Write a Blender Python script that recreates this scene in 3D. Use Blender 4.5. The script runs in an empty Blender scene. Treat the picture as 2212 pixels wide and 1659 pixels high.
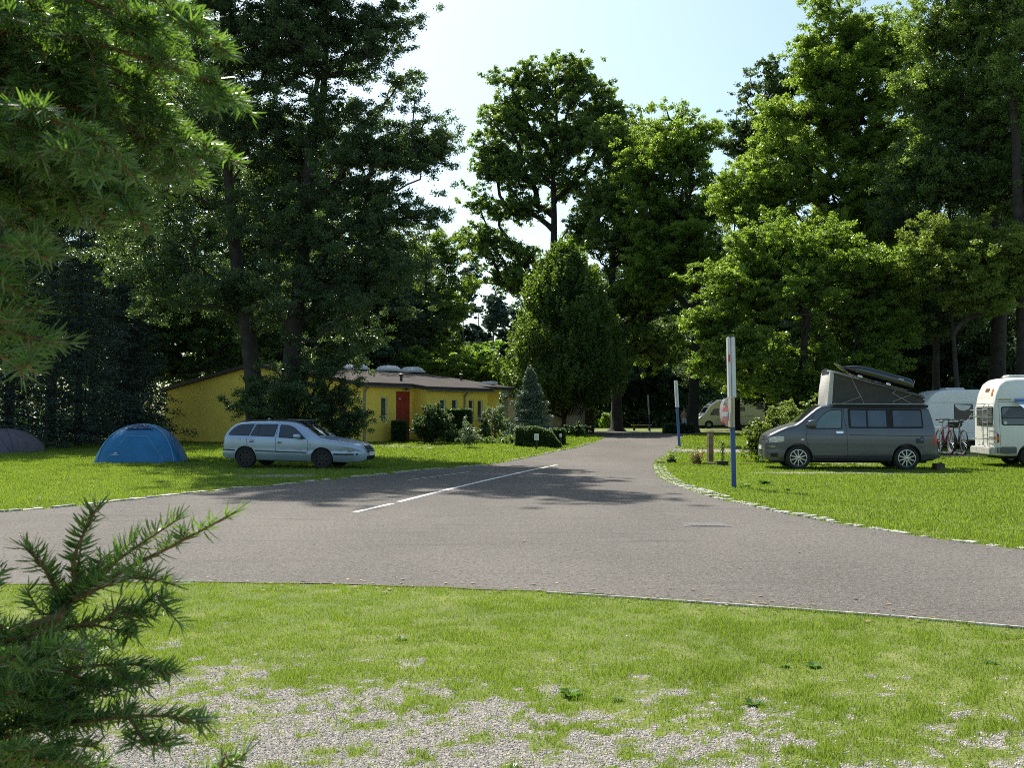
import bpy, bmesh, math, random
import numpy as np
from mathutils import Vector, Matrix
from mathutils.bvhtree import BVHTree
SC = bpy.context.scene
COL = SC.collection
R = math.radians
# ---------------------------------------------------------------- camera, sky, sun, exposure
F = 2089.0          # focal length in the pixel units used for laying things out (2212 wide)
EYE = 1.6
HOR = 898.0
cam_d = bpy.data.cameras.new('camera'); cam = bpy.data.objects.new('camera', cam_d); COL.objects.link(cam)
cam_d.sensor_width = 36.0; cam_d.lens = 36.0*F/2212; cam_d.clip_start = 0.05; cam_d.clip_end = 2000
cam.location = (0, 0, EYE); cam.rotation_euler = (R(90)+math.atan((HOR-829.5)/F), 0, 0)
cam_d.dof.use_dof = True; cam_d.dof.focus_distance = 24.0; cam_d.dof.aperture_fstop = 20.0
SC.camera = cam
SUN_AZ = math.atan2(-0.42, 0.907); SUN_EL = R(52)
world = bpy.data.worlds.new('World'); SC.world = world; world.use_nodes = True
wn = world.node_tree.nodes; wl = world.node_tree.links
sky = wn.new('ShaderNodeTexSky'); sky.sky_type = 'NISHITA'; sky.sun_disc = False
sky.sun_elevation = SUN_EL; sky.sun_rotation = SUN_AZ; sky.dust_density = 1.8; sky.air_density = 1.0; sky.ozone_density = 1.0
tint = wn.new('ShaderNodeMix'); tint.data_type = 'RGBA'; tint.blend_type = 'MULTIPLY'; tint.inputs[0].default_value = 1.0; tint.inputs[7].default_value = (0.96, 1.04, 0.97, 1)
wl.new(sky.outputs[0], tint.inputs[6]); wl.new(tint.outputs[2], wn['Background'].inputs[0]); wn['Background'].inputs[1].default_value = 0.115
sun_d = bpy.data.lights.new('sun', 'SUN'); sun = bpy.data.objects.new('sun', sun_d); COL.objects.link(sun)
sun_d.energy = 5.0; sun_d.angle = R(0.53); sun_d.color = (1.0, 0.95, 0.86)
sdir = Vector((math.sin(SUN_AZ)*math.cos(SUN_EL), math.cos(SUN_AZ)*math.cos(SUN_EL), math.sin(SUN_EL)))
sun.rotation_euler = (-sdir).to_track_quat('-Z', 'Y').to_euler()
sun.location = sdir*200
SC.view_settings.view_transform = 'Standard'; SC.view_settings.look = 'None'
SC.view_settings.exposure = 0.75; SC.view_settings.gamma = 1.0
SC.cycles.max_bounces = 7; SC.cycles.diffuse_bounces = 3; SC.cycles.transmission_bounces = 4; SC.cycles.glossy_bounces = 3
SC.cycles.use_denoising = False; SC.cycles.filter_width = 1.0
try: SC.cycles.denoising_prefilter = 'ACCURATE'
except Exception: pass
# ---------------------------------------------------------------- terrain and pixel helpers
def sst(v, a, b):
    t = np.clip((v-a)/(b-a), 0, 1); return t*t*(3-2*t)
def G(x, y):
    return float(0.45*sst(y, 30, 55)*(0.25+0.75*sst(x, -17, -8)))
def Gv(x, y):
    return 0.45*sst(y, 30, 55)*(0.25+0.75*sst(x, -17, -8))
def gp(px, py):
    "ground point seen at a layout pixel"
    Y = F*EYE/max(py-HOR, 4)
    for _ in range(30):
        X = (px-1106)/F*Y
        Y = 0.5*Y+0.5*F*(EYE-G(X, Y))/max(py-HOR, 4)
    return ((px-1106)/F*Y, Y)
def wx(px, Y): return (px-1106)/F*Y
def wz(py, Y): return EYE+(HOR-py)/F*Y
def at(px, py, Y): return (wx(px, Y), Y, wz(py, Y))
# ---------------------------------------------------------------- materials
MATS = {}
def col4(c): return (c[0], c[1], c[2], 1.0)
def mat(name, c, rough=0.6, metal=0.0, var=0.12, scale=6.0, bump=0.0, bscale=40.0, spec=0.5, coat=0.0, c2=None, trans=0.0, alpha=None):
    if name in MATS: return MATS[name]
    m = bpy.data.materials.new(name); m.use_nodes = True; MATS[name] = m
    nt = m.node_tree; n = nt.nodes; l = nt.links; b = n['Principled BSDF']
    b.inputs['Roughness'].default_value = rough; b.inputs['Metallic'].default_value = metal
    b.inputs['Specular IOR Level'].default_value = spec; b.inputs['Coat Weight'].default_value = coat
    b.inputs['Coat Roughness'].default_value = 0.05
    tc = n.new('ShaderNodeTexCoord'); no = n.new('ShaderNodeTexNoise'); no.inputs['Scale'].default_value = scale
    no.inputs['Detail'].default_value = 5.0
    l.new(tc.outputs['Object'], no.inputs['Vector'])
    mx = n.new('ShaderNodeMix'); mx.data_type = 'RGBA'
    if c2 is None:
        a = [v*(1-var) for v in c]; d = [min(1, v*(1+var)) for v in c]
    else: a, d = c, c2
    mx.inputs[6].default_value = col4(a); mx.inputs[7].default_value = col4(d)
    mr = n.new('ShaderNodeMapRange'); mr.inputs[1].default_value = 0.35; mr.inputs[2].default_value = 0.65
    l.new(no.outputs[0], mr.inputs[0]); l.new(mr.outputs[0], mx.inputs[0]); l.new(mx.outputs[2], b.inputs['Base Color'])
    if bump:
        n2 = n.new('ShaderNodeTexNoise'); n2.inputs['Scale'].default_value = bscale; n2.inputs['Detail'].default_value = 6
        l.new(tc.outputs['Object'], n2.inputs['Vector'])
        bp = n.new('ShaderNodeBump'); bp.inputs['Strength'].default_value = bump; bp.inputs['Distance'].default_value = 0.02
        l.new(n2.outputs[0], bp.inputs['Height']); l.new(bp.outputs[0], b.inputs['Normal'])
    if trans:
        tr = n.new('ShaderNodeBsdfTranslucent'); l.new(mx.outputs[2], tr.inputs[0])
        ms = n.new('ShaderNodeMixShader'); ms.inputs[0].default_value = trans
        l.new(b.outputs[0], ms.inputs[1]); l.new(tr.outputs[0], ms.inputs[2]); l.new(ms.outputs[0], n['Material Output'].inputs[0])
    return m
def leaf_mat(name, c, tc_, rough=0.45, trans=0.45, spec=0.5, big=0.25):
    "leaves: reflected colour c, transmitted colour tc_; each leaf its own tint"
    if name in MATS: return MATS[name]
    m = bpy.data.materials.new(name); m.use_nodes = True; MATS[name] = m
    nt = m.node_tree; n = nt.nodes; l = nt.links; b = n['Principled BSDF']
    b.inputs['Roughness'].default_value = rough; b.inputs['Specular IOR Level'].default_value = spec
    geo = n.new('ShaderNodeNewGeometry')
    no = n.new('ShaderNodeTexNoise'); no.inputs['Scale'].default_value = big; no.inputs['Detail'].default_value = 2
    tcn = n.new('ShaderNodeTexCoord'); l.new(tcn.outputs['Object'], no.inputs['Vector'])
    ad = n.new('ShaderNodeMath'); ad.operation = 'MULTIPLY_ADD'; ad.inputs[1].default_value = 0.55; l.new(geo.outputs['Random Per Island'], ad.inputs[0])
    m3 = n.new('ShaderNodeMath'); m3.operation = 'MULTIPLY'; m3.inputs[1].default_value = 0.6; l.new(no.outputs[0], m3.inputs[0]); l.new(m3.outputs[0], ad.inputs[2])
    def ramp(c):
        mx = n.new('ShaderNodeMix'); mx.data_type = 'RGBA'
        mx.inputs[6].default_value = col4([v*0.62 for v in c]); mx.inputs[7].default_value = col4([min(1, v*1.38) for v in c])
        l.new(ad.outputs[0], mx.inputs[0]); return mx
    r1 = ramp(c); r2 = ramp(tc_)
    l.new(r1.outputs[2], b.inputs['Base Color'])
    tr = n.new('ShaderNodeBsdfTranslucent'); l.new(r2.outputs[2], tr.inputs[0])
    ms = n.new('ShaderNodeMixShader'); ms.inputs[0].default_value = trans
    l.new(b.outputs[0], ms.inputs[1]); l.new(tr.outputs[0], ms.inputs[2]); l.new(ms.outputs[0], n['Material Output'].inputs[0])
    return m
# ---------------------------------------------------------------- object helpers
def tag(o, label=None, cat=None, group=None, kind=None):
    if label: o['label'] = label
    if cat: o['category'] = cat
    if group: o['group'] = group
    if kind: o['kind'] = kind
    return o
def thing(name, label, cat, loc=(0, 0, 0), rz=0.0, group=None, ry=0.0):
    o = bpy.data.objects.new(name, None); COL.objects.link(o); o.location = loc; o.rotation_euler = (0, ry, rz)
    o.empty_display_size = 0.2
    return tag(o, label, cat, group)
def link(name, me, m=None, parent=None, loc=None):
    o = bpy.data.objects.new(name, me); COL.objects.link(o)
    if m is not None:
        me.materials.clear()
        for q in (m if isinstance(m, (list, tuple)) else [m]): me.materials.append(q)
    if parent is not None: o.parent = parent
    if loc is not None: o.location = loc
    return o
def np_mesh(name, V, k, smooth=False):
    "V: (n*k, 3) vertices, faces of k consecutive vertices"
    V = np.asarray(V, dtype=np.float32).reshape(-1, 3); nv = len(V); nf = nv//k
    me = bpy.data.meshes.new(name); me.vertices.add(nv); me.vertices.foreach_set('co', V.ravel())
    me.loops.add(nv); me.loops.foreach_set('vertex_index', np.arange(nv, dtype=np.int32))
    me.polygons.add(nf); me.polygons.foreach_set('loop_start', np.arange(0, nv, k, dtype=np.int32))
    me.update(calc_edges=True)
    if smooth: me.polygons.foreach_set('use_smooth', np.ones(nf, dtype=bool))
    return me
class MB:
    def __init__(s): s.v = []; s.f = []; s.m = []; s.mi = 0
    def add(s, vs, fs):
        o = len(s.v); s.v += [tuple(v) for v in vs]; s.f += [tuple(i+o for i in f) for f in fs]; s.m += [s.mi]*len(fs); return s
    def box(s, c, d, rot=None):
        x, y, z = d[0]/2, d[1]/2, d[2]/2
        P = [Vector((sx*x, sy*y, sz*z)) for sz in (-1, 1) for sy in (-1, 1) for sx in (-1, 1)]
        if rot is not None: P = [rot @ p for p in P]
        return s.add([p+Vector(c) for p in P], [(0, 2, 3, 1), (4, 5, 7, 6), (0, 1, 5, 4), (2, 6, 7, 3), (0, 4, 6, 2), (1, 3, 7, 5)])
    def box2(s, a, b):
        return s.box([(a[i]+b[i])/2 for i in range(3)], [abs(b[i]-a[i]) for i in range(3)])
    def tube(s, pts, rad, n=8, cap=True):
        pts = [Vector(p) for p in pts]
        if not isinstance(rad, (list, tuple)): rad = [rad]*len(pts)
        vs = []; up = None
        for i, p in enumerate(pts):
            d = (pts[min(i+1, len(pts)-1)]-pts[max(i-1, 0)])
            if d.length < 1e-9: d = Vector((0, 0, 1))
            d.normalize()
            if up is None:
                up = d.cross(Vector((0, 0, 1)) if abs(d.z) < 0.9 else Vector((1, 0, 0))).normalized()
            else:
                up = (up-d*up.dot(d))
                up = up.normalized() if up.length > 1e-6 else d.orthogonal().normalized()
            w = d.cross(up)
            for k in range(n):
                a = 2*math.pi*k/n
                vs.append(p+(up*math.cos(a)+w*math.sin(a))*rad[i])
        fs = []
        for i in range(len(pts)-1):
            for k in range(n):
                a = i*n+k; b = i*n+(k+1) % n; fs.append((a, b, b+n, a+n))
        if cap: fs.append(tuple(range(n-1, -1, -1))); fs.append(tuple((len(pts)-1)*n+k for k in range(n)))
        return s.add(vs, fs)
    def cyl(s, a, b, r, r2=None, n=16): return s.tube([a, b], [r, r if r2 is None else r2], n)
    def lathe(s, prof, n=24, axis='z', c=(0, 0, 0), cap=True):
        vs = []
        for r, h in prof:
            for k in range(n):
                a = 2*math.pi*k/n; u, w = r*math.cos(a), r*math.sin(a)
                p = (u, w, h) if axis == 'z' else ((u, h, w) if axis == 'y' else (h, u, w))
                vs.append((p[0]+c[0], p[1]+c[1], p[2]+c[2]))
        fs = [(i*n+k, i*n+(k+1) % n, (i+1)*n+(k+1) % n, (i+1)*n+k) for i in range(len(prof)-1) for k in range(n)]
        if axis == 'y': fs = [f[::-1] for f in fs]
        if cap: fs.append(tuple(range(n))); fs.append(tuple((len(prof)-1)*n+k for k in range(n)))
        return s.add(vs, fs)
    def prism(s, pts, y0, y1, plane='xz'):
        n = len(pts)
        def P(a, b, y): return (a, y, b) if plane == 'xz' else ((y, a, b) if plane == 'yz' else (a, b, y))
        vs = [P(a, b, y0) for a, b in pts]+[P(a, b, y1) for a, b in pts]
        fs = [(i, (i+1) % n, (i+1) % n+n, i+n) for i in range(n)]+[tuple(range(n-1, -1, -1)), tuple(range(n, 2*n))]
        return s.add(vs, fs)
    def quad(s, a, b, c, d): return s.add([a, b, c, d], [(0, 1, 2, 3)])
    def build(s, name, m=None, parent=None, smooth=False, bevel=0.0, loc=None, autos=None, fix=True):
        me = bpy.data.meshes.new(name); me.from_pydata([tuple(v) for v in s.v], [], s.f); me.update()
        if fix:
            bm = bmesh.new(); bm.from_mesh(me); bmesh.ops.recalc_face_normals(bm, faces=bm.faces)
            if bevel:
                ed = [e for e in bm.edges if len(e.link_faces) == 2 and e.calc_face_angle(0) > 0.5]
                bmesh.ops.bevel(bm, geom=ed, offset=bevel, segments=2, affect='EDGES', clamp_overlap=True)
            bm.to_mesh(me); bm.free()
        if isinstance(m, (list, tuple)) and len(s.m) == len(me.polygons): me.polygons.foreach_set('material_index', s.m)
        if smooth or bevel:
            me.polygons.foreach_set('use_smooth', np.ones(len(me.polygons), dtype=bool))
            me.set_sharp_from_angle(angle=R(autos or 40))
        return link(name, me, m, parent, loc)
def copy_tree(o, parent=None):
    c = o.copy(); COL.objects.link(c); c.parent = parent
    for ch in [q for q in bpy.data.objects if q.parent == o]: copy_tree(ch, c)
    return c
# smooth value noise for masks and growth
_rng = np.random.default_rng(5); _T = _rng.random((256, 256))
def vnoise(x, y, s):
    x = np.asarray(x)*s; y = np.asarray(y)*s; xi = np.floor(x).astype(int); yi = np.floor(y).astype(int); fx = x-xi; fy = y-yi
    fx = fx*fx*(3-2*fx); fy = fy*fy*(3-2*fy); a = _T[xi & 255, yi & 255]; b = _T[(xi+1) & 255, yi & 255]; c = _T[xi & 255, (yi+1) & 255]; d = _T[(xi+1) & 255, (yi+1) & 255]
    return (a*(1-fx)+b*fx)*(1-fy)+(c*(1-fx)+d*fx)*fy
def fbm(x, y, s, o=4):
    t = 0; w = 0.5; tot = 0
    for i in range(o): t = t+w*vnoise(np.asarray(x)+17.3*i, np.asarray(y)+9.1*i, s*2**i); tot += w; w *= 0.55
    return t/tot
# ================================================================ ground, road, kerbs
ROAD_NEAR = [(-60, 9.75), gp(0, 1262), gp(400, 1256), gp(700, 1261), gp(950, 1268), gp(1275, 1282), gp(1500, 1300), gp(1700, 1312), gp(2000, 1335), gp(2212, 1355), (12, 6.3), (40, 1.0)]
ROAD_LEFT = [(-60, 21.5), (-20, 17.6), gp(0, 1108), gp(124, 1098), gp(225, 1088), gp(322, 1077), gp(412, 1067), gp(506, 1057), gp(599, 1050), gp(693, 1039), gp(797, 1029), gp(882, 1020), gp(966, 1012), gp(1048, 1005), gp(1107, 996), gp(1149, 988), gp(1191, 978), gp(1247, 968), gp(1281, 957), gp(1305, 947)]
ROAD_RIGHT = [gp(1480, 940), gp(1469, 950), gp(1467, 962), gp(1436, 984), gp(1418, 995), gp(1409, 1006), gp(1413, 1020), gp(1425, 1034), gp(1456, 1049), gp(1496, 1062), gp(1537, 1076), gp(1676, 1107), gp(1785, 1128), gp(1928, 1151), gp(2068, 1171), gp(2212, 1188), (14, 10.1), (40, 4.0)]
ROAD_FAR = [gp(1270, 937.5), gp(1150, 935), gp(1150, 932.5), gp(1280, 931.5), gp(1400, 932.6), gp(1480, 934.5), gp(1560, 936), gp(1560, 938.5)]
ROAD_POLY = ROAD_NEAR[::-1]+ROAD_LEFT+ROAD_FAR+ROAD_RIGHT
def in_poly(x, y, poly):
    x = np.asarray(x, float); y = np.asarray(y, float); r = np.zeros(x.shape, bool); n = len(poly)
    for i in range(n):
        x1, y1 = poly[i]; x2, y2 = poly[(i+1) % n]
        if y1 == y2: continue
        c = ((y1 > y) != (y2 > y)) & (x < (x2-x1)*(y-y1)/(y2-y1)+x1); r ^= c
    return r
def near_edge(x):
    pts = sorted(ROAD_NEAR); return np.interp(x, [p[0] for p in pts], [p[1] for p in pts])
def cover(x, y):
    "1 = grass, 0 = bare pale gravel"
    n = fbm(x, y, 1.3, 4); n2 = fbm(x+40, y+11, 5.0, 3); n3 = fbm(x-7, y+3, 19, 2)
    base = np.where(y < 12, 0.77+0.50*(y-5.20)+0.16*np.clip(x-.3, -1, 2.6)-0.14*np.clip(-x-.6, 0, 2), 1.6)
    c = base+.7*(n-0.5)+1.5*(n2-0.5)+2.0*(n3-.5)
    # worn strips on the far lawns
    for (cx, cy, rx, ry, w) in WORN:
        d = ((x-cx)/rx)**2+((y-cy)/ry)**2
        c = c-w*np.exp(-d*1.2)*(0.5+1.2*n2)
    return np.clip((c-0.30)*1.4, 0, 1)
WORN = []
for (px, py, rx, ry, w) in [(600, 1028, 1.6, 1.0, 1.5), (1600, 974, 6.0, 1.6, 1.9), (1620, 953, 5, 1.6, .9), (1850, 1021, 2.2, .45, 1.7), (1700, 1022, 1.4, .5, 1.5), (2010, 1024, 1.5, .35, 1.6), (1850, 1003, 2.5, .8, 1.6), (2080, 985, 2.0, 1.3, 1.6), (2190, 975, 3, 1.5, 1.4), (900, 966, 3.0, .5, 1.2),
                            (1300, 938, 4, 2.5, 1.2), (1500, 928, 6, 2.0, .5), (100, 1075, 1.0, .4, .7), (1560, 1330, 1.0, .12, .8), (1830, 1338, .9, .12, .9), (300, 1115, .7, .3, .5)]:
    X, Y = gp(px, py); WORN.append((X, Y, rx, ry, w))
def lines(segs):
    out = [segs[0][0]]
    for a, b, st in segs:
        n = max(1, int(round((b-a)/st))); out += list(np.linspace(a, b, n+1)[1:])
    return np.array(out)
ys = lines([(-60, 0, 10), (0, 4, .8), (4, 11, .055), (11, 20, .35), (20, 60, .5), (60, 140, 4), (140, 400, 30), (400, 1200, 200)])
xs = lines([(-700, -100, 60), (-100, -30, 5), (-30, -6, .6), (-6, 6, .07), (6, 30, .6), (30, 100, 5), (100, 700, 60)])
XX, YY = np.meshgrid(xs, ys); nx, ny = len(xs), len(ys)
ZZ = Gv(XX, YY)
V = np.stack([XX, YY, ZZ], -1).reshape(-1, 3)
idx = np.arange(nx*ny).reshape(ny, nx)
Fc = np.stack([idx[:-1, :-1], idx[:-1, 1:], idx[1:, 1:], idx[1:, :-1]], -1).reshape(-1, 4)
me = bpy.data.meshes.new('ground'); me.from_pydata(V.tolist(), [], Fc.tolist()); me.update()
me.polygons.foreach_set('use_smooth', np.ones(len(me.polygons), dtype=bool))
at_ = me.attributes.new('cover', 'FLOAT', 'POINT'); at_.data.foreach_set('value', cover(XX, YY).ravel().astype(np.float32))
def ground_mat():
    m = bpy.data.materials.new('lawn_ground'); m.use_nodes = True; nt = m.node_tree; n = nt.nodes; l = nt.links; b = n['Principled BSDF']
    b.inputs['Roughness'].default_value = 0.9; b.inputs['Specular IOR Level'].default_value = 0.2
    tc = n.new('ShaderNodeTexCoord')
    def noise(s, d=6, dist=0):
        q = n.new('ShaderNodeTexNoise'); q.inputs['Scale'].default_value = s; q.inputs['Detail'].default_value = d; q.inputs['Distortion'].default_value = dist; l.new(tc.outputs['Object'], q.inputs['Vector']); return q
    def mix(f, a, c):
        q = n.new('ShaderNodeMix'); q.data_type = 'RGBA'
        if isinstance(f, float): q.inputs[0].default_value = f
        else: l.new(f, q.inputs[0])
        for i, v in ((6, a), (7, c)):
            if isinstance(v, tuple): q.inputs[i].default_value = col4(v)
            else: l.new(v, q.inputs[i])
        return q.outputs[2]
    def rng(o, a, c):
        q = n.new('ShaderNodeMapRange'); q.inputs[1].default_value = a; q.inputs[2].default_value = c; l.new(o, q.inputs[0]); return q.outputs[0]
    g1 = mix(rng(noise(0.55).outputs[0], .35, .68), (.10, .14, .026), (.19, .215, .05))
    g2 = mix(rng(noise(2.2).outputs[0], .55, .75), g1, (.36, .32, .17))
    g3 = mix(rng(noise(38, 3).outputs[0], .3, .7), (.05, .085, .016), (.24, .27, .075))
    g4 = mix(0.5, g2, g3)
    vor = n.new('ShaderNodeTexVoronoi'); vor.inputs['Scale'].default_value = 90; l.new(tc.outputs['Object'], vor.inputs['Vector'])
    sep = n.new('ShaderNodeSeparateColor'); l.new(vor.outputs['Color'], sep.inputs[0])
    gr = mix(sep.outputs[0], (.12, .105, .085), (.39, .355, .305))
    at2 = n.new('ShaderNodeAttribute'); at2.attribute_name = 'cover'
    ad = n.new('ShaderNodeMath'); ad.operation = 'ADD'; l.new(at2.outputs['Fac'], ad.inputs[0])
    nz = noise(30, 3); sb = n.new('ShaderNodeMath'); sb.operation = 'MULTIPLY_ADD'; sb.inputs[1].default_value = .8; sb.inputs[2].default_value = -.4; l.new(nz.outputs[0], sb.inputs[0]); l.new(sb.outputs[0], ad.inputs[1])
    out = mix(rng(ad.outputs[0], .35, .65), gr, g4)
    l.new(out, b.inputs['Base Color'])
    bp = n.new('ShaderNodeBump'); bp.inputs['Strength'].default_value = 0.9; bp.inputs['Distance'].default_value = 0.03
    l.new(noise(55, 4).outputs[0], bp.inputs['Height']); l.new(bp.outputs[0], b.inputs['Normal'])
    return m
GROUND_MAT = ground_mat()
tag(link('ground', me, GROUND_MAT), kind='structure')
def sheet(name, pts, zoff, m, step=2.0, parent=None, xstep=None):
    bm = bmesh.new(); vs = [bm.verts.new((p[0], p[1], 0)) for p in pts]; bm.faces.new(vs)
    y0 = min(p[1] for p in pts); y1 = max(p[1] for p in pts)
    y = math.ceil(y0/step)*step
    while y < y1:
        bmesh.ops.bisect_plane(bm, geom=bm.verts[:]+bm.edges[:]+bm.faces[:], plane_co=(0, y, 0), plane_no=(0, 1, 0), dist=1e-4); y += step
    bmesh.ops.triangulate(bm, faces=bm.faces)
    for v in bm.verts: v.co.z = G(v.co.x, v.co.y)+zoff
    bmesh.ops.recalc_face_normals(bm, faces=bm.faces)
    if bm.faces and sum(f.normal.z for f in bm.faces) < 0: bmesh.ops.reverse_faces(bm, faces=bm.faces)
    me = bpy.data.meshes.new(name); bm.to_mesh(me); bm.free()
    return link(name, me, m, parent)
def asphalt():
    m = bpy.data.materials.new('asphalt'); m.use_nodes = True; nt = m.node_tree; n = nt.nodes; l = nt.links; b = n['Principled BSDF']
    b.inputs['Roughness'].default_value = 0.88; b.inputs['Specular IOR Level'].default_value = 0.2
    tc = n.new('ShaderNodeTexCoord')
    def noise(s, d, sc=None):
        q = n.new('ShaderNodeTexNoise'); q.inputs['Scale'].default_value = s; q.inputs['Detail'].default_value = d
        if sc:
            mp = n.new('ShaderNodeMapping'); mp.inputs['Scale'].default_value = sc; l.new(tc.outputs['Object'], mp.inputs[0]); l.new(mp.outputs[0], q.inputs[0])
        else: l.new(tc.outputs['Object'], q.inputs[0])
        return q.outputs[0]
    def mix(f, a, c, lo, hi):
        r = n.new('ShaderNodeMapRange'); r.inputs[1].default_value = lo; r.inputs[2].default_value = hi; l.new(f, r.inputs[0])
        q = n.new('ShaderNodeMix'); q.data_type = 'RGBA'; l.new(r.outputs[0], q.inputs[0])
        for i, v in ((6, a), (7, c)):
            if isinstance(v, tuple): q.inputs[i].default_value = col4(v)
            else: l.new(v, q.inputs[i])
        return q.outputs[2]
    a = mix(noise(.35, 4, (1, .5, 1)), (.100, .089, .077), (.142, .127, .111), .35, .65)
    v = n.new('ShaderNodeTexVoronoi'); v.inputs['Scale'].default_value = 95; l.new(tc.outputs['Object'], v.inputs[0])
    sp = n.new('ShaderNodeSeparateColor'); l.new(v.outputs['Color'], sp.inputs[0])
    c = mix(sp.outputs[1], a, (.22, .205, .19), .72, 1.0)
    d = mix(noise(26, 4), (.058, .052, .048), c, .30, .50)
    e0 = mix(noise(1.6, 3, (.25, 2.2, 1)), d, (.080, .072, .067), .58, .80)
    e = mix(noise(.9, 5, (1, 1, 1)), e0, (.150, .138, .125), .62, .82)
    l.new(e, b.inputs['Base Color'])
    bp = n.new('ShaderNodeBump'); bp.inputs['Strength'].default_value = 0.7; bp.inputs['Distance'].default_value = 0.008
    l.new(v.outputs['Distance'], bp.inputs['Height']); l.new(bp.outputs[0], b.inputs['Normal'])
    return m
ASPH = asphalt()
rng0 = random.Random(3)
def rough_edge(P, amp=0.05):
    out = []
    for i in range(len(P)-1):
        a, b = Vector(P[i]), Vector(P[i+1]); L = (b-a).length
        near = 6 < (a.y+b.y)/2 < 40 and abs(a.x) < 20
        n = max(1, int(L/0.35)) if near else 1
        for k in range(n):
            q = a.lerp(b, k/n); out.append((q.x+rng0.uniform(-amp, amp)*near, q.y+rng0.uniform(-amp, amp)*near*.7))
    out.append(P[-1]); return out
tag(sheet('road', rough_edge(ROAD_NEAR)[::-1]+rough_edge(ROAD_LEFT)+ROAD_FAR+rough_edge(ROAD_RIGHT), 0.008, ASPH, step=1.0), kind='structure')
PAINT = mat('road_paint', (.55, .54, .52), .7, var=.25, scale=9, bump=.2)
PAINT2 = mat('faded_paint', (.27, .26, .25), .7, var=.4, scale=7)
def strip(P, w):
    L, Rr = [], []
    for i, p in enumerate(P):
        d = Vector(P[min(i+1, len(P)-1)])-Vector(P[max(i-1, 0)]); d.normalize(); nn = Vector((-d.y, d.x))*w/2
        L.append((p[0]+nn.x, p[1]+nn.y)); Rr.append((p[0]-nn.x, p[1]-nn.y))
    return L+Rr[::-1]
for k, (P, w) in enumerate([([gp(768, 1107), gp(850, 1088.5)], .11), ([gp(862, 1085), gp(960, 1060), gp(1056, 1037), gp(1130, 1020), gp(1162, 1013)], .12), ([gp(1168, 1012), gp(1202, 1005)], .12), ([gp(882, 1038), gp(950, 1029), gp(1015, 1020)], .10)]):
    tag(sheet('road_marking', strip(P, w), 0.013, PAINT2 if k == 3 else PAINT, step=1.0), kind='structure')
# drain cover set in the asphalt
CONC = mat('pale_concrete', (.30, .29, .27), .85, var=.25, scale=12, bump=.5)
CONC2 = mat('kerb_stone', (.42, .40, .37), .85, var=.3, scale=9, bump=.5)
IRON = mat('cast_iron', (.12, .115, .11), .9, metal=.0, bump=.4)
c = gp(1522, 1134); t = thing('drain_cover', 'square grey drain cover let into the asphalt of the junction', 'drain cover', (c[0], c[1], 0.009), R(-4))
MB().box2((-.34, -.26, -.002), (.34, .26, .003)).build('surround', mat('cover_frame', (.11, .10, .095), .95, var=.25, scale=12, bump=.5), t)
m_ = MB().box2((-.25, -.20, .003), (.25, .20, .009))
for i in range(7): m_.box2((-.21+i*.063, -.16, .009), (-.19+i*.063, .16, .013))
m_.build('grate', IRON, t)
# kerb of pale setts: one structure per run
def setts(P, rows, size, jit, skip, seed, name, h=0.03, out=1):
    rr = random.Random(seed); mb = MB()
    for r_ in range(rows):
        for i in range(len(P)-1):
            a, b = Vector(P[i]), Vector(P[i+1]); d = (b-a); L = d.length; d.normalize(); nn = Vector((d.y, -d.x))*out
            s = 0.0
            while s < L:
                w = size*rr.uniform(.8, 1.25)
                if rr.random() > skip(i, r_):
                    q = a+d*(s+w/2)+nn*(size*(r_+.5)*1.06+rr.uniform(-jit, jit))
                    z = G(q.x, q.y)
                    hh = h*rr.uniform(.6, 1.2)
                    mb.box((q.x, q.y, z+hh/2-.005), (w*.86, size*.86*rr.uniform(.85, 1.05), hh+.01), Matrix.Rotation(math.atan2(d.y, d.x)+rr.uniform(-.12, .12), 3, 'Z') @ Matrix.Rotation(rr.uniform(-.08, .08), 3, 'X'))
                s += w
    return tag(mb.build(name, CONC2, bevel=.008), kind='structure')
RR = ROAD_RIGHT[5:16]
setts(RR[:6], 3, .13, .012, lambda i, r: .12+.12*r+(.15 if i > 3 else 0), 1, 'kerb', out=-1)
setts(RR[5:8], 2, .13, .02, lambda i, r: .3+.25*r, 2, 'kerb', out=-1)
setts(RR[7:], 1, .16, .03, lambda i, r: .42, 3, 'kerb', h=.02, out=-1)
setts(ROAD_RIGHT[2:6], 2, .16, .03, lambda i, r: .1+.3*r, 4, 'kerb', out=-1)
setts(ROAD_LEFT[2:9], 1, .20, .03, lambda i, r: .08 if i in (2, 3) else .5, 5, 'kerb', h=.03, out=-1)
setts(ROAD_LEFT[8:19], 1, .22, .03, lambda i, r: .22, 6, 'kerb', h=.03, out=-1)
setts([gp(1092, 973), gp(1140, 975.5), gp(1185, 979)], 1, .25, .02, lambda i, r: .1, 8, 'kerb', out=1)
setts([gp(825, 963), gp(900, 967), gp(957, 970)], 1, .25, .02, lambda i, r: .1, 9, 'kerb', out=1)
nr = [(x, float(near_edge(x))-.03) for x in np.arange(.3, 7.5, .9)]
mb = MB()
for i in range(len(nr)-1):
    a, b = nr[i], nr[i+1]; d = Vector(b)-Vector(a); wdt = .028 if a[0] < 3.0 else .055
    mb.box(((a[0]+b[0])/2, (a[1]+b[1])/2-.01, .006), (d.length-.012, wdt, .026), Matrix.Rotation(math.atan2(d.y, d.x), 3, 'Z'))
tag(mb.build('kerb', CONC2, bevel=.004), kind='structure')
# paved strip at the foot of the yellow house
PAV = mat('paving', (.20, .185, .165), .9, var=.25, scale=4, bump=.4)
tag(sheet('path', [gp(772, 963), gp(955, 956), gp(958, 961), gp(830, 966), gp(772, 970)], .006, PAV), kind='structure')
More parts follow.
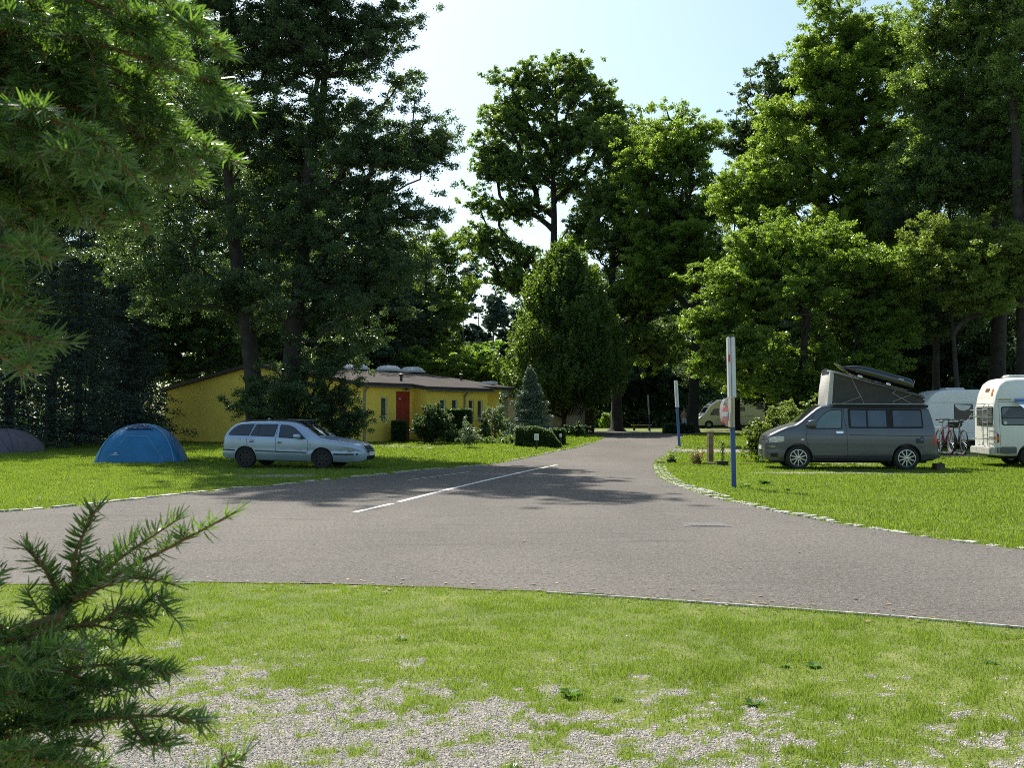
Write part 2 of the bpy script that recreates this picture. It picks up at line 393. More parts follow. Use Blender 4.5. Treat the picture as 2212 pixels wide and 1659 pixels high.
# ================================================================ grass
def blades(name, label, n, region, hgt, wid, seed, mats, dens=None, lean=.45):
    rg = np.random.default_rng(seed); x, y = region(rg, n)
    c = cover(x, y); keep = (rg.random(len(x)) < c**1.1) & ~in_poly(x, y, ROAD_POLY)
    if dens is not None: keep &= rg.random(len(x)) < dens(x, y)
    x, y = x[keep], y[keep]; n = len(x)
    hm = (0.30+1.3*fbm(x, y, 3.0, 4)**1.3)*(.45+.9*rg.random(n)); h = hgt(y)*hm; w = wid(y)*(.7+.6*rg.random(n))
    a = rg.random(n)*2*math.pi; ln = lean*h*rg.random(n)*1.3; la = rg.random(n)*2*math.pi
    z = Gv(x, y)+.002
    dx, dy = np.cos(a)*w/2, np.sin(a)*w/2; lx, ly = np.cos(la)*ln, np.sin(la)*ln
    V = np.empty((n, 4, 3), np.float32)
    V[:, 0] = np.stack([x-dx, y-dy, z], -1); V[:, 1] = np.stack([x+dx, y+dy, z], -1)
    V[:, 2] = np.stack([x+lx*.6+dx*.45, y+ly*.6+dy*.45, z+h*.65], -1); V[:, 3] = np.stack([x+lx, y+ly, z+h*.95], -1)
    me = np_mesh(name, V, 4)
    dry = fbm(x+3, y+8, .9, 3)+.25*rg.random(n); mi = (dry+.35*(rg.random(n)-.5) > .665).astype(np.int32); lush = fbm(x-9, y+21, 1.4, 3)+.3*(rg.random(n)-.5); mi[(lush > .58) & (mi == 0)] = 2; mi[rg.random(n) < .08] = 1
    me.polygons.foreach_set('material_index', mi)
    o = link(name, me, mats); return tag(o, label, 'grass', kind='stuff')
GR = leaf_mat('grass_green', (.105, .165, .024), (.25, .36, .03), rough=.27, trans=.5, big=1.1)
GD = leaf_mat('grass_dry', (.42, .38, .20), (.40, .36, .15), rough=.35, trans=.35, big=.8)
GF = leaf_mat('grass_lush', (.055, .115, .022), (.13, .26, .03), rough=.36, trans=.5, big=1.1)
def reg_near(rg, n):
    y = 3.9+rg.random(n)**1.1*6.0; hw = y*.535+1.8; return (rg.random(n)*2-1)*hw, y
blades('grass', 'lush short lawn grass thinning to tufts on pale gravel at the near verge', 780000, reg_near, lambda y: .029+0*y, lambda y: .0038+0*y, 1, [GR, GD, GF], dens=lambda x, y: .30+.70*sst(fbm(x+5, y-3, 6.5, 3), .36, .60))
def reg_mid(rg, n):
    y = 9.95+(rg.random(n)**1.45)*22; return (rg.random(n)*2-1)*(y*.56+3.5), y
blades('grass', 'bright mown lawn grass beyond the road around the parked vehicles', 680000, reg_mid, lambda y: .042+.0006*y, lambda y: .0045+.00055*y, 2, [GR, GD, GF], lean=.5)
def reg_far(rg, n):
    y = 31+(rg.random(n)**1.3)*27; return rg.uniform(-.66, .66, n)*y, y
blades('grass', 'distant mown lawn grass around the house and the parked caravans', 400000, reg_far, lambda y: .055+.0006*y, lambda y: .012+.0006*y, 7, [GR, GD, GF], lean=.5)
# loose gravel chips on the bare ground
def chips(n, seed):
    rg = np.random.default_rng(seed); y = 3.9+rg.random(n)**1.3*4.0; x = (rg.random(n)*2-1)*(y*.535+1.6)
    k = rg.random(n) > cover(x, y)*1.15; x, y = x[k], y[k]; n = len(x)
    s = .0028+.0050*rg.random(n)**2.5
    base = np.array([(1, 0, 0), (0, 1, 0), (-1, 0, 0), (0, -1, 0), (0, 0, .8), (0, 0, -.4)], float)
    tri = [(0, 1, 4), (1, 2, 4), (2, 3, 4), (3, 0, 4)]
    P = base[None]*s[:, None, None]*(.6+.8*rg.random((n, 6, 1))); a = rg.random(n)*6.28
    ca, sa = np.cos(a)[:, None], np.sin(a)[:, None]; X = P[..., 0]*ca-P[..., 1]*sa; Yy = P[..., 0]*sa+P[..., 1]*ca
    P = np.stack([X+x[:, None], Yy+y[:, None], P[..., 2]+Gv(x, y)[:, None]+.002], -1)
    return P[:, np.array(tri).ravel()].reshape(-1, 3)
me = np_mesh('gravel', chips(210000, 4), 3)
tag(link('gravel', me, leaf_mat('gravel_chip', (.43, .395, .345), (.3, .3, .3), rough=.45, trans=0.0, big=9)), 'pale crushed gravel showing between the grass tufts', 'gravel', kind='stuff')
# broad-leaved weeds, one rosette each
def rosette(name, n, r, seed, h=.03):
    rr = random.Random(seed); vs = []
    for i in range(n):
        a = i*2.4+rr.uniform(-.3, .3); L = r*rr.uniform(.6, 1.1); w = L*.28; e = rr.uniform(.15, 1.0)
        d = Vector((math.cos(a), math.sin(a), 0)); s = Vector((-d.y, d.x, 0)); u = Vector((0, 0, 1))
        m = d*L*.5*math.cos(e)+u*L*.5*math.sin(e); t = d*L*math.cos(e*.6)+u*L*math.sin(e*.5)*.9
        vs += [(0, 0, .002), tuple(m+s*w), tuple(t), tuple(m-s*w)]
    return np_mesh(name, vs, 4)
WEED = leaf_mat('weed_leaf', (.045, .10, .02), (.12, .26, .02), rough=.35, trans=.4)
weeds = [(1233, 1500, 12, .09), (1330, 1508, 8, .05), (1620, 1518, 12, .07), (1752, 1437, 10, .07), (1690, 1437, 8, .06), (870, 1380, 9, .06), (1110, 1650, 8, .05), (1560, 1345, 8, .05), (2130, 1430, 9, .06)]
LW = ['dark broad-leaved weed rosette in the bare gravel strip', 'small weed tuft beside the dark rosette on gravel', 'broad weed clump among thin grass toward the bottom edge', 'bushy dark weed in the lawn near the road verge', 'low weed just beside the bushy dark one in the lawn',
      'weed clump in short grass near the fir sprays', 'tiny weed sprouting in the gravel at the picture bottom', 'weed sprout near the asphalt edge of the verge', 'weed rosette in lush grass at the verge side']
for k, (px, py, n, r) in enumerate(weeds):
    X, Y = gp(px, py); tag(link('weed', rosette('weed', n, r, k), WEED, loc=(X, Y, 0)), LW[k], 'weed', 'weeds in the verge')
for k, (px, py, n, r, lb) in enumerate([(1650, 1046, 26, .25, 'leafy weed patch beside the blue lamp post foot'), (1605, 1052, 16, .18, 'weed tuft hugging the foot of the blue lamp post'), (1700, 1060, 14, .16, 'low green weed beyond the leafy patch on the lawn')]):
    X, Y = gp(px, py); tag(link('weed', rosette('weed', n, r, 50+k), WEED, loc=(X, Y, 0)), lb, 'weed', 'weeds by the lamp post')

# a few dry leaves and specks of grit blown along the road edges
def litter():
    rg = np.random.default_rng(21); P = []
    for edge, n in ((ROAD_LEFT[2:19], 260), (ROAD_RIGHT[3:16], 260), (ROAD_NEAR[1:10], 240)):
        E = np.array(edge); k = rg.integers(0, len(E)-1, n); u = rg.random(n)[:, None]; q = E[k]+(E[k+1]-E[k])*u+rg.normal(size=(n, 2))*np.array([.35, .30])*(.3+rg.random(n)[:, None]); P.append(q)
    P.append(np.stack([rg.uniform(-9, 9, 150), rg.uniform(9, 24, 150)], -1)); P = np.concatenate(P)
    P3 = np.stack([P[:, 0], P[:, 1], Gv(P[:, 0], P[:, 1])+.016], -1); n = len(P3); a = rg.random(n)*6.28; s = (.010+.022*rg.random(n)**2)*(1+P3[:, 1]*.02)
    V = np.empty((n, 4, 3), np.float32)
    for j, (l_, w_) in enumerate(((-1, 0), (0, .55), (1, 0), (0, -.55))):
        V[:, j] = P3+np.stack([(np.cos(a)*l_-np.sin(a)*w_)*s, (np.sin(a)*l_+np.cos(a)*w_)*s, (rg.random(n)-.2)*.008], -1)
    o = link('fallen_leaves', np_mesh('fallen_leaves', V.reshape(-1, 3), 4), leaf_mat('dry_leaf', (.22, .15, .07), (.2, .14, .05), rough=.6, trans=.15, big=5)); tag(o, 'scattered dry leaves and bits along the road edges', 'fallen leaves', kind='stuff')
litter()
# ================================================================ trees
BARK = mat('bark', (.032, .027, .022), .9, var=.4, scale=3, bump=1.0, bscale=14)
BARKP = mat('pale_bark', (.11, .095, .08), .9, var=.35, scale=3, bump=.8, bscale=14)
LM = {
 'alder': leaf_mat('alder_leaf', (.056, .096, .056), (.13, .22, .03), rough=.36, trans=.40),
 'oak': leaf_mat('oak_leaf', (.092, .148, .060), (.28, .42, .04), rough=.38, trans=.45),
 'lime': leaf_mat('bright_leaf', (.105, .165, .045), (.32, .47, .04), rough=.36, trans=.52),
 'beam': leaf_mat('hornbeam_leaf', (.090, .150, .038), (.29, .44, .035), rough=.34, trans=.50),
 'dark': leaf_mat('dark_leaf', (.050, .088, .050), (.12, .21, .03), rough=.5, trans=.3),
 'fir': leaf_mat('spruce_needle', (.035, .062, .048), (.04, .08, .03), rough=.5, trans=.15),
 'pine': leaf_mat('haze_tinted_pine_needle', (.105, .150, .105), (.12, .18, .08), rough=.5, trans=.2),  # needle colour paled toward blue-grey, distance haze painted into it
 'blue': leaf_mat('blue_spruce_needle', (.12, .17, .115), (.08, .13, .05), rough=.5, trans=.15),
 'young': leaf_mat('young_leaf', (.09, .17, .025), (.28, .46, .03), rough=.45, trans=.5),
 'silver': leaf_mat('silvery_leaf', (.17, .22, .13), (.2, .3, .1), rough=.45, trans=.35),
 'hedge': leaf_mat('hedge_leaf', (.035, .07, .018), (.10, .20, .02), rough=.45, trans=.3),
 'yellow': leaf_mat('yellowish_leaf', (.13, .18, .04), (.28, .38, .04), rough=.45, trans=.45),
}
def leaf_quads(P, size, rg, up=.35, asp=.62):
    "P (n,3): one small rhombic leaf each"
    n = len(P); nrm = rg.normal(size=(n, 3)); nrm[:, 2] = np.abs(nrm[:, 2])*(1+up*2)+up; nrm /= np.linalg.norm(nrm, axis=1)[:, None]
    t = rg.normal(size=(n, 3)); t -= nrm*(t*nrm).sum(1)[:, None]; t /= np.linalg.norm(t, axis=1)[:, None]; b = np.cross(nrm, t)
    s = (size*(.65+.7*rg.random(n)))[:, None]
    V = np.empty((n, 4, 3), np.float32)
    V[:, 0] = P-t*s*.5; V[:, 1] = P+b*s*.5*asp+nrm*s*.08; V[:, 2] = P+t*s*.5; V[:, 3] = P-b*s*.5*asp+nrm*s*.08
    return V.reshape(-1, 3)
def sample_lobes(lobes, n, rg, outer=.45, gap=.42):
    vol = np.array([l[3]*l[4]*l[5] for l in lobes])**(0.60); vol /= vol.sum()
    k = rg.choice(len(lobes), n, p=vol); L = np.array([l[:6] for l in lobes])[k]
    d = rg.normal(size=(n, 3)); d /= np.linalg.norm(d, axis=1)[:, None]; r = rg.random(n)**outer
    P = L[:, :3]+d*r[:, None]*L[:, 3:6]
    if n > 60 and gap > 0:      # irregular gaps and ragged edges
        s_ = 1.0/max(.6, min(1.3, np.median([l[3] for l in lobes])*.55)); o_ = rg.uniform(0, 90)
        q = fbm(P[:, 0]+.6*P[:, 1]+o_, P[:, 2]*1.25-.35*P[:, 1]+o_, s_, 3)
        P = P[q > gap]
    return P
def grow(trunk, targets, rg, r_tip=.03, pw=2.2, upk=.9, maxr=None, trunk_r=.3):
    """branch graph: trunk polyline (world rel), targets (n,3). Returns list of (points, radii)."""
    nodes = [Vector(p) for p in trunk]; par = [-1]+list(range(len(trunk)-1)); bend = [None]*len(nodes)
    axis = np.array([(p.x, p.y) for p in nodes]); zt = np.array([p.z for p in nodes])
    T = targets.copy(); cx = np.interp(T[:, 2], zt, axis[:, 0]); cy = np.interp(T[:, 2], zt, axis[:, 1])
    rad = np.hypot(T[:, 0]-cx, T[:, 1]-cy); order = np.argsort(rad+.2*rg.random(len(T)))
    arr = np.array([tuple(p) for p in nodes]); tips = []
    for i in order:
        q = T[i]; d = arr-q; dist = np.sqrt((d**2).sum(1)); drop = arr[:, 2]-(q[2]-upk*0.5*dist)
        cost = dist+1.6*np.clip(drop, 0, None)
        isf = np.array([0.0 if a >= 0 else 3.0 for a in par]); cost = cost+isf
        j = int(np.argmin(cost)); a = arr[j]
        m = (a+q)/2+rg.normal(size=3)*dist[j]*.09; m[2] -= dist[j]*.07
        nodes.append(Vector(m)); par.append(j); nodes.append(Vector(q)); par.append(len(nodes)-2); tips.append(len(nodes)-1)
        arr = np.vstack([arr, m, q])
    w = np.zeros(len(nodes)); w[tips] = 1.0
    for i in range(len(nodes)-1, 0, -1):
        if par[i] >= 0 and par[i] != i: w[par[i]] += w[i] if i >= len(trunk) else 0
    for i in range(len(trunk)-1, 0, -1): w[i-1] += w[i]
    rr = r_tip*np.maximum(w, 1)**(1/pw)
    out = []
    for i in range(len(trunk), len(nodes)):
        a = par[i]
        ra = min(rr[a], rr[i]*1.35); out.append(([nodes[a], nodes[i]], [ra, rr[i]]))
    return out
def make_tree(name, label, base, trunk, tr, lobes, nclump, nleaf, lsize, lm, seed, bark=None, clr=.8, flat=.6, up=.35, group=None, cat='tree', r_tip=.022, outer=.45, sub=7, branch=True, flare=1.5, upk=.9, gap=.42, lift=.45, spray=2.1):
    """base world point; trunk: rel polyline; tr: radii; lobes rel (cx,cy,cz,rx,ry,rz)"""
    rg = np.random.default_rng(seed)
    C = sample_lobes(lobes, nclump, rg, outer, gap)
    C = C[C[:, 2] > .25] if len(C[C[:, 2] > .25]) > 3 else C
    t = thing(name, label, cat, base, 0, group)
    mb = MB()
    if branch:
        pts = [Vector(p) for p in trunk]; n = len(pts); rad = list(tr)
        z0 = pts[0]; pts2 = [z0+Vector((0, 0, -.15)), z0+(pts[1]-z0)*.02, z0+(pts[1]-z0)*.12]+pts[1:]; rad2 = [rad[0]*flare*1.25, rad[0]*flare, rad[0]*1.08]+rad[1:]
        mb.tube(pts2, rad2, 12)
        fine = []
        for i in range(n-1):
            for k in range(3): fine.append(pts[i].lerp(pts[i+1], k/3))
        fine.append(pts[-1]); lowz = min(C[:, 2])-2.0
        fr = [p for p in fine if p.z > min(lowz, fine[-1].z-.5)] or fine
        for P_, r_ in grow(fr, C, rg, r_tip, upk=upk):
            mb.tube(P_, r_, 5, cap=False)
        mb.build('trunk', bark or BARK, t, smooth=True, autos=60, fix=False)
    # leaves
    per = max(1, nleaf//max(1, len(C))//sub)
    tz = [p[2] for p in trunk]; ax_ = np.stack([np.interp(C[:, 2]-1.5, tz, [p[0] for p in trunk]), np.interp(C[:, 2]-1.5, tz, [p[1] for p in trunk])], -1)
    dv = np.zeros_like(C); dv[:, :2] = C[:, :2]-ax_; dv /= np.maximum(np.linalg.norm(dv, axis=1)[:, None], .3); dv += rg.normal(size=dv.shape)*.35; dv[:, 2] += lift+.2*rg.random(len(C)); dv /= np.linalg.norm(dv, axis=1)[:, None]
    u_ = rg.random((len(C), sub, 1))*1.5-.55
    S = C[:, None, :]+dv[:, None, :]*u_*clr*spray*(.5+.9*rg.random((len(C), 1, 1)))+rg.normal(size=(len(C), sub, 3))*np.array([clr, clr, clr*flat])*.42*(1.25-.5*u_)
    S = S.reshape(-1, 3); L = S[:, None, :]+rg.normal(size=(len(S), per, 3))*np.array([clr, clr, clr*flat])*.20
    L = L.reshape(-1, 3); L = L[L[:, 2] > .05]
    me = np_mesh('crown', leaf_quads(L, lsize, rg, up), 4)
    link('crown', me, LM[lm], t)
    return t
def px_tree(name, label, bpx, Y, lobes, nclump, nleaf, lm, seed, trunk=None, tw=None, ls=1.0, depth=1.0, **kw):
    """lobes in layout pixels (cx, cy, rx, ry) at distance Y; trunk list of (px, py)"""
    s = Y/F; X0 = wx(bpx, Y); g = G(X0, Y); base = (X0, Y, g); rg = np.random.default_rng(seed+99)
    grow_ = 1.0
    if "tree" in kw.get("cat", "tree"): nclump = int(nclump*2.4); nleaf = int(nleaf*2.3); kw['clr'] = kw.get('clr', .8)*.80; kw['flat'] = max(kw.get('flat', .6), .62); kw.setdefault('up', .18); grow_ = 1.10
    lb = []
    for l in lobes:
        cx, cy, rx, ry = l[:4]; dd = (l[4] if len(l) > 4 else rg.uniform(-.35, .35))*min(rx, 160)*s
        lb.append((wx(cx, Y)-X0, dd, wz(cy, Y)-g, rx*s*grow_, min(rx*1.0, 170)*s*depth, ry*s*grow_))
    if trunk is None:
        top = max(l[2]+l[5]*.5 for l in lb); trunk_ = [(0, 0, 0), (.1, 0, top*.3), (-.05, .1, top*.6), (0, 0, top)]
    else: trunk_ = [(wx(a, Y)-X0, rg.uniform(-.1, .1)*i, wz(b, Y)-g) for i, (a, b) in enumerate(trunk)]; trunk_[0] = (0, 0, 0)
    w0 = (tw or 14)*s/2; n = len(trunk_); tr = [w0*(1-.86*(i/(n-1))**1.1) for i in range(n)]
    return make_tree(name, label, base, trunk_, tr, lb, nclump, nleaf, .0024*Y*ls, lm, seed, **kw)
def conifer(name, label, px, Y, ytop, wpx, nleaf, lm, seed, ybot=None, group=None, ls=1.0, bark=None, crown_from=0.03, power=.8, tiers=28, droop=.25, tw=None, cat='tree'):
    rg = np.random.default_rng(seed); s = Y/F; X0 = wx(px, Y); g = G(X0, Y); H = wz(ytop, Y)-g; W = wpx*s/2
    t = thing(name, label, cat, (X0, Y, g), 0, group); mb = MB()
    mb.tube([(0, 0, -.1), (.02, 0, H*.5), (0, 0, H*.98)], [(tw*s/2 if tw else .012*H+.05), (tw*s/3 if tw else .008*H+.02), .01], 10)
    LV = []
    for k in range(tiers):
        f = crown_from+(1-crown_from)*(k+.5*rg.random())/tiers; z = f*H; r = W*((1-(f-crown_from)/(1-crown_from))**power)*(.8+.4*rg.random())+.04
        nb = int(6+4*rg.random()); a0 = rg.random()*6.28
        for j in range(nb):
            a = a0+j*6.283/nb+rg.normal()*.15; rl = r*(.55+.65*rg.random()); e = np.array([math.cos(a)*rl, math.sin(a)*rl, z-droop*rl+.12*rl])
            st = np.array([0, 0, z]); mb.tube([tuple(st), tuple((st+e)/2+np.array([0, 0, -.06*rl])), tuple(e)], [.012+.006*rl, .01, .004], 4, cap=False)
            m = max(2, int(nleaf/(tiers*8)*(.25+1.5*rl/W))); u = rg.random(m)**.75; P = st+(e-st)*u[:, None]
            wd = .26*rl*(1.15-u)+.05; sd = np.array([-math.sin(a), math.cos(a), 0]); P = P+sd*(rg.normal(size=m)*wd)[:, None]+rg.normal(size=(m, 3))*np.array([.03, .03, .05])*max(1, rl*.7)
            LV.append(P)
    mb.build('trunk', bark or BARK, t, smooth=True, fix=False)
    P = np.concatenate(LV); P = P[P[:, 2] > .02]
    link('crown', np_mesh('crown', leaf_quads(P, .0032*Y*ls, rg, .1, asp=.35), 4), LM[lm], t)
    return t
Q = 1.0
def N(n): return int(n*Q)
# --- the two alders behind the silver car
px_tree('alder_tree', 'tall dark alder with a leaning trunk behind the silver car', 556, 37, [(400, 620, 160, 80), (310, 560, 90, 70), (450, 420, 130, 90), (480, 270, 110, 80), (470, 60, 120, 100), (460, -120, 110, 110), (530, 650, 90, 70), (400, 170, 110, 80), (560, 160, 70, 60), (430, -250, 110, 90), (450, -400, 80, 90)],
        N(230), N(105000), 'alder', 11, gap=.36, lift=.1, trunk=[(556, 950), (549, 830), (530, 690), (512, 600), (492, 430), (482, 300), (470, 120), (462, -160)], tw=42, clr=.72, flat=.5, upk=.5)
px_tree('alder_tree', 'tall dark alder with wide layered boughs, its trunk straight behind the silver car', 622, 36.5, [(700, 40, 150, 60), (640, 120, 130, 60), (770, 150, 140, 45), (800, 240, 130, 40), (690, 250, 140, 50), (830, 330, 130, 35), (850, 310, 110, 26), (620, 330, 110, 60), (770, 400, 170, 45), (840, 480, 120, 35), (640, 470, 130, 60), (740, 550, 190, 55), (820, 600, 120, 45), (640, 620, 130, 60), (730, 680, 160, 55), (700, 740, 110, 40), (650, -120, 140, 110), (720, -60, 150, 60), (860, 5, 60, 22), (890, 470, 70, 22), (905, 290, 55, 18), (800, 80, 90, 40), (680, -260, 130, 100), (720, -400, 90, 90), (560, 60, 70, 60), (570, 230, 60, 60)],
        N(420), N(200000), 'alder', 12, gap=.37, lift=.05, trunk=[(622, 950), (625, 860), (636, 700), (648, 590), (655, 470), (668, 330), (690, 200), (705, 60), (712, -180)], tw=44, clr=.62, flat=.42, upk=.25, outer=.55)
px_tree('shrub', 'dark leafy thicket of alder suckers around the trunks behind the silver car', 640, 35.8, [(640, 890, 115, 55), (560, 880, 45, 50), (725, 885, 48, 56), (690, 815, 66, 46), (750, 915, 28, 34), (600, 850, 60, 60)], N(110), N(60000), 'alder', 13, gap=.30, trunk=[(640, 955), (645, 880), (660, 790)], tw=8, clr=.42, flat=.8, cat='shrub', ls=.95)
# --- woods on the left, behind the tents and the house
px_tree('tree', 'broad tree with glinting leaves standing behind the leaning alder', 330, 59, [(330, 720, 80, 90), (400, 640, 100, 80), (310, 600, 70, 60), (420, 780, 90, 60), (300, 800, 55, 50), (520, 740, 90, 80), (370, 520, 110, 80)], N(150), N(60000), 'oak', 14, trunk=[(235, 960), (250, 840), (300, 680), (350, 520)], tw=14, clr=.7)
for k, (px, Y, yt, w, lb) in enumerate([(170, 47, 420, 330, 'dark slender spruce in the shade behind the blue tent'), (20, 45, 330, 360, 'dark spruce rising over the grey tent'), (275, 52, 560, 260, 'shorter dark spruce at the house corner in deep shade'), (-110, 43, 200, 400, 'dark spruce at the picture edge beside the grey tent')]):
    conifer('spruce_tree', lb, px, Y, yt, w, N(26000), 'fir', 30+k, tw=16, tiers=34, group='dark spruces behind the tents')
BW = [(-80, 52, -250, 300), (110, 58, -200, 330), (290, 62, -120, 320), (450, 64, 60, 320), (600, 66, 300, 300), (730, 68, 330, 260), (20, 70, 80, 300), (200, 74, 0, 320)]
LBW = ['tall tree at the picture edge behind the spruces', 'very tall broadleaf tree looming over the dark spruces', 'tall broadleaf tree between the spruces and the leaning alder', 'tall broadleaf tree seen through the leaning alder', 'mid-height tree showing between the two alder trunks', 'tree behind the house roof seen under the alder boughs', 'deep woodland tree behind the grey tent', 'deep woodland tree far behind the blue tent']
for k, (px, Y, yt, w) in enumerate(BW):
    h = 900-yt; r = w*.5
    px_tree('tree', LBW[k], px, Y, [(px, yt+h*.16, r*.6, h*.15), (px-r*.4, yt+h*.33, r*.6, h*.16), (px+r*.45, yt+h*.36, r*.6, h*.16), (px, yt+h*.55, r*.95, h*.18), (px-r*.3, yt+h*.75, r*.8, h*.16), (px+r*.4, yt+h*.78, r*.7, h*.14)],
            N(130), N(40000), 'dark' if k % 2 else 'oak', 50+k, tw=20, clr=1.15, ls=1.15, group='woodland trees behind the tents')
# --- trees between the alders and the sky gap
px_tree('tree', 'dense dark tree behind the middle of the house roof', 790, 66, [(790, 640, 110, 110), (740, 740, 90, 80), (850, 720, 90, 80), (790, 800, 120, 50)], N(110), N(36000), 'dark', 70, tw=18, clr=1.0)
px_tree('tree', 'rounded green tree at the rim of the sky gap beyond the house', 920, 70, [(900, 560, 80, 50), (940, 640, 55, 60), (880, 680, 90, 80), (930, 750, 60, 60), (850, 780, 90, 50), (950, 540, 30, 24), (960, 700, 30, 40)], N(150), N(46000), 'oak', 71, tw=18, clr=.9)
px_tree('tree', 'low bright bushy tree right behind the far end of the house roof', 955, 64, [(940, 790, 45, 30), (985, 800, 40, 26), (1010, 815, 40, 24), (1060, 810, 45, 30), (900, 800, 40, 24)], N(60), N(16000), 'lime', 72, tw=8, clr=.6)
# far pines in the gap
for k, (px, Y, yt, w, lm, lb) in enumerate([(1001, 118, 585, 24, 'pine', 'thin-crowned pine silhouetted in the gap of sky'), (1034, 150, 660, 36, 'pine', 'hazy pine second from the thin one in the sky gap'), (1066, 135, 640, 22, 'pine', 'dead-topped pine with pale trunk in the sky gap'),
        (1092, 145, 668, 34, 'pine', 'hazy pine close to the conical hornbeam'), (975, 140, 650, 36, 'pine', 'hazy pine half behind the rounded green tree'), (1018, 130, 700, 26, 'fir', 'low dark spruce between the hazy pines'), (1125, 150, 652, 40, 'pine', 'hazy pine behind the shoulder of the conical hornbeam'), (1155, 140, 645, 40, 'fir', 'far spruce behind the conical hornbeam')]):
    rr_ = random.Random(600+k); lob = []
    thin = k in (0, 2)
    for j in range(5 if thin else 8):
        f = j/8; lob.append((px+rr_.uniform(-.5, .5)*w, yt+8+f*(170 if not thin else 120)+rr_.uniform(-5, 5), w*rr_.uniform(.6, 1.0)*(.5+.9*f), 9+rr_.uniform(0, 8)))
    px_tree('pine_tree' if lm == 'pine' else 'spruce_tree', lb, px, Y, lob, 30 if thin else 90, 4000 if thin else 18000, lm, 80+k, trunk=[(px, 925), (px+1, 800), (px-1, 700), (px, yt)], tw=6 if thin else 5, clr=.8, flat=.5, bark=BARKP, group='far conifers in the gap', upk=.3, flare=1.1)
px_tree('tree', 'small fresh green tree in the gap below the far pines', 1036, 95, [(1036, 770, 26, 26), (1022, 800, 30, 22), (1050, 800, 26, 22)], N(30), N(9000), 'young', 90, tw=4, clr=.8)
# --- middle group
px_tree('oak_tree', 'tall spreading oak with bare lower trunk rising behind the conical hornbeam', 1197, 75,
        [(1200, 165, 60, 48), (1140, 200, 62, 52), (1255, 195, 55, 50), (1095, 255, 55, 55), (1300, 240, 45, 45), (1170, 285, 90, 60), (1260, 300, 75, 60), (1060, 330, 36, 60), (1110, 370, 65, 45), (1340, 300, 42, 45), (1215, 370, 60, 50), (1300, 380, 70, 50), (1050, 440, 45, 26), (1100, 455, 50, 24), (1050, 520, 50, 30), (1100, 560, 62, 30), (1045, 590, 40, 36), (1130, 610, 60, 24), (1300, 460, 70, 40), (1250, 520, 50, 34), (1150, 440, 40, 24), (1085, 180, 20, 30), (1135, 170, 24, 40)],
        N(480), N(95000), 'oak', 100, trunk=[(1197, 925), (1198, 800), (1200, 700), (1196, 560), (1198, 460), (1196, 380), (1205, 280), (1200, 180)], tw=24, clr=.66, flat=.8, upk=1.1, r_tip=.035)
px_tree('oak_tree', 'oak with thick flared trunk standing at the bend of the road', 1332, 70.5,
        [(1370, 250, 32, 40), (1340, 320, 60, 50), (1390, 330, 50, 50), (1310, 440, 60, 50), (1380, 430, 60, 60), (1350, 520, 80, 50), (1280, 600, 60, 40), (1400, 560, 60, 60), (1370, 640, 80, 40), (1320, 720, 60, 50), (1400, 740, 70, 50)],
        N(260), N(60000), 'oak', 101, trunk=[(1332, 932), (1332, 860), (1328, 760), (1322, 640), (1325, 520), (1340, 420), (1360, 300)], tw=25, clr=.75, flat=.75, upk=1.0, flare=1.7, r_tip=.035)
px_tree('oak_tree', 'sunlit oak between the road-bend oak and the big bright trees', 1495, 66,
        [(1455, 260, 42, 40), (1440, 330, 70, 50), (1500, 320, 40, 50), (1395, 370, 36, 36), (1480, 420, 70, 50), (1410, 450, 50, 50), (1530, 300, 24, 34), (1450, 520, 90, 50), (1530, 440, 40, 50), (1430, 600, 80, 50), (1510, 570, 50, 60)],
        N(270), N(66000), 'lime', 102, trunk=[(1500, 936), (1500, 820), (1505, 700), (1507, 600), (1500, 500), (1480, 400), (1460, 290)], tw=24, clr=.75, flat=.75, upk=1.0, r_tip=.035)
FG = [(1395, 100, 440, 210), (1260, 98, 560, 230), (1450, 106, 520, 220), (1590, 77, 400, 230), (1340, 110, 600, 240), (1430, 104, 600, 170), (1400, 108, 640, 150), (1570, 116, 560, 230)]
LFG = ['dark woodland tree behind the road-bend oak', 'dark woodland tree behind the conical hornbeam', 'dark woodland tree behind the second lamp post', 'dark tree filling the gap before the big bright trees', 'deep woodland tree far beyond the bend of the road', 'shady low tree behind the bather', 'shady low tree beside the trunk at the road bend', 'shady tree above the cream motorhome']
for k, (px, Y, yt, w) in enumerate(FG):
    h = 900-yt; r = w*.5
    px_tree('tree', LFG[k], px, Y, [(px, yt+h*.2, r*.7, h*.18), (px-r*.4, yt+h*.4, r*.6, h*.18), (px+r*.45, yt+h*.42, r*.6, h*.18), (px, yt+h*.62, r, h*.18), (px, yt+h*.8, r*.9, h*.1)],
            N(110), N(30000), 'dark', 120+k, tw=16, clr=1.1, ls=1.1, group='shady woodland trees beyond the road')
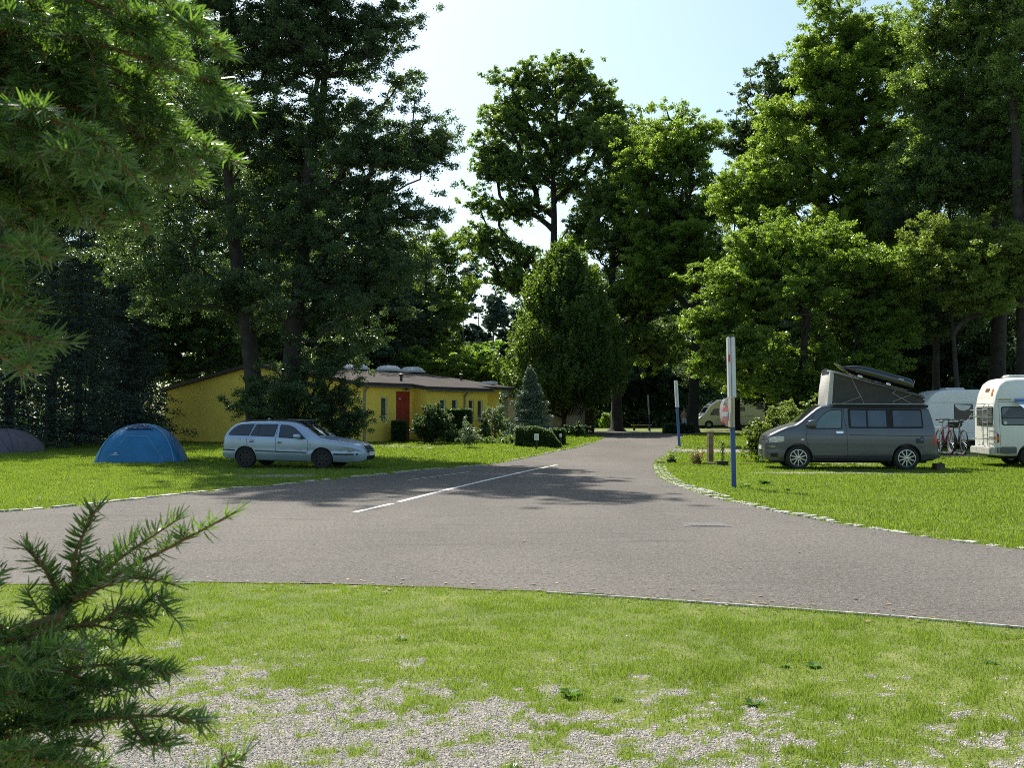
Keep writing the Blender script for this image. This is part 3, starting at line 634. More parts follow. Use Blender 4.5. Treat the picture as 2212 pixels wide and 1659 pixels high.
def hornbeam():
    Y = 60.0; px = 1218; s = Y/F; X0 = wx(px, Y); g = G(X0, Y); rg = np.random.default_rng(7)
    t = thing('hornbeam_tree', 'conical hornbeam with dense upright sprays growing from the dark planter', 'tree', (X0, Y, g))
    zb = wz(880, Y)-g; zt = wz(556, Y)-g; W = 128*s; C = []
    n = 1000; f = rg.random(n)**1.1
    prof = lambda f: np.interp(f, [0, .08, .25, .45, .7, .88, 1], [.55, .88, 1.0, .84, .62, .34, .04])
    a = rg.random(n)*6.283; r = W*prof(f)*(rg.random(n)**.35)*(.70+.62*fbm(a*1.6+20, f*9, 1.0, 2)); C = np.stack([np.cos(a)*r, np.sin(a)*r, zb+f*(zt-zb)], -1)
    mb = MB()
    mb.tube([(0, 0, -.1), (0, 0, .8), (.05, 0, 1.2)], [.17, .15, .14], 10)
    for j in range(22):
        q = C[rg.integers(n)]; mb.tube([(0, 0, 1.0), (q[0]*.45, q[1]*.45, 1.0+(q[2]-1)*.4), tuple(q)], [.08, .05, .01], 6, cap=False)
    for q in C[::3]:
        b = np.array([q[0]*.55, q[1]*.55, max(1.2, q[2]-1.6)]); mb.tube([tuple(b), tuple(q)], [.018, .006], 4, cap=False)
    mb.build('trunk', BARK, t, smooth=True, fix=False)
    P = C[:, None, :]+rg.normal(size=(n, 3, 3))*.22; P = P.reshape(-1, 3); k = 40   # upright sprays
    u = rg.random((len(P), k, 1)); out = P/np.maximum(np.linalg.norm(P[:, :2], axis=1)[:, None], .3); out[:, 2] = 0
    L = P[:, None, :]+u*(np.array([0, 0, .95])+out[:, None, :]*.28)+rg.normal(size=(len(P), k, 3))*.12*(1.25-u)
    link('crown', np_mesh('crown', leaf_quads(L.reshape(-1, 3), .16, rg, .1), 4), leaf_mat('hornbeam_dense', (.060, .105, .036), (.24, .37, .03), rough=.36, trans=.42), t)
hornbeam()
# --- right-hand group
px_tree('oak_tree', 'huge bright oak with forked bare limbs rising behind the camper van', 1862, 52,
        [(1870, 60, 70, 50), (1820, 60, 34, 50), (1780, 150, 60, 50), (1850, 170, 90, 70), (1930, 120, 70, 70), (1720, 260, 60, 50), (1800, 280, 90, 70), (1890, 290, 90, 70), (1960, 250, 60, 80), (1660, 340, 60, 40), (1740, 380, 100, 60), (1850, 400, 100, 60), (1630, 420, 70, 40), (1940, 400, 80, 70), (1680, 470, 110, 40), (1800, 500, 110, 45), (1920, 510, 80, 50), (1760, 90, 24, 22), (1600, 440, 40, 24), (1800, -10, 40, 30)],
        N(520), N(150000), 'lime', 130, trunk=[(1865, 950), (1862, 800), (1860, 680), (1868, 570), (1862, 500), (1850, 420), (1852, 300), (1845, 200), (1838, 90)], tw=38, clr=.66, flat=.75, upk=1.0, r_tip=.03)
px_tree('oak_tree', 'darker distant oak peeping out beyond the huge bright oak', 1660, 80,
        [(1640, 180, 40, 44), (1690, 170, 45, 36), (1610, 250, 36, 22), (1650, 270, 50, 36), (1735, 165, 30, 26), (1620, 320, 40, 30), (1690, 260, 60, 50), (1620, 290, 60, 40), (1700, 380, 80, 60)], N(120), N(26000), 'alder', 131, tw=20, clr=.8, r_tip=.04)
px_tree('beech_tree', 'low wide beech with layered bright sprays reaching down behind the camper van', 1740, 44,
        [(1720, 520, 110, 50), (1640, 560, 90, 50), (1820, 590, 100, 50), (1580, 620, 75, 45), (1700, 640, 130, 60), (1850, 680, 90, 60), (1570, 710, 60, 40), (1620, 760, 90, 55), (1740, 770, 120, 60), (1850, 780, 90, 50), (1690, 830, 90, 26), (1530, 600, 36, 18), (1540, 690, 34, 16), (1545, 800, 36, 20), (1920, 640, 55, 26), (1930, 720, 45, 20), (1780, 840, 80, 30), (1870, 590, 50, 24), (1790, 872, 100, 26), (1880, 860, 60, 30)],
        N(560), N(170000), 'beam', 132, lift=.25, trunk=[(1740, 950), (1742, 860), (1735, 760), (1742, 640), (1735, 540)], tw=26, clr=.55, flat=.38, upk=.5, outer=.55, r_tip=.02)
px_tree('oak_tree', 'towering oak with bare boughs above the white high-roof van', 2150, 46,
        [(2130, 20, 110, 70), (2050, 60, 80, 80), (2200, 90, 90, 90), (2080, 180, 90, 80), (2020, 260, 60, 80), (2140, 280, 90, 70), (2220, 260, 70, 90), (2040, 380, 80, 60), (2130, 400, 80, 50), (2220, 420, 70, 50), (2100, -120, 130, 90), (2010, 160, 50, 70), (1990, 380, 50, 40), (2240, -60, 110, 90)],
        N(420), N(125000), 'oak', 133, trunk=[(2162, 950), (2158, 800), (2160, 620), (2152, 460), (2145, 340), (2120, 210), (2100, 90), (2090, -140)], tw=36, clr=.68, flat=.75, upk=1.0, r_tip=.03)
px_tree('oak_tree', 'tall oak with straight trunk at the picture edge over the white van', 2215, 43,
        [(2240, 60, 80, 90), (2260, 250, 80, 90), (2200, -80, 90, 90), (2270, 420, 70, 80), (2190, 180, 40, 50)], N(130), N(36000), 'oak', 134, trunk=[(2215, 960), (2212, 700), (2206, 480), (2200, 300), (2190, 120), (2195, -60)], tw=34, clr=.75, upk=1.0)
px_tree('maple_tree', 'smaller tree with pale mottled foliage over the white caravan', 2075, 42.5,
        [(2070, 510, 70, 40), (2010, 560, 50, 36), (2130, 540, 80, 50), (2060, 600, 80, 40), (2180, 590, 60, 50), (2000, 520, 30, 26), (2210, 520, 50, 50), (2120, 650, 70, 30)], N(150), N(48000), 'yellow', 135, trunk=[(2062, 960), (2066, 800), (2064, 680), (2072, 560)], tw=14, clr=.6, upk=.9)
px_tree('tree', 'slim dark trunked tree beside the camper van tail', 2022, 47, [(2000, 470, 70, 60), (1980, 600, 50, 50), (2030, 680, 70, 50), (2010, 380, 70, 60)], N(90), N(24000), 'alder', 136, trunk=[(2018, 955), (2022, 800), (2030, 640), (2020, 400)], tw=20, clr=.8)
RB = [(1930, 58, 380, 230), (2060, 62, 150, 240), (2190, 58, 420, 220), (2290, 60, 200, 240), (1860, 66, 420, 230), (2120, 70, 380, 240), (1980, 74, 460, 240), (2250, 74, 420, 240), (1760, 70, 430, 230), (1660, 72, 500, 200), (1840, 56, 600, 170), (2060, 56, 560, 170), (2180, 52, 640, 150)]
LRB = ['dark tree between the huge oak and the towering oak', 'very tall dim tree behind the towering oak', 'dim woodland tree over the white van roof', 'dim tree at the picture edge behind the straight oak', 'dim woodland tree behind the huge oak trunk', 'deep dim tree between two trunks over the caravan', 'deep dim tree over the camper roof box', 'deep dim tree behind the white van',
       'dim woodland tree behind the beech crown', 'dim woodland tree beyond the cream motorhome', 'low shady tree behind the pop-up roof', 'low shady tree behind the caravan', 'low shady tree behind the white van roof']
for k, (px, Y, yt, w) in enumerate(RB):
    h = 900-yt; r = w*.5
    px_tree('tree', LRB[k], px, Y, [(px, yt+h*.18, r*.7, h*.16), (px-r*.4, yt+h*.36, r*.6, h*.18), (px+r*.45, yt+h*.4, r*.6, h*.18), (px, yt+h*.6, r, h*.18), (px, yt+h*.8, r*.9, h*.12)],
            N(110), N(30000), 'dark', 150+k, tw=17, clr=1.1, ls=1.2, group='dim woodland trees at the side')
# the far wood as one mass behind everything
def woods():
    rg = np.random.default_rng(77); mb = MB(); PT = []
    for i in range(210):
        a = rg.uniform(-.66, .66); d = rg.uniform(100, 165); x, y = d*math.sin(a)*1.1, d*math.cos(a)
        px = 1106+F*x/y
        if 1230 < px < 1780 and y < 118: y += 20; x = (px-1106)/F*y
        top = rg.uniform(15, 21) if not 960 < px < 1130 else rg.uniform(7, 9.5)
        g = G(x, y); mb.tube([(x, y, g-.1), (x+rg.normal()*.3, y, g+top*.8)], [.25, .08], 5, cap=False)
        n = 560; h = rg.random(n)**.8; r = (1.0-.75*(h-.35).clip(0))*4.2*rg.random(n)**.5; th = rg.random(n)*6.283
        PT.append(np.stack([x+np.cos(th)*r, y+np.sin(th)*r, g+.3+h*top], -1))
    P = np.concatenate(PT); o = link('woods', np_mesh('woods', leaf_quads(P, .75, rg, .1), 4), LM['dark']); tag(o, 'dark far-off wood closing the horizon behind the campsite', 'wood', kind='stuff')
    # undergrowth at the wood's edge
    n = N(70000); x = rg.uniform(-60, 62, n); y = 62+rg.random(n)*36+np.abs(x)*.1; hh = 2.6*fbm(x, y, .12, 3)**1.2+.3; z = rg.random(n)*hh
    k = ~((x > -8) & (x < 27) & (y < 94)); x, y, z = x[k], y[k], z[k]
    n3_ = N(70000); x3 = rg.uniform(-34, 44, n3_); y3 = 97+rg.random(n3_)*13; z3 = rg.random(n3_)*(2.2+2.6*fbm(x3, y3, .15, 3)); x, y, z = np.concatenate([x, x3]), np.concatenate([y, y3]), np.concatenate([z, z3])
    o = link('undergrowth', np_mesh('undergrowth', leaf_quads(np.stack([x, y, Gv(x, y)+z], -1), .34, rg, .3), 4), LM['hedge']); tag(o, 'shaded undergrowth along the edge of the wood', 'undergrowth', kind='stuff')
woods()
# ================================================================ the yellow house
YEL = mat('yellow_render', (.93, .67, .11), .9, var=.05, scale=.8, bump=.06, bscale=60)
ROOFM = mat('brown_roofing', (.062, .053, .050), .92, spec=.12, var=.2, scale=2.0, bump=.5, bscale=30)
FASC = mat('dark_fascia', (.045, .035, .032), .6, var=.2)
WHITE = mat('white_plastic', (.72, .72, .70), .4, var=.04)
DOORM = mat('dark_red_door', (.30, .028, .016), .5, var=.12, scale=3)
GLASS = mat('window_glass', (.05, .06, .065), .06, var=.3, spec=.8)
GREYM = mat('grey_metal', (.22, .22, .22), .45, metal=.5, var=.1)
DOME = mat('acrylic_dome', (.90, .90, .91), .15, var=.02, spec=.8, coat=.5, trans=.6)
PLINTH = mat('plinth', (.16, .145, .12), .9, var=.2, scale=4, bump=.3)
A0 = gp(782, 957); ang = R(51.6)
HX, HY = A0; HZ = .30
# local frame: x along the facade (away), y into the house (towards -n)
house = thing('yellow_house', 'long low yellow house with brown roof and three skylight domes', 'house', (HX, HY, HZ), ang)
L1, PR, LT, W_ = 3.35, 1.0, 11.35, 16.5
EV = 2.78; SL = math.tan(R(8.0)); RIDGE = 8.25
def zr(y): return EV+SL*(y if y <= RIDGE else 2*RIDGE-y)+(0 if y <= RIDGE else .0)
B1 = 8.06
def hw_(pts): return pts
# walls as footprint prism with sloped top
foot = [(0, 0), (L1, 0), (L1, -PR), (B1, -PR), (B1, .9), (LT, .9), (LT, W_), (0, W_)]
mb = MB()
def wall(a, b):
    n = max(1, int(abs(b[1]-a[1])/1.0)); 
    ptsl = [(a[0]+(b[0]-a[0])*i/n, a[1]+(b[1]-a[1])*i/n) for i in range(n+1)]
    ys_ = [p[1] for p in ptsl]
    if min(a[1], b[1]) < RIDGE < max(a[1], b[1]): ptsl.append((a[0]+(b[0]-a[0])*(RIDGE-a[1])/(b[1]-a[1]), RIDGE)); ptsl.sort(key=lambda p: (p[1]-a[1])*(1 if b[1] > a[1] else -1))
    for p, q in zip(ptsl, ptsl[1:]): mb.quad((p[0], p[1], -.6), (q[0], q[1], -.6), (q[0], q[1], zr(q[1])), (p[0], p[1], zr(p[1])))
for i in range(len(foot)): wall(foot[i], foot[(i+1) % len(foot)])
bm = None
WINDOWS = [(1.45, 0, 1.12, 2.20, .42), (4.55, -PR, 1.12, 2.12, .42), (5.45, -PR, 1.12, 2.12, .42), (6.75, -PR, 1.12, 2.12, .42), (7.45, -PR, 1.12, 2.12, .42), (9.0, .9, 1.12, 2.15, .42), (10.1, .9, 1.12, 2.15, .42)]
wall_o = mb.build('wall', YEL, house)
# cut the openings as real recesses
def cutter(boxes):
    c = MB()
    for b in boxes: c.box2(*b)
    return c
def boolean(o, cut_mb, op='DIFFERENCE'):
    c = cut_mb.build('cut_tmp', None); c.parent = o.parent
    md = o.modifiers.new('b', 'BOOLEAN'); md.operation = op; md.object = c; md.solver = 'EXACT'
    bpy.context.view_layer.update(); dg = bpy.context.evaluated_depsgraph_get()
    me = bpy.data.meshes.new_from_object(o.evaluated_get(dg)); o.modifiers.clear(); old = o.data; o.data = me; bpy.data.meshes.remove(old)
    cm = c.data; bpy.data.objects.remove(c); bpy.data.meshes.remove(cm)
    return o
# closed wall body for clean cuts: rebuild as a solid
bpy.data.objects.remove(wall_o)
def solid_walls():
    m = MB()
    tops = []
    bm = bmesh.new(); vs = [bm.verts.new((x, y, 0)) for x, y in foot]; f = bm.faces.new(vs)
    bmesh.ops.bisect_plane(bm, geom=bm.verts[:]+bm.edges[:]+bm.faces[:], plane_co=(0, RIDGE, 0), plane_no=(0, 1, 0))
    r = bmesh.ops.extrude_face_region(bm, geom=bm.faces[:]); up_ = [v for v in r['geom'] if isinstance(v, bmesh.types.BMVert)]
    for v in bm.verts: v.co.z = -.6
    for v in up_: v.co.z = zr(v.co.y)-.02
    bmesh.ops.recalc_face_normals(bm, faces=bm.faces)
    me = bpy.data.meshes.new('wall'); bm.to_mesh(me); bm.free(); return link('wall', me, YEL, house)
wall_o = solid_walls()
DX0, DX1 = 2.25, 3.22
boolean(wall_o, cutter([((x-w/2, y-.3, a), (x+w/2, y+.14, b)) for x, y, a, b, w in WINDOWS]+[((DX0, -.3, -.02), (DX1, .10, 2.5))]))
for x, y, a, b, w in WINDOWS:
    f = MB(); t_ = .045; yy = y+.10
    for p, q in [((x-w/2, yy-.03, a), (x-w/2+t_, yy+.03, b)), ((x+w/2-t_, yy-.03, a), (x+w/2, yy+.03, b)), ((x-w/2+t_, yy-.03, b-t_), (x+w/2-t_, yy+.03, b)), ((x-w/2+t_, yy-.03, a), (x+w/2-t_, yy+.03, a+t_))]: f.box2(p, q)
    wo = f.build('window', WHITE, house)
    MB().box2((x-w/2+t_, yy+.0, a+t_), (x+w/2-t_, yy+.012, b-t_)).build('pane', GLASS, wo)
    MB().box2((x-w/2-.04, y-.06, a-.045), (x+w/2+.04, y+.07, a-.003)).build('sill', WHITE, wo)
d = MB().box2((DX0+.003, .03, -.01), (DX1-.003, .08, 2.49)).build('door', DOORM, house)
MB().box2((DX0+.10, .012, 1.0), (DX0+.13, .03, 1.14)).tube([(DX0+.115, .015, 1.08), (DX0+.115, -.03, 1.08), (DX0+.22, -.03, 1.08)], .011, 8).build('handle', GREYM, d)
MB().box2((DX0+.22, .022, 2.1), (DX0+.34, .03, 2.16)).build('door_sign', WHITE, d)
# roof: two slopes as slabs with overhang and fascia
rf = MB(); OV = .22
outl = [(-OV, -OV), (L1-.15, -OV), (L1-.15, -PR-OV), (B1+OV, -PR-OV), (B1+OV, -OV+.1), (LT+OV, -OV+.1), (LT+OV, W_+OV), (-OV, W_+OV)]
bm = bmesh.new(); vs = [bm.verts.new((x, y, 0)) for x, y in outl]; bm.faces.new(vs)
bmesh.ops.bisect_plane(bm, geom=bm.verts[:]+bm.edges[:]+bm.faces[:], plane_co=(0, RIDGE, 0), plane_no=(0, 1, 0))
r = bmesh.ops.extrude_face_region(bm, geom=bm.faces[:]); up_ = set(v for v in r['geom'] if isinstance(v, bmesh.types.BMVert))
for v in bm.verts: v.co.z = zr(v.co.y)+(.12 if v in up_ else 0.0)
bmesh.ops.recalc_face_normals(bm, faces=bm.faces)
me = bpy.data.meshes.new('roof'); bm.to_mesh(me); bm.free(); roof = link('roof', me, ROOFM, house)
# fascia boards and gutter
fa = MB()
for a, b in zip(outl, outl[1:]+outl[:1]):
    d2 = Vector(b)-Vector(a); nn = Vector((d2.y, -d2.x)).normalized()*.012
    seg = [a, b]
    if min(a[1], b[1]) < RIDGE < max(a[1], b[1]): seg = [a, (a[0], RIDGE), b]
    for p, q in zip(seg, seg[1:]):
        P = [(p[0]+nn.x*s, p[1]+nn.y*s, zr(p[1])+h) for s, h in ((.2, -.05), (1.2, -.05), (1.2, .135), (.2, .135))]
        Q_ = [(q[0]+nn.x*s, q[1]+nn.y*s, zr(q[1])+h) for s, h in ((.2, -.05), (1.2, -.05), (1.2, .135), (.2, .135))]
        fa.add(P+Q_, [(0, 1, 5, 4), (1, 2, 6, 5), (2, 3, 7, 6), (3, 0, 4, 7), (0, 3, 2, 1), (4, 5, 6, 7)])
fa.build('fascia', FASC, roof)
for k, (x0, x1, y) in enumerate([(L1-.15, B1+OV, -PR-OV-.07), (-OV, L1-.2, -OV-.07)]):
    gz = zr(y)-.02; MB().prism([(y+.07*math.cos(a), gz+.07*math.sin(a)) for a in [math.pi+math.pi*i/8 for i in range(9)]]+[(y+.055, gz), (y-.055, gz)], x0, x1, 'yz').build('gutter', GREYM, roof)
MB().tube([(6.15, -PR-OV-.05, EV-PR*SL-.12), (6.15, -PR-.07, EV-PR*SL-.35), (6.15, -PR-.06, 0.05)], .045, 10).build('downpipe', GREYM, house)
MB().tube([(.12, -OV-.05, EV-.12), (.12, -.07, EV-.35), (.12, -.06, 0.0)], .045, 10).build('downpipe', GREYM, house)
lp = MB(); lp.tube([(2.73, 0, 2.66), (2.73, -.18, 2.72), (2.73, -.26, 2.66)], .018, 8); lp.lathe([(.02, 2.68), (.05, 2.66), (.14, 2.56), (.13, 2.56)], 16, 'z', (2.73, -.27, 0)); lp.build('wall_lamp', FASC, house, smooth=True)
def dome(x, y, w, h):
    z = zr(y)+.12; m = MB(); m.box((x, y, z+.05), (w, w, .12)); c = m.build('skylight', CONC2 if False else WHITE, roof, bevel=.01)
    n = 12; vs = []; 
    for i in range(n+1):
        for j in range(n+1):
            u, v = 2*i/n-1, 2*j/n-1; vs.append((x+u*w*.48, y+v*w*.48, z+.11+h*(1-u**4)**.6*(1-v**4)**.6*.999))
    fs = [(i*(n+1)+j, (i+1)*(n+1)+j, (i+1)*(n+1)+j+1, i*(n+1)+j+1) for i in range(n) for j in range(n)]
    MB().add(vs, fs).build('skylight_dome', DOME, c, smooth=True)
for s in (6.3, 8.9, 10.9): dome(s, RIDGE-.9, 1.15, .24)
for s, y in [(3.9, 1.3), (10.7, 3.2)]:
    v = MB(); v.lathe([(.07, 0), (.07, .28), (.13, .30), (.13, .36), (.02, .42)], 14, 'z', (s, y, zr(y)+.1)); v.build('vent_pipe', FASC, roof, smooth=True)
MB().box((11.0, 1.3, zr(1.3)+.2), (.5, .8, .18)).build('roof_vent', WHITE, roof, bevel=.02)
MB().box2((2.0, -.9, -.13), (4.0, -.01, .02)).build('doorstep', PAV, house) if False else None
# ---------------------------------------------------------------- pale outbuilding
CREAM = mat('cream_render', (.50, .47, .36), .9, var=.08, scale=2, bump=.2)
TILE = mat('grey_roof_tile', (.34, .36, .38), .35, var=.25, scale=9, spec=.8)
ox, oy = wx(1098, 61), 61.0; og = G(ox, oy)
ob = thing('outbuilding', 'small cream outbuilding with grey tiled roof behind the blue spruce', 'outbuilding', (ox, oy, og), R(6))
OL = 4.9; wo = MB().box2((0, 0, -.1), (OL, 3.2, 2.28)).build('wall', CREAM, ob)
boolean(wo, cutter([((2.55, -.2, 1.15), (3.0, .12, 1.75)), ((.5, -.2, -.05), (1.35, .12, 2.0))]))
w1 = MB().box2((2.55, .06, 1.15), (3.0, .10, 1.75)).build('window', WHITE, ob); MB().box2((2.60, .045, 1.2), (2.95, .058, 1.7)).build('pane', GLASS, w1)
MB().box2((.5, .06, -.03), (1.35, .10, 2.0)).build('door', mat('brown_door', (.10, .06, .04), .6), ob)
rm = MB(); n = 40
for i in range(n):
    x0 = -.2+i*(OL*.62)/n; x1 = x0+(OL*.62)/n
    for j in range(10):
        y0 = -.25+j*.22; z0 = 2.34+j*.055; rm.add([(x0, y0, z0+.02), (x1, y0, z0+.02+.015*(i % 2)), (x1, y0+.23, z0+.06), (x0, y0+.23, z0+.06)], [(0, 1, 2, 3)])
rm.box2((-.2, -.25, 2.30), (OL*.62-.2, 2.2, 2.33)); rm.prism([(-.25, 2.33), (2.2, 2.33), (2.2, 2.88), (1.95, 2.88)], -.2, -.17, 'yz')
rm.prism([(1.95, 2.3), (3.3, 2.3), (1.95, 2.88)], -.2, OL*.62-.2, 'yz')
rm.build('roof', TILE, ob)
MB().box2((OL*.62-.19, -.15, 2.285), (OL+.15, 3.35, 2.42)).build('flat_roof', FASC, ob)
# wooden lattice gate beside it
WOOD = mat('weathered_wood', (.22, .15, .10), .85, var=.3, scale=5, bump=.6, bscale=25)
WOODD = mat('dark_wood', (.055, .032, .022), .85, var=.3, scale=5, bump=.4)
fx, fy = wx(1264, 60), 60.0; fgx = G(fx, fy)
lt = thing('lattice_fence', 'dark wooden lattice fence panel with a post beside the outbuilding', 'fence', (fx, fy, fgx), R(0))
lm_ = MB()
for i in range(7):
    a = -.2+i*.12
    lm_.tube([(max(a, 0), .0, max(-a, 0)*3+.05), (min(a+.5, .44), .0, min(.05+max(-a, 0)*3+1.4, 1.42))], .013, 4); lm_.tube([(min(a+.5, .44), .02, .05), (max(a, 0), .02, 1.42)], .013, 4)
for z in (.1, .5, .9, 1.35): lm_.box((.22, .01, z), (.46, .03, .07))
for x in (.02, .16, .30): lm_.box((x, .03, .75), (.09, .02, 1.4))
lm_.build('lattice', WOODD, lt)
MB().box((.50, 0, .72), (.10, .10, 1.65)).build('post', WOODD, lt, bevel=.006)
# ---------------------------------------------------------------- shrubs and hedges round the house
def box_hedge(name, label, pts, h, nleaf, lm, seed, ls=.055, Y=50, round_=.0, group='clipped hedges by the house', inner=True):
    "pts: ground polygon; leaves on and under the surface of a clipped body"
    rg = np.random.default_rng(seed); cx = sum(p[0] for p in pts)/len(pts); cy = sum(p[1] for p in pts)/len(pts); g = G(cx, cy)
    t = thing(name, label, 'hedge', (cx, cy, g), 0, group)
    P = np.array(pts)-np.array([cx, cy]); k = 0; out = []
    m = nleaf*3; x = rg.uniform(P[:, 0].min(), P[:, 0].max(), m); y = rg.uniform(P[:, 1].min(), P[:, 1].max(), m); ok = in_poly(x, y, [tuple(p) for p in P]); x, y = x[ok], y[ok]
    hh = h(x+cx, y+cy) if callable(h) else np.full(len(x), h); z = hh*(1-(rg.random(len(x))**2.2))
    L = np.stack([x, y, z], -1)[:nleaf]; n = len(P); E = []
    for i in range(n):
        a, b = P[i], P[(i+1) % n]; mm = int(nleaf*.25); u = rg.random(mm)[:, None]; q = a+(b-a)*u+rg.normal(size=(mm, 2))*.03; hq = h(q[:, 0]+cx, q[:, 1]+cy) if callable(h) else np.full(mm, h); E.append(np.stack([q[:, 0], q[:, 1], hq*rg.random(mm)], -1))
    L = np.concatenate([L]+E); L += rg.normal(size=L.shape)*.025
    link('foliage', np_mesh('foliage', leaf_quads(L, ls, rg, .3), 4), LM[lm], t)
    s = MB()
    for i in range(9): s.tube([(P[:, 0].min()*.7+i*(P[:, 0].max()-P[:, 0].min())*.7/8, 0, -.05), (P[:, 0].min()*.7+i*(P[:, 0].max()-P[:, 0].min())*.7/8, 0, .5)], .02, 5)
    s.build('stem', BARK, t); return t
def rect(px0, px1, pyb, depth, skew=0.0):
    a = gp(px0, pyb); b = gp(px1, pyb); return [a, b, (b[0]+skew, b[1]+depth), (a[0]+skew, a[1]+depth)]
box_hedge('clipped_hedge', 'narrow dark clipped bush standing in front of the red door', rect(847, 875, 956, .7), 1.0, 9000, 'hedge', 1)
px_tree('shrub', 'big round dark shrub at the protruding yellow wall', 935, 45.0, [(935, 905, 27, 22), (915, 925, 18, 25), (950, 935, 20, 20), (938, 890, 16, 10), (958, 915, 12, 20), (930, 950, 25, 8), (935, 940, 27, 14), (935, 920, 30, 24)], 130, 30000, 'hedge', 201, gap=0, trunk=[(935, 956), (935, 930), (935, 905)], tw=4, clr=.20, flat=1, cat='shrub', ls=.6, r_tip=.01, flare=1)
bh = rect(967, 1016, 956, .8); box_hedge('clipped_hedge', 'tall boxy clipped hedge with bright green top under the house windows', bh, 1.56, 15000, 'hedge', 2, ls=.07)
px_tree('shrub', 'small low bush at the foot of the boxy clipped hedge', 982, 44.5, [(982, 945, 16, 9), (996, 948, 12, 7)], 20, 4500, 'hedge', 202, branch=False, clr=.13, flat=1, cat='shrub', ls=.55)
px_tree('young_tree', 'slim pale silvery sapling on the lawn before the clipped hedge', 1014, 41.8, [(1014, 940, 14, 12), (1012, 925, 9, 12), (1020, 952, 12, 8), (1004, 950, 10, 8)], 46, 2600, 'silver', 203, trunk=[(1014, 967), (1014, 945), (1013, 915)], tw=1.4, clr=.13, flat=1, cat='sapling', ls=.7, r_tip=.004, flare=1)
for k, (px, py, w, h_, lb) in enumerate([(1068, 900, 16, 26, 'pale loose shrub against the shaded end of the yellow house'), (1052, 925, 8, 22, 'thin pale shrub next to the yellow house corner'), (1090, 925, 16, 18, 'loose leafy shrub between the house end and the blue spruce')]):
    px_tree('shrub', lb, px, 49+k*.7, [(px, py, w, h_), (px+5, py+18, w*.9, 12)], 30, 4200, 'silver' if k < 2 else 'oak', 210+k, trunk=[(px, 952), (px, 930), (px, py)], tw=1.5, clr=.18, flat=1, cat='shrub', ls=.6, r_tip=.005, flare=1, group='loose shrubs at the house end')
px_tree('flower_bed', 'low mixed green planting between the sapling and the curved hedge', 1074, 45, [(1050, 955, 18, 6), (1075, 954, 18, 6), (1100, 954, 16, 7)], 60, 9000, 'oak', 220, branch=False, clr=.12, flat=1, cat='planting', ls=.55)
conifer('blue_spruce', 'bluish young spruce between the yellow house and the outbuilding', 1145, 47, 795, 118, N(34000), 'blue', 221, tiers=26, crown_from=.02, power=.85, droop=.08, ls=.75, tw=5)
ca, cb = gp(1115, 965), gp(1208, 968)
def ch(x, y): return np.interp(x, [ca[0], ca[0]+.9, ca[0]+1.5, cb[0]], [.84, .88, .70, .18])
box_hedge('clipped_hedge', 'clipped hedge sloping down in a curve beside the road', [ca, (cb[0], cb[1]-.3), (cb[0], cb[1]+.9), (ca[0], ca[1]+1.0)], ch, 14000, 'hedge', 3, ls=.06)
box_hedge('clipped_hedge', 'short square hedge end beyond the curved hedge', rect(1190, 1219, 962, .8), .72, 6000, 'hedge', 4, ls=.06)
px_tree('shrub', 'dark rounded bush below the outbuilding wall', 1240, 52, [(1240, 935, 22, 14), (1225, 940, 14, 12)], 30, 7000, 'hedge', 223, branch=False, clr=.25, flat=.9, cat='shrub', ls=.6)
hx, hy = wx(1220, 59.2), 59.2
pb = thing('planter_box', 'dark square planter around the foot of the conical hornbeam', 'planter', (hx, hy-.0, G(hx, hy)))
mm = MB(); 
for a, b in [((-.5, -.5, 0), (.5, -.44, .48)), ((-.5, .44, 0), (.5, .5, .48)), ((-.5, -.44, 0), (-.44, .44, .48)), ((.44, -.44, 0), (.5, .44, .48))]: mm.box2(a, b)
mm.build('box', FASC, pb); MB().box2((-.44, -.44, .3), (.44, .44, .40)).build('soil', mat('soil', (.05, .035, .025), .95), pb)
px_tree('shrub', 'bright young bush sprouting behind the lattice fence', 1281, 64, [(1278, 895, 9, 14), (1284, 912, 8, 8)], 20, 1600, 'young', 224, trunk=[(1281, 935), (1281, 900)], tw=1, clr=.2, flat=1, cat='shrub', ls=.8, r_tip=.005, flare=1)
px_tree('shrub', 'small bright bush on the grass beyond the road bend', 1313, 76, [(1313, 905, 9, 12), (1306, 914, 8, 6)], 20, 1600, 'young', 225, trunk=[(1313, 925), (1313, 905)], tw=1, clr=.2, flat=1, cat='shrub', ls=.8, r_tip=.005, flare=1)
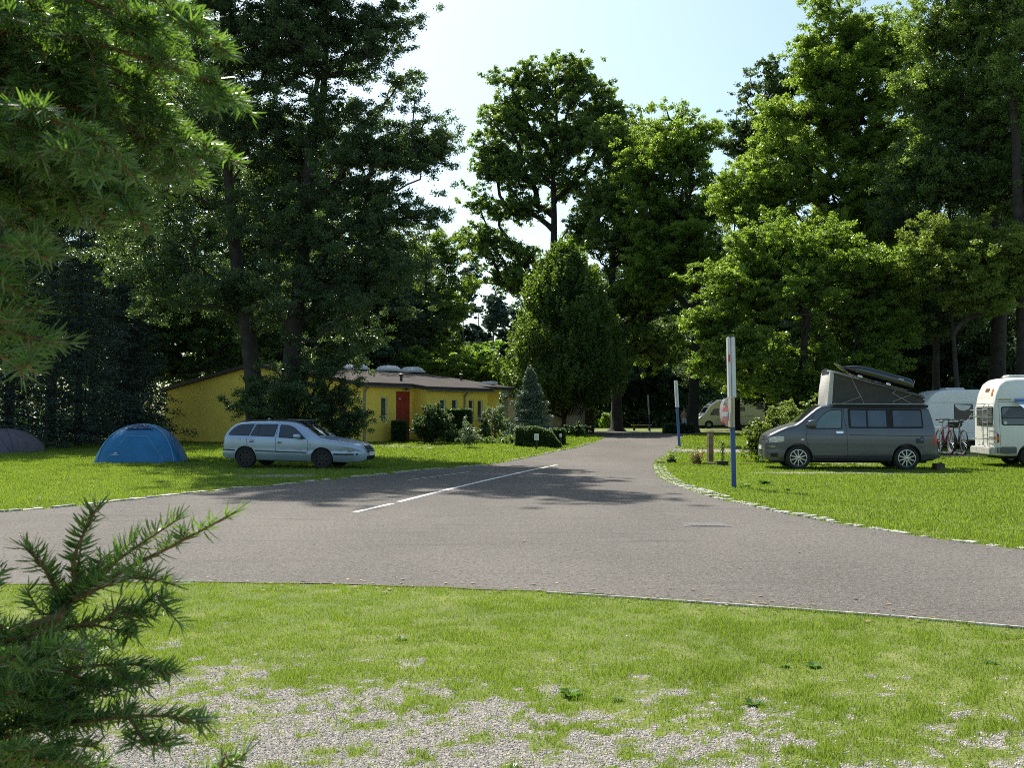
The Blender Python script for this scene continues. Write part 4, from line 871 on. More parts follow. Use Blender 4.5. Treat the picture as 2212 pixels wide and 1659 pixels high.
# ================================================================ posts, lamps, benches, planters, person
BLUE = mat('blue_paint', (.035, .085, .22), .45, var=.12, scale=5)
LAMPW = mat('lamp_white', (.62, .63, .62), .35, var=.05)
ALU = mat('aluminium', (.42, .43, .44), .35, metal=.6, var=.08)
CLEAR = None
def clear_mat():
    m = bpy.data.materials.new('clear_plastic'); m.use_nodes = True; b = m.node_tree.nodes['Principled BSDF']
    b.inputs['Base Color'].default_value = (.9, .93, .92, 1); b.inputs['Roughness'].default_value = .08; b.inputs['Transmission Weight'].default_value = 0.0; b.inputs['Alpha'].default_value = .28
    return m
CLEAR = clear_mat()
RED = mat('red_paint', (.55, .035, .02), .35, var=.08)
BLACK = mat('black_plastic', (.018, .018, .019), .5, var=.2)
DARKM = mat('dark_metal', (.05, .05, .052), .45, metal=.4, var=.15)
def lamp_post(name, label, bx, by, px_top, py_top, Y, zsplit, w, tilt, g, tl=.16):
    t = thing(name, label, 'lamp post', (bx, by, g), 0, 'blue lamp posts'); H = wz(py_top, Y)-g; dx = wx(px_top, Y)-bx
    def X(z): return dx*z/H
    p = MB(); p.add([(X(z)+sx*w/2, sy*w/2, z) for z in (-.1, H-.03) for sx, sy in ((-1, -1), (1, -1), (1, 1), (-1, 1))], [(0, 1, 5, 4), (1, 2, 6, 5), (2, 3, 7, 6), (3, 0, 4, 7), (4, 5, 6, 7)])
    p.build('pole', BLUE, t, bevel=.006)
    h = MB(); zs = zsplit
    for (x0, x1, y0, y1) in [(-tl*.5, -tl*.12, -w*.9, w*.9), (-tl*.07, tl*.5, -w*1.0, w*.9)]:
        h.add([(X(z)+x, y, z) for z in (zs, H) for x, y in ((x0, y0), (x1, y0), (x1, y1), (x0, y1))], [(0, 1, 5, 4), (1, 2, 6, 5), (2, 3, 7, 6), (3, 0, 4, 7), (4, 5, 6, 7), (3, 2, 1, 0)])
    hd = h.build('lamp_housing', LAMPW, t, bevel=.015)
    MB().add([(X(z)-tl*.095+sx*.012, -w*.55+sy*.01, z) for z in (zs+.01, H-.01) for sx, sy in ((-1, -1), (1, -1), (1, 1), (-1, 1))], [(0, 1, 5, 4), (1, 2, 6, 5), (2, 3, 7, 6), (3, 0, 4, 7), (4, 5, 6, 7)]).build('channel', DARKM, hd)
    MB().box((X(H), 0, H+.012), (tl*.55, w*1.6, .03)).build('cap', DARKM, hd)
    return t, X, H
b1 = gp(1584, 1053)
t, X, H = lamp_post('lamp_post', 'blue lamp post with white tube housing and extinguisher cabinet', b1[0], b1[1], 1579, 728, b1[1], 2.0, .095, 0, 0.0, .165)
s_ = MB().box((X(2.9)-.06, -.092, 2.88), (.035, .006, .16)).build('sticker', RED, t)
# extinguisher cabinet: beige back box, curved clear cover, extinguisher inside
yb = b1[1]; cz0, cz1 = wz(923, yb), wz(857, yb)
cabt = thing('extinguisher_cabinet', 'glazed cabinet holding a red fire extinguisher on the blue lamp post', 'cabinet', (b1[0]+X(1.5)-.05, b1[1]-.05, cz0))
hC = cz1-cz0
MB().box2((-.0, -.18, .0), (.055, .14, hC)).box2((-.03, -.165, .004), (-.0, .125, hC-.004)).build('back_box', mat('beige_plastic', (.42, .38, .27), .5, var=.08), cabt, bevel=.008)
cv = MB(); n = 14
prof = [(-.03-.19*math.sin(math.pi*i/n)**.35, .01+(hC-.02)*i/n) for i in range(n+1)]
for i in range(n):
    for (y0, y1) in [(-.16, .12)]:
        a, b = prof[i], prof[i+1]; cv.quad((a[0], y0, a[1]), (a[0], y1, a[1]), (b[0], y1, b[1]), (b[0], y0, b[1]))
for y in (-.16, .12):
    cv.add([(-.03, y, p[1]) for p in prof]+[(p[0], y, p[1]) for p in prof], [(i, i+1, i+n+2, i+n+1) for i in range(n)])
cv.build('cover', CLEAR, cabt, fix=False)
ex = MB(); ex.lathe([(.01, .05), (.06, .055), (.066, .08), (.066, .40), (.05, .45), (.02, .475), (.018, .49)], 20, 'z', (-.125, -.02, 0))
exo = thing('fire_extinguisher', 'red fire extinguisher with pale label inside the cabinet', 'extinguisher', (cabt.location[0]-.125, cabt.location[1]-.02, cz0))
ex = MB().lathe([(.02, .05), (.06, .055), (.066, .08), (.066, .40), (.05, .45), (.02, .475), (.018, .49)], 20); ex.build('cylinder', RED, exo, smooth=True)
MB().lathe([(.0675, .24), (.0675, .34)], 20).build('label_band', LAMPW, exo, smooth=True)
MB().box((0, 0, .515), (.05, .04, .05)).tube([(0, 0, .53), (-.06, 0, .56)], .012, 6).tube([(.02, 0, .51), (.05, -.01, .45), (.072, -.01, .3), (.07, -.01, .15)], .01, 6).build('valve', BLACK, exo)
MB().lathe([(.069, .05), (.069, .07), (.05, .05)], 16).build('foot_ring', BLACK, exo)
c2 = gp(1467, 965); Y2 = c2[1]
lamp_post('lamp_post', 'second blue lamp post with white upper half at the road edge', c2[0], c2[1], 1460, 822, Y2, wz(880, Y2)-G(*c2), .11, 0, G(*c2), .14)
c3 = gp(1404, 934.5); c3 = (wx(1404, 66), 66.0)
lamp_post('lamp_post', 'far thin lamp post in the shade at the road bend', c3[0], c3[1], 1399.6, 853, 66, wz(895, 66)-G(*c3), .07, 0, G(*c3), .085)
# thick wooden post behind the planks
p = gp(1537, 1000)
t = thing('wooden_post', 'thick weathered wooden post standing behind the plank edging', 'post', (p[0], p[1]+.25, 0), R(12))
MB().box((0, 0, .45), (.17, .17, 1.16)).build('shaft', WOOD, t, bevel=.012); MB().box((0, 0, 1.04), (.185, .185, .03)).build('cap', WOODD, t)
# plank edging
def plank(pa, pb, label, h=.07, w=.12, y=0):
    a, b = gp(*pa), gp(*pb); d = Vector(b)-Vector(a); m = MB(); m.box((0, 0, h/2), (d.length, w, h))
    return tag(m.build('plank', WOOD, loc=((a[0]+b[0])/2, (a[1]+b[1])/2+y, G(*a)), bevel=.01), label, 'plank', 'plank edging of the flower strip')
for k, (a, b, lb) in enumerate([((1470, 1003), (1496, 1003.5), 'short grey plank between the two potted plants'), ((1518, 1004.5), (1552, 1005), 'grey plank before the thick wooden post'), ((1595, 1004), (1632, 1004.5), 'grey plank end beyond the blue lamp post'), ((1418, 1002), (1434, 1002.5), 'short pale plank at the road edge')]):
    o = plank(a, b, lb, .06+.02*(k % 2)); o.rotation_euler[2] = R((-2, 2, -3, 3)[k])
def pot(label, px, py, w, h, col, plant, fl, seed, ph, tall=False):
    c = gp(px, py); rr = random.Random(seed); t = thing('planter', label, 'planter', (c[0], c[1], G(*c)), rr.uniform(-.2, .2), 'planters along the flower strip')
    m = MB(); m.add([(sx*w/2*k, sy*.11*k, z) for z, k in ((0, .85), (h, 1.0)) for sx, sy in ((-1, -1), (1, -1), (1, 1), (-1, 1))], [(0, 1, 5, 4), (1, 2, 6, 5), (2, 3, 7, 6), (3, 0, 4, 7), (3, 2, 1, 0)]); m.box2((-w/2-.01, -.12, h-.025), (w/2+.01, .12, h)); m.build('trough', col, t)
    rg = np.random.default_rng(seed); n = 500; P = np.stack([rg.normal(size=n)*w*.36, rg.normal(size=n)*.10, h+np.abs(rg.normal(size=n))*ph], -1)
    if tall: P = np.stack([rg.normal(size=n)*w*.16*(1-.5*rg.random(n)), rg.normal(size=n)*.05, h+rg.random(n)**.8*ph*3], -1)
    s = MB()
    for i in range(8): q = P[i*7]; s.tube([(q[0]*.4, q[1]*.4, h-.02), (q[0], q[1], q[2])], .004, 4)
    s.build('stem', LM['hedge'], t); link('leaves', np_mesh('leaves', leaf_quads(P, .05, rg, .3), 4), LM[plant], t)
    if fl:
        n = 170; P = np.stack([rg.normal(size=n)*w*.34, rg.normal(size=n)*.09-.03, h+.06+np.abs(rg.normal(size=n))*ph*1.15], -1)
        link('blossoms', np_mesh('blossoms', leaf_quads(P, .055, rg, .3, asp=.9), 4), leaf_mat('petal_'+fl[0], fl[1], fl[1], trans=.3), t)
    return t
TERRA = mat('dark_trough', (.035, .028, .025), .7, var=.2); TERR2 = mat('terracotta', (.20, .055, .03), .8, var=.2)
pot('dark trough with a yellow-green leafy plant near the road edge', 1450, 1001, .30, .13, TERRA, 'yellow', None, 1, .12)
pot('terracotta trough full of pinkish red flowers', 1504, 1004, .26, .15, TERR2, 'hedge', ('red', (.55, .06, .07)), 2, .10)
pot('dark trough with a tall thin plant beside the blue lamp post', 1560, 1006, .36, .15, TERRA, 'oak', None, 3, .22, True)
for k, (px, py, Y, w, h_, lm, lb) in enumerate([(1497, 985, 30.5, 8, 14, 'oak', 'wispy plant rising behind the red flowers'), (1646, 985, 29.5, 7, 14, 'hedge', 'thin grassy clump before the big shrub')]):
    px_tree('plant', lb, px, Y, [(px, py, w, h_)], 14, 500, lm, 240+k, trunk=[(px, 1000), (px, py)], tw=.6, clr=.1, flat=1.6, cat='plant', ls=.5, r_tip=.003, flare=1)
# sign posts on the lawn edge
def sign(px, pyt, pyb, w, label, txt, plate_h, Y=None):
    c = gp(px, pyb); Yc = c[1]; g = G(*c); H = wz(pyt, Yc)-g; t = thing('sign_post', label, 'sign', (c[0], Yc, g), R(-8), 'small signs at the lawn edge')
    MB().box((0, .02, H*.5), (.07, .05, H)).build('post', WOODD, t); pl = MB().box((0, -.015, H-plate_h/2), (w, .02, plate_h)).build('plate', WHITE, t, bevel=.004)
    m = MB()
    for i in range(3): m.box((0, -.027, H-plate_h*(.25+.25*i)), (w*.6, .003, plate_h*.08))
    m.build('lines', mat('sign_print', (.25, .25, .26), .6), pl)
sign(1159, 937, 971, .19, 'brown post with small white sign before the curved hedge', '', .27)
sign(1211, 937, 968, .10, 'thin dark post with tiny white plate at the hedge end', '', .14)
# low log benches beyond the bend
def log_bench(px0, px1, Y, label):
    x0, x1 = wx(px0, Y), wx(px1, Y); L = x1-x0; t = thing('bench', label, 'bench', ((x0+x1)/2, Y, G(x0, Y)), 0, 'low plank benches beyond the road bend')
    MB().box((0, 0, .42), (L, .38, .07)).build('seat', WOOD, t, bevel=.01)
    n = max(2, int(L/1.3))
    for i in range(n): MB().box((-L/2+.2+i*(L-.4)/(n-1), 0, .19), (.14, .3, .385)).build('leg', WOODD, t)
log_bench(1322, 1345, 74, 'short low bench left of the flared oak trunk'.replace('left of', 'behind'))
log_bench(1364, 1408, 74, 'long low plank bench behind the flared oak trunk')
# dark clipped bush in front of the bather
box_hedge('clipped_hedge', 'dark shaded bush hiding the bather below the waist', [(wx(1440, 62), 62), (wx(1497, 62), 62), (wx(1497, 62), 63.2), (wx(1440, 62), 63.2)], 0.58, 16000, 'dark', 9, ls=.13, group='shaded bushes at the trees')
# the bather
SKIN = mat('skin', (.56, .32, .21), .55, var=.08); HAIR = mat('hair', (.12, .07, .04), .8); SHORTS = mat('white_shorts', (.68, .70, .74), .8, var=.1, scale=12)
def skin_mesh(name, verts, edges, radii, m, parent, sub=2):
    me = bpy.data.meshes.new(name); me.from_pydata(verts, edges, []); me.update(); o = link(name, me, m, parent)
    md = o.modifiers.new('skin', 'SKIN'); md.use_smooth_shade = True
    for i, r in enumerate(radii): me.skin_vertices[0].data[i].radius = (r, r) if not isinstance(r, tuple) else r
    me.skin_vertices[0].data[0].use_root = True
    o.modifiers.new('sub', 'SUBSURF').render_levels = sub
    return o
def person():
    Y = 66.0; X0 = wx(1478, Y); g = G(X0, Y); t = thing('person', 'bare-chested person in white shorts walking under the trees', 'person', (X0, Y, g), R(12)); k = .93
    V = [(0, 0, .98), (0, .01, 1.12), (0, .01, 1.30), (0, .01, 1.44), (0, 0, 1.52), (0, -.01, 1.60), (0, -.01, 1.70), (0, 0, 1.76),
         (.17, .01, 1.43), (.24, .03, 1.18), (.27, -.06, .95), (.28, -.08, .86), (-.17, .01, 1.43), (-.25, .04, 1.18), (-.24, -.08, .97), (-.235, -.11, .88),
         (.09, 0, .90), (.10, -.04, .50), (.11, .04, .09), (.11, -.10, .03), (-.09, 0, .90), (-.12, .08, .50), (-.12, .22, .12), (-.12, .12, .03)]
    for s, i in ((.28, 11), (-.235, 15)):
        pass
    E = [(0, 1), (1, 2), (2, 3), (3, 4), (4, 5), (5, 6), (6, 7), (3, 8), (8, 9), (9, 10), (10, 11), (3, 12), (12, 13), (13, 14), (14, 15), (0, 16), (16, 17), (17, 18), (18, 19), (0, 20), (20, 21), (21, 22), (22, 23)]
    Rr = [(.15, .11), (.14, .10), (.17, .11), (.15, .10), .055, (.075, .09), (.08, .095), .05, .055, .042, .032, .03, .055, .042, .032, .03, .085, .06, .04, .03, .085, .06, .04, .03]
    base = len(V)
    for hi, sx in ((11, 1), (15, -1)):
        h = Vector(V[hi])
        for f in range(4):
            a = h+Vector((.012*sx, -.03+.02*f, -.05)); b = a+Vector((0, -.008, -.045-.008*(f in (1, 2)))); n = len(V); V += [tuple(a), tuple(b)]; E += [(hi, n), (n, n+1)]; Rr += [.010, .008]
        n = len(V); V.append(tuple(h+Vector((-.01*sx, -.045, -.035)))); E.append((hi, n)); Rr.append(.010)
    n = len(V); V.append((0, -.105, 1.655)); E.append((6, n)); Rr.append(.014)
    V = [(a*k, b*k, c*k) for a, b, c in V]; Rr = [tuple(q*k for q in r) if isinstance(r, tuple) else r*k for r in Rr]
    skin_mesh('body', V, E, Rr, SKIN, t)
    skin_mesh('shorts', [(0, 0, .98*k), (.09*k, 0, .90*k), (.105*k, -.02*k, .66*k), (-.09*k, 0, .90*k), (-.115*k, .04*k, .66*k), (0, 0, 1.06*k)], [(0, 5), (0, 1), (1, 2), (0, 3), (3, 4)], [(.165*k, .125*k), .105*k, .10*k, .105*k, .10*k, (.15*k, .115*k)], SHORTS, t)
    h = MB(); vs = []; n = 12
    h.lathe([(.088, 1.66*k), (.093, 1.70*k), (.085, 1.75*k), (.055, 1.79*k), (.01, 1.80*k)], 16, 'z', (0, .012, 0)); h.build('hair', HAIR, t, smooth=True)
person()
# ================================================================ vehicles
def interp(pts, x):
    return float(np.interp(x, [p[0] for p in pts], [p[1] for p in pts]))
def body_mesh(top, bot, plan, belt, low, tumble, Rc, crown, L, n=90, tuck=.12, ends=True, mid=.012):
    xs = sorted(set([round(L*i/n, 4) for i in range(n+1)]+[round(L*(.5-.5*math.cos(math.pi*i/24)), 4) for i in range(25)]))
    rings = []
    for x in xs:
        zt, zb, W = interp(top, x), interp(bot, x), interp(plan, x)
        h = max(zt-zb, .02); r = min(Rc, h*.45, W*.8)
        def side(z):
            if z < low: return W*(1-tuck*((low-z)/max(low-.2, .1))**2)
            if z < belt: return W*(1-mid*((z-(low+belt)/2)/((belt-low)/2))**2)+W*mid*.0
            return W*(1-mid)-(z-belt)*tumble
        P = [(0, zb), (side(zb)*.5, zb), (side(zb)*.93, zb), (side(zb+.03*h), zb+.03*h)]
        zt2 = zt-r
        for i in range(1, 15):
            z = zb+.03*h+(zt2-zb-.03*h)*i/14; P.append((side(z), z))
        y0 = P[-1][0]
        for i in range(1, 7):
            a = math.pi/2*i/6; P.append((y0-r*(1-math.cos(a)), zt2+r*math.sin(a)))
        y1 = P[-1][0]
        for i in range(1, 6):
            f = i/5; P.append((y1*(1-f), zt+crown*(1-(1-f)**2)*min(1, W)))
        ring = [(x, -y, z) for y, z in P]+[(x, y, z) for y, z in P[-2:0:-1]]
        rings.append(ring)
    k = len(rings[0]); v = [p for r_ in rings for p in r_]; f = []
    for i in range(len(rings)-1):
        for j in range(k): f.append((i*k+j, i*k+(j+1) % k, (i+1)*k+(j+1) % k, (i+1)*k+j))
    # end caps as strips between mirrored points
    for o in (0, (len(rings)-1)*k):
        h = k//2
        for j in range(h):
            a, b, c, d = o+j, o+j+1, o+(k-j-1) % k, o+(k-j) % k
            f.append((a, b, c) if d == a else ((a, b, c, d) if b != c else (a, b, d)))
    m = MB(); m.add(v, f); return m
def rounded(pts, r=.04, n=4):
    out = []; N_ = len(pts)
    for i in range(N_):
        p0, p, p1 = Vector(pts[i-1]), Vector(pts[i]), Vector(pts[(i+1) % N_]); a = (p0-p); b = (p1-p); rr = min(r, a.length*.45, b.length*.45)
        A = p+a.normalized()*rr; B = p+b.normalized()*rr
        for k in range(n+1):
            t = k/n; q = A*(1-t)**2+p*2*t*(1-t)+B*t*t; out.append((q.x, q.y))
    return out
class Skin:
    "lays panels on a body surface by ray casting"
    def __init__(s, o, root):
        s.root = root; me = o.data; s.bvh = BVHTree.FromPolygons([v.co[:] for v in me.vertices], [p.vertices[:] for p in me.polygons])
    def hit(s, a, b, d, off):
        if d in ('near', 'far'):
            sg = -1 if d == 'near' else 1; o = Vector((a, 6*sg, b)); dr = Vector((0, -sg, 0))
        elif d == 'top': o = Vector((a, b, 8)); dr = Vector((0, 0, -1))
        elif d == 'xmin': o = Vector((-6, a, b)); dr = Vector((1, 0, 0))
        else: o = Vector((14, a, b)); dr = Vector((-1, 0, 0))
        h = s.bvh.ray_cast(o, dr)
        if h[0] is None:
            q = {'near': Vector((a, -.9, b)), 'far': Vector((a, .9, b)), 'top': Vector((a, b, 2)), 'xmin': Vector((0, a, b)), 'xmax': Vector((5, a, b))}[d]
            h = s.bvh.find_nearest(q)
        return h[0]-dr*off
    def panel(s, name, pts, m, d='near', off=.004, step=.09, parent=None, thick=0):
        bm = bmesh.new(); vs = [bm.verts.new((p[0], p[1], 0)) for p in pts]; bm.faces.new(vs)
        for ax in (0, 1):
            lo, hi = min(p[ax] for p in pts), max(p[ax] for p in pts); t = math.ceil(lo/step)*step
            while t < hi:
                no = [0, 0, 0]; no[ax] = 1; co = [0, 0, 0]; co[ax] = t
                bmesh.ops.bisect_plane(bm, geom=bm.verts[:]+bm.edges[:]+bm.faces[:], plane_co=co, plane_no=no, dist=1e-5); t += step
        bmesh.ops.triangulate(bm, faces=bm.faces)
        for v in bm.verts: v.co = s.hit(v.co.x, v.co.y, d, off)
        bmesh.ops.recalc_face_normals(bm, faces=bm.faces)
        dn = {'near': Vector((0, -1, 0)), 'far': Vector((0, 1, 0)), 'top': Vector((0, 0, 1)), 'xmin': Vector((-1, 0, 0)), 'xmax': Vector((1, 0, 0))}[d]
        if sum((f.normal.dot(dn) for f in bm.faces)) < 0: bmesh.ops.reverse_faces(bm, faces=bm.faces)
        if thick:
            r = bmesh.ops.extrude_face_region(bm, geom=bm.faces[:])
            for v in r['geom']:
                if isinstance(v, bmesh.types.BMVert): v.co += dn*thick
            bmesh.ops.recalc_face_normals(bm, faces=bm.faces)
        me = bpy.data.meshes.new(name); bm.to_mesh(me); bm.free()
        me.polygons.foreach_set('use_smooth', np.ones(len(me.polygons), dtype=bool)); me.set_sharp_from_angle(angle=R(35))
        return link(name, me, m, parent or s.root)
    def line(s, name, P, w, m, d='near', off=.003, parent=None, thick=0):
        L_, R_ = [], []
        for i, p in enumerate(P):
            t = Vector(P[min(i+1, len(P)-1)])-Vector(P[max(i-1, 0)]); t.normalize(); nn = Vector((-t.y, t.x))*w/2
            L_.append((p[0]+nn.x, p[1]+nn.y)); R_.append((p[0]-nn.x, p[1]-nn.y))
        return s.panel(name, L_+R_[::-1], m, d, off, .12, parent, thick)
SEAM = mat('seam_black', (.008, .008, .009), .7, var=.1)
TYRE = mat('tyre_rubber', (.018, .018, .018), .85, var=.2, bump=.3)
CARGL = mat('car_glass', (.018, .022, .026), .04, var=.3, scale=1.5, spec=.9, coat=.3)
CURT = mat('curtained_glass', (.10, .15, .155), .12, var=.15, scale=3, spec=.7, coat=.5)
CURTD = mat('dim_curtained_glass', (.035, .052, .075), .10, var=.25, scale=3, spec=.7, coat=.5)
HLIGHT = mat('headlight_glass', (.45, .47, .48), .08, metal=.3, var=.3, scale=14, coat=.6)
TAILR = mat('taillight_red', (.42, .015, .012), .18, var=.1, coat=.5)
AMBER = mat('amber_lens', (.60, .17, .02), .2, var=.1, coat=.4)
CHROME = mat('chrome', (.7, .7, .7), .12, metal=1, var=.05)
ALLOY = mat('alloy', (.50, .50, .50), .28, metal=.85, var=.08)
STEELB = mat('dark_steel_rim', (.035, .035, .037), .5, metal=.5)
def car_paint(name, c, metal=.55, rough=.32):
    return mat(name, c, rough, metal=metal, var=.05, scale=2, coat=.6, bump=0)
def wheel(root, x, y, z, r, w, rr, kind, side):
    "side -1: outer face toward -y"
    m = MB(); h = w/2; m.lathe([(rr-.005, -h*.95), (rr+.03, -h), (r-.035, -h), (r-.008, -h*.72), (r, -h*.3), (r, h*.3), (r-.008, h*.72), (r-.035, h), (rr+.03, h), (rr-.005, h*.95)], 40, 'y', cap=False)
    wo = m.build('wheel', TYRE, root, smooth=True, autos=30, loc=(x, y, z))
    o = side*h; q = MB(); s = side
    q.lathe([(rr-.0, o*.9), (rr-.0, o*.98), (rr-.018, o*1.0), (rr-.022, o*.8), (rr-.03, o*.1), (.02, o*.1)], 40, 'y', cap=False)
    n_ = {'alloy': 10, 'steel': 8, 'cover': 7}[kind]
    for i in range(n_):
        if kind == 'alloy': a = 2*math.pi*(i//2)/5+(.20 if i % 2 else -.20); a2 = 2*math.pi*(i//2)/5+(.33 if i % 2 else -.33); wd = .030
        elif kind == 'steel': a = a2 = 2*math.pi*i/8; wd = .07
        else: a = a2 = 2*math.pi*i/7; wd = .05
        p0 = Vector((math.cos(a)*.035, 0, math.sin(a)*.035)); p1 = Vector((math.cos(a2)*(rr-.015), 0, math.sin(a2)*(rr-.015))); t = (p1-p0).normalized(); b = Vector((-t.z, 0, t.x))
        ya, yb_ = o*.86, o*.5
        P = [p0+b*wd*.6, p1+b*wd*.5, p1-b*wd*.5, p0-b*wd*.6]
        q.add([(v.x, ya*(1.0), v.z) for v in P]+[(v.x, yb_, v.z) for v in P], [(0, 1, 2, 3), (4, 7, 6, 5), (0, 4, 5, 1), (1, 5, 6, 2), (2, 6, 7, 3), (3, 7, 4, 0)])
    q.lathe([(.055, o*.5), (.055, o*.88), (.035, o*.95), (.01, o*.96)], 16, 'y')
    if kind == 'steel': q.lathe([(rr*.72, o*.4), (rr*.72, o*.7), (.03, o*.72)], 24, 'y')
    q.build('rim', {'alloy': ALLOY, 'steel': STEELB, 'cover': ALU}[kind], wo, smooth=True, autos=30)
    if kind == 'alloy': MB().lathe([(rr-.035, o*.40), (.02, o*.41)], 30, 'y', cap=False).build('brake_disc', SEAM, wo)
    return wo
def arches(o, cs, W):
    c = MB()
    for x, z, r, (ya, yb) in cs: c.lathe([(r, ya), (r, yb)], 40, 'y', (x, 0, z))
    return boolean(o, c)
def finish_body(o, ang=35):
    me = o.data; me.polygons.foreach_set('use_smooth', np.ones(len(me.polygons), dtype=bool)); me.set_sharp_from_angle(angle=R(ang))
# ---------------------------------------------------------------- silver estate car
def silver_car():
    SILV = car_paint('silver_blue_paint', (.37, .45, .57), .5, .38)
    L = 4.52
    def cx(px): return (px-193)/415
    def cz(px, py): return max(.02, (772+(px-535)*.033-py)/419)
    def P(*a): return [(cx(x), cz(x, y)) for x, y in a]
    top = P((193, 560), (200, 520), (222, 440), (240, 380), (262, 330), (310, 262), (362, 222), (430, 200), (600, 190), (850, 192), (1080, 205), (1170, 220), (1230, 240), (1320, 295), (1420, 362), (1490, 410), (1560, 425), (1700, 448), (1850, 482), (1940, 505), (1990, 525), (2030, 560), (2055, 600), (2068, 640))
    top.sort()
    bot = [(0, .36), (.12, .27), (.5, .22), (4.0, .20), (4.3, .22), (4.45, .26), (L, .36)]
    plan = [(0, .60), (.03, .70), (.10, .79), (.3, .84), (.8, .865), (3.4, .865), (3.9, .84), (4.2, .76), (4.36, .64), (4.46, .50), (L, .36)]
    y0 = 29.0; x0 = wx(637, y0)
    t = thing('estate_car', 'silver-blue estate car parked in tree shade on the lawn', 'car', (x0, y0+.85, 0.02), R(-9), ry=R(.7))
    b = body_mesh(top, bot, plan, .93, .5, .42, .10, .035, L, mid=.02).build('body', SILV, t)
    xr, xf = cx(535), cx(1537); zr_, zf = .30, .30; ra = .345
    for v in b.data.vertices: v.co.x -= L/2
    xr -= L/2; xf -= L/2
    arches(b, [(xr, .31, ra, (-2, -.52)), (xr, .31, ra, (.52, 2)), (xf, .31, ra, (-2, -.52)), (xf, .31, ra, (.52, 2))], .86); finish_body(b)
    S = Skin(b, t)
    def Q_(*a): return [(x-L/2, z) for x, z in P(*a)]
    for d in ('near', 'far'):
        for nm, pts in [('window', ((295, 357), (318, 315), (360, 270), (410, 240), (460, 227), (628, 223), (574, 371))), ('window', ((655, 227), (937, 233), (913, 392), (592, 372))), ('window', ((972, 240), (1080, 247), (1160, 277), (1230, 332), (1335, 428), (972, 402)))]:
            fr = S.panel(nm, rounded([(x, z) for x, z in Q_(*pts)], .03), SEAM, d, .004)
            c = np.mean(np.array(Q_(*pts)), 0); ins = [(c[0]+(x-c[0])*.955, c[1]+(z-c[1])*.90) for x, z in Q_(*pts)]
            S.panel('glass', rounded(ins, .03), CARGL, d, .008, parent=fr)
        S.line('pillar_trim', Q_((708, 230), (690, 378)), .018, SEAM, d, .010)
        S.line('door_seam', Q_((1355, 432), (1352, 560), (1348, 690)), .010, SEAM, d, .002); S.line('door_seam', Q_((940, 240), (936, 400), (934, 690)), .010, SEAM, d, .002)
        S.line('door_seam', Q_((640, 224), (578, 372), (552, 410), (552, 450), (590, 520), (640, 575), (668, 650)), .010, SEAM, d, .002)
        S.line('side_moulding', Q_((668, 560), (1000, 580), (1342, 597)), .035, BLACK, d, .006, thick=.008 if d == 'near' else 0)
        S.line('bumper_strip', Q_((205, 542), (300, 546), (398, 552)), .045, BLACK, d, .006)
        S.line('bumper_strip', Q_((1690, 622), (1850, 628), (1985, 628)), .045, BLACK, d, .006)
        S.line('sill_trim', Q_((690, 695), (1000, 706), (1378, 718)), .045, mat('sill_silver', (.55, .60, .66), .35, metal=.4), d, .006)
        S.panel('fuel_flap' if d == 'far' else 'marker', rounded(Q_((1375, 490), (1400, 490), (1400, 502), (1375, 502)), .004), AMBER, d, .006)
        S.panel('headlight', rounded(Q_((1782, 565), (1810, 541), (1925, 545), (1950, 596), (1860, 600), (1790, 592)), .03), HLIGHT, d, .006, thick=.006)
        S.panel('taillight', rounded(Q_((222, 395), (246, 395), (236, 520), (208, 520)), .02), TAILR, d, .005)
        hs = -1 if d == 'near' else 1
        for hx_, hz_ in ((620, 440), (985, 466)):
            q = Q_((hx_, hz_))[0]; cpt = S.hit(q[0], q[1], d, 0); hd = S.panel('handle', rounded([(q[0]-.075, q[1]-.035), (q[0]+.075, q[1]-.03), (q[0]+.06, q[1]+.035), (q[0]-.06, q[1]+.03)], .03), SEAM, d, .004)
            MB().box((cpt.x, cpt.y+hs*.02, cpt.z+.004), (.15, .02, .022)).build('grip', SILV, hd, bevel=.006)
        mq = Q_((1250, 392))[0]; cpt = S.hit(mq[0]+.10, mq[1]-.03, d, 0)
        mm = MB(); mm.lathe([(.005, -.13), (.05, -.12), (.072, -.05), (.075, .03), (.06, .075), (.01, .09)], 14, 'x'); mo = mm.build('mirror', SILV, t, smooth=True, loc=(mq[0]-.02, cpt.y+hs*.14, mq[1]+.0))
        MB().box((mq[0]+.03, cpt.y+hs*.05, mq[1]-.05), (.07, .12, .03)).build('mirror_arm', BLACK, mo).matrix_parent_inverse = Matrix.Translation((-(mq[0]-.02), -(cpt.y+hs*.14), -mq[1]))
        rl = [S.hit(x, (1 if d == 'far' else -1)*.56, 'top', .035) for x in np.linspace(-1.75, .25, 9)]
        m = MB(); m.tube(rl, .014, 8)
        for q in (rl[0], rl[4], rl[-1]): m.tube([q, q-Vector((0, 0, .045))], .014, 6)
        m.build('roof_rail', BLACK, t, smooth=True)
    S.panel('fuel_flap', [(Q_((445, 415))[0][0]+.07*math.cos(a), Q_((445, 415))[0][1]+.07*math.sin(a)) for a in np.linspace(0, 6.28, 20, False)], mat('silver_flap', (.33, .39, .46), .32, metal=.55, coat=.5), 'near', .004)
    # glass front and back, on the sloping top
    ws = [(cx(1205)-L/2, .50), (cx(1205)-L/2, -.50), (cx(1470)-L/2, -.66), (cx(1490)-L/2, 0), (cx(1470)-L/2, .66)]
    wso = S.panel('windscreen', rounded(ws, .07), SEAM, 'top', .004); S.panel('glass', rounded([(x*.985+.0, y*.95) for x, y in ws], .07), CARGL, 'top', .009, parent=wso)
    rw = [(-.58, 1.26), (.58, 1.26), (.66, 1.00), (-.66, 1.00)]; S.panel('rear_window', rounded(rw, .05), CARGL, 'xmin', .006)
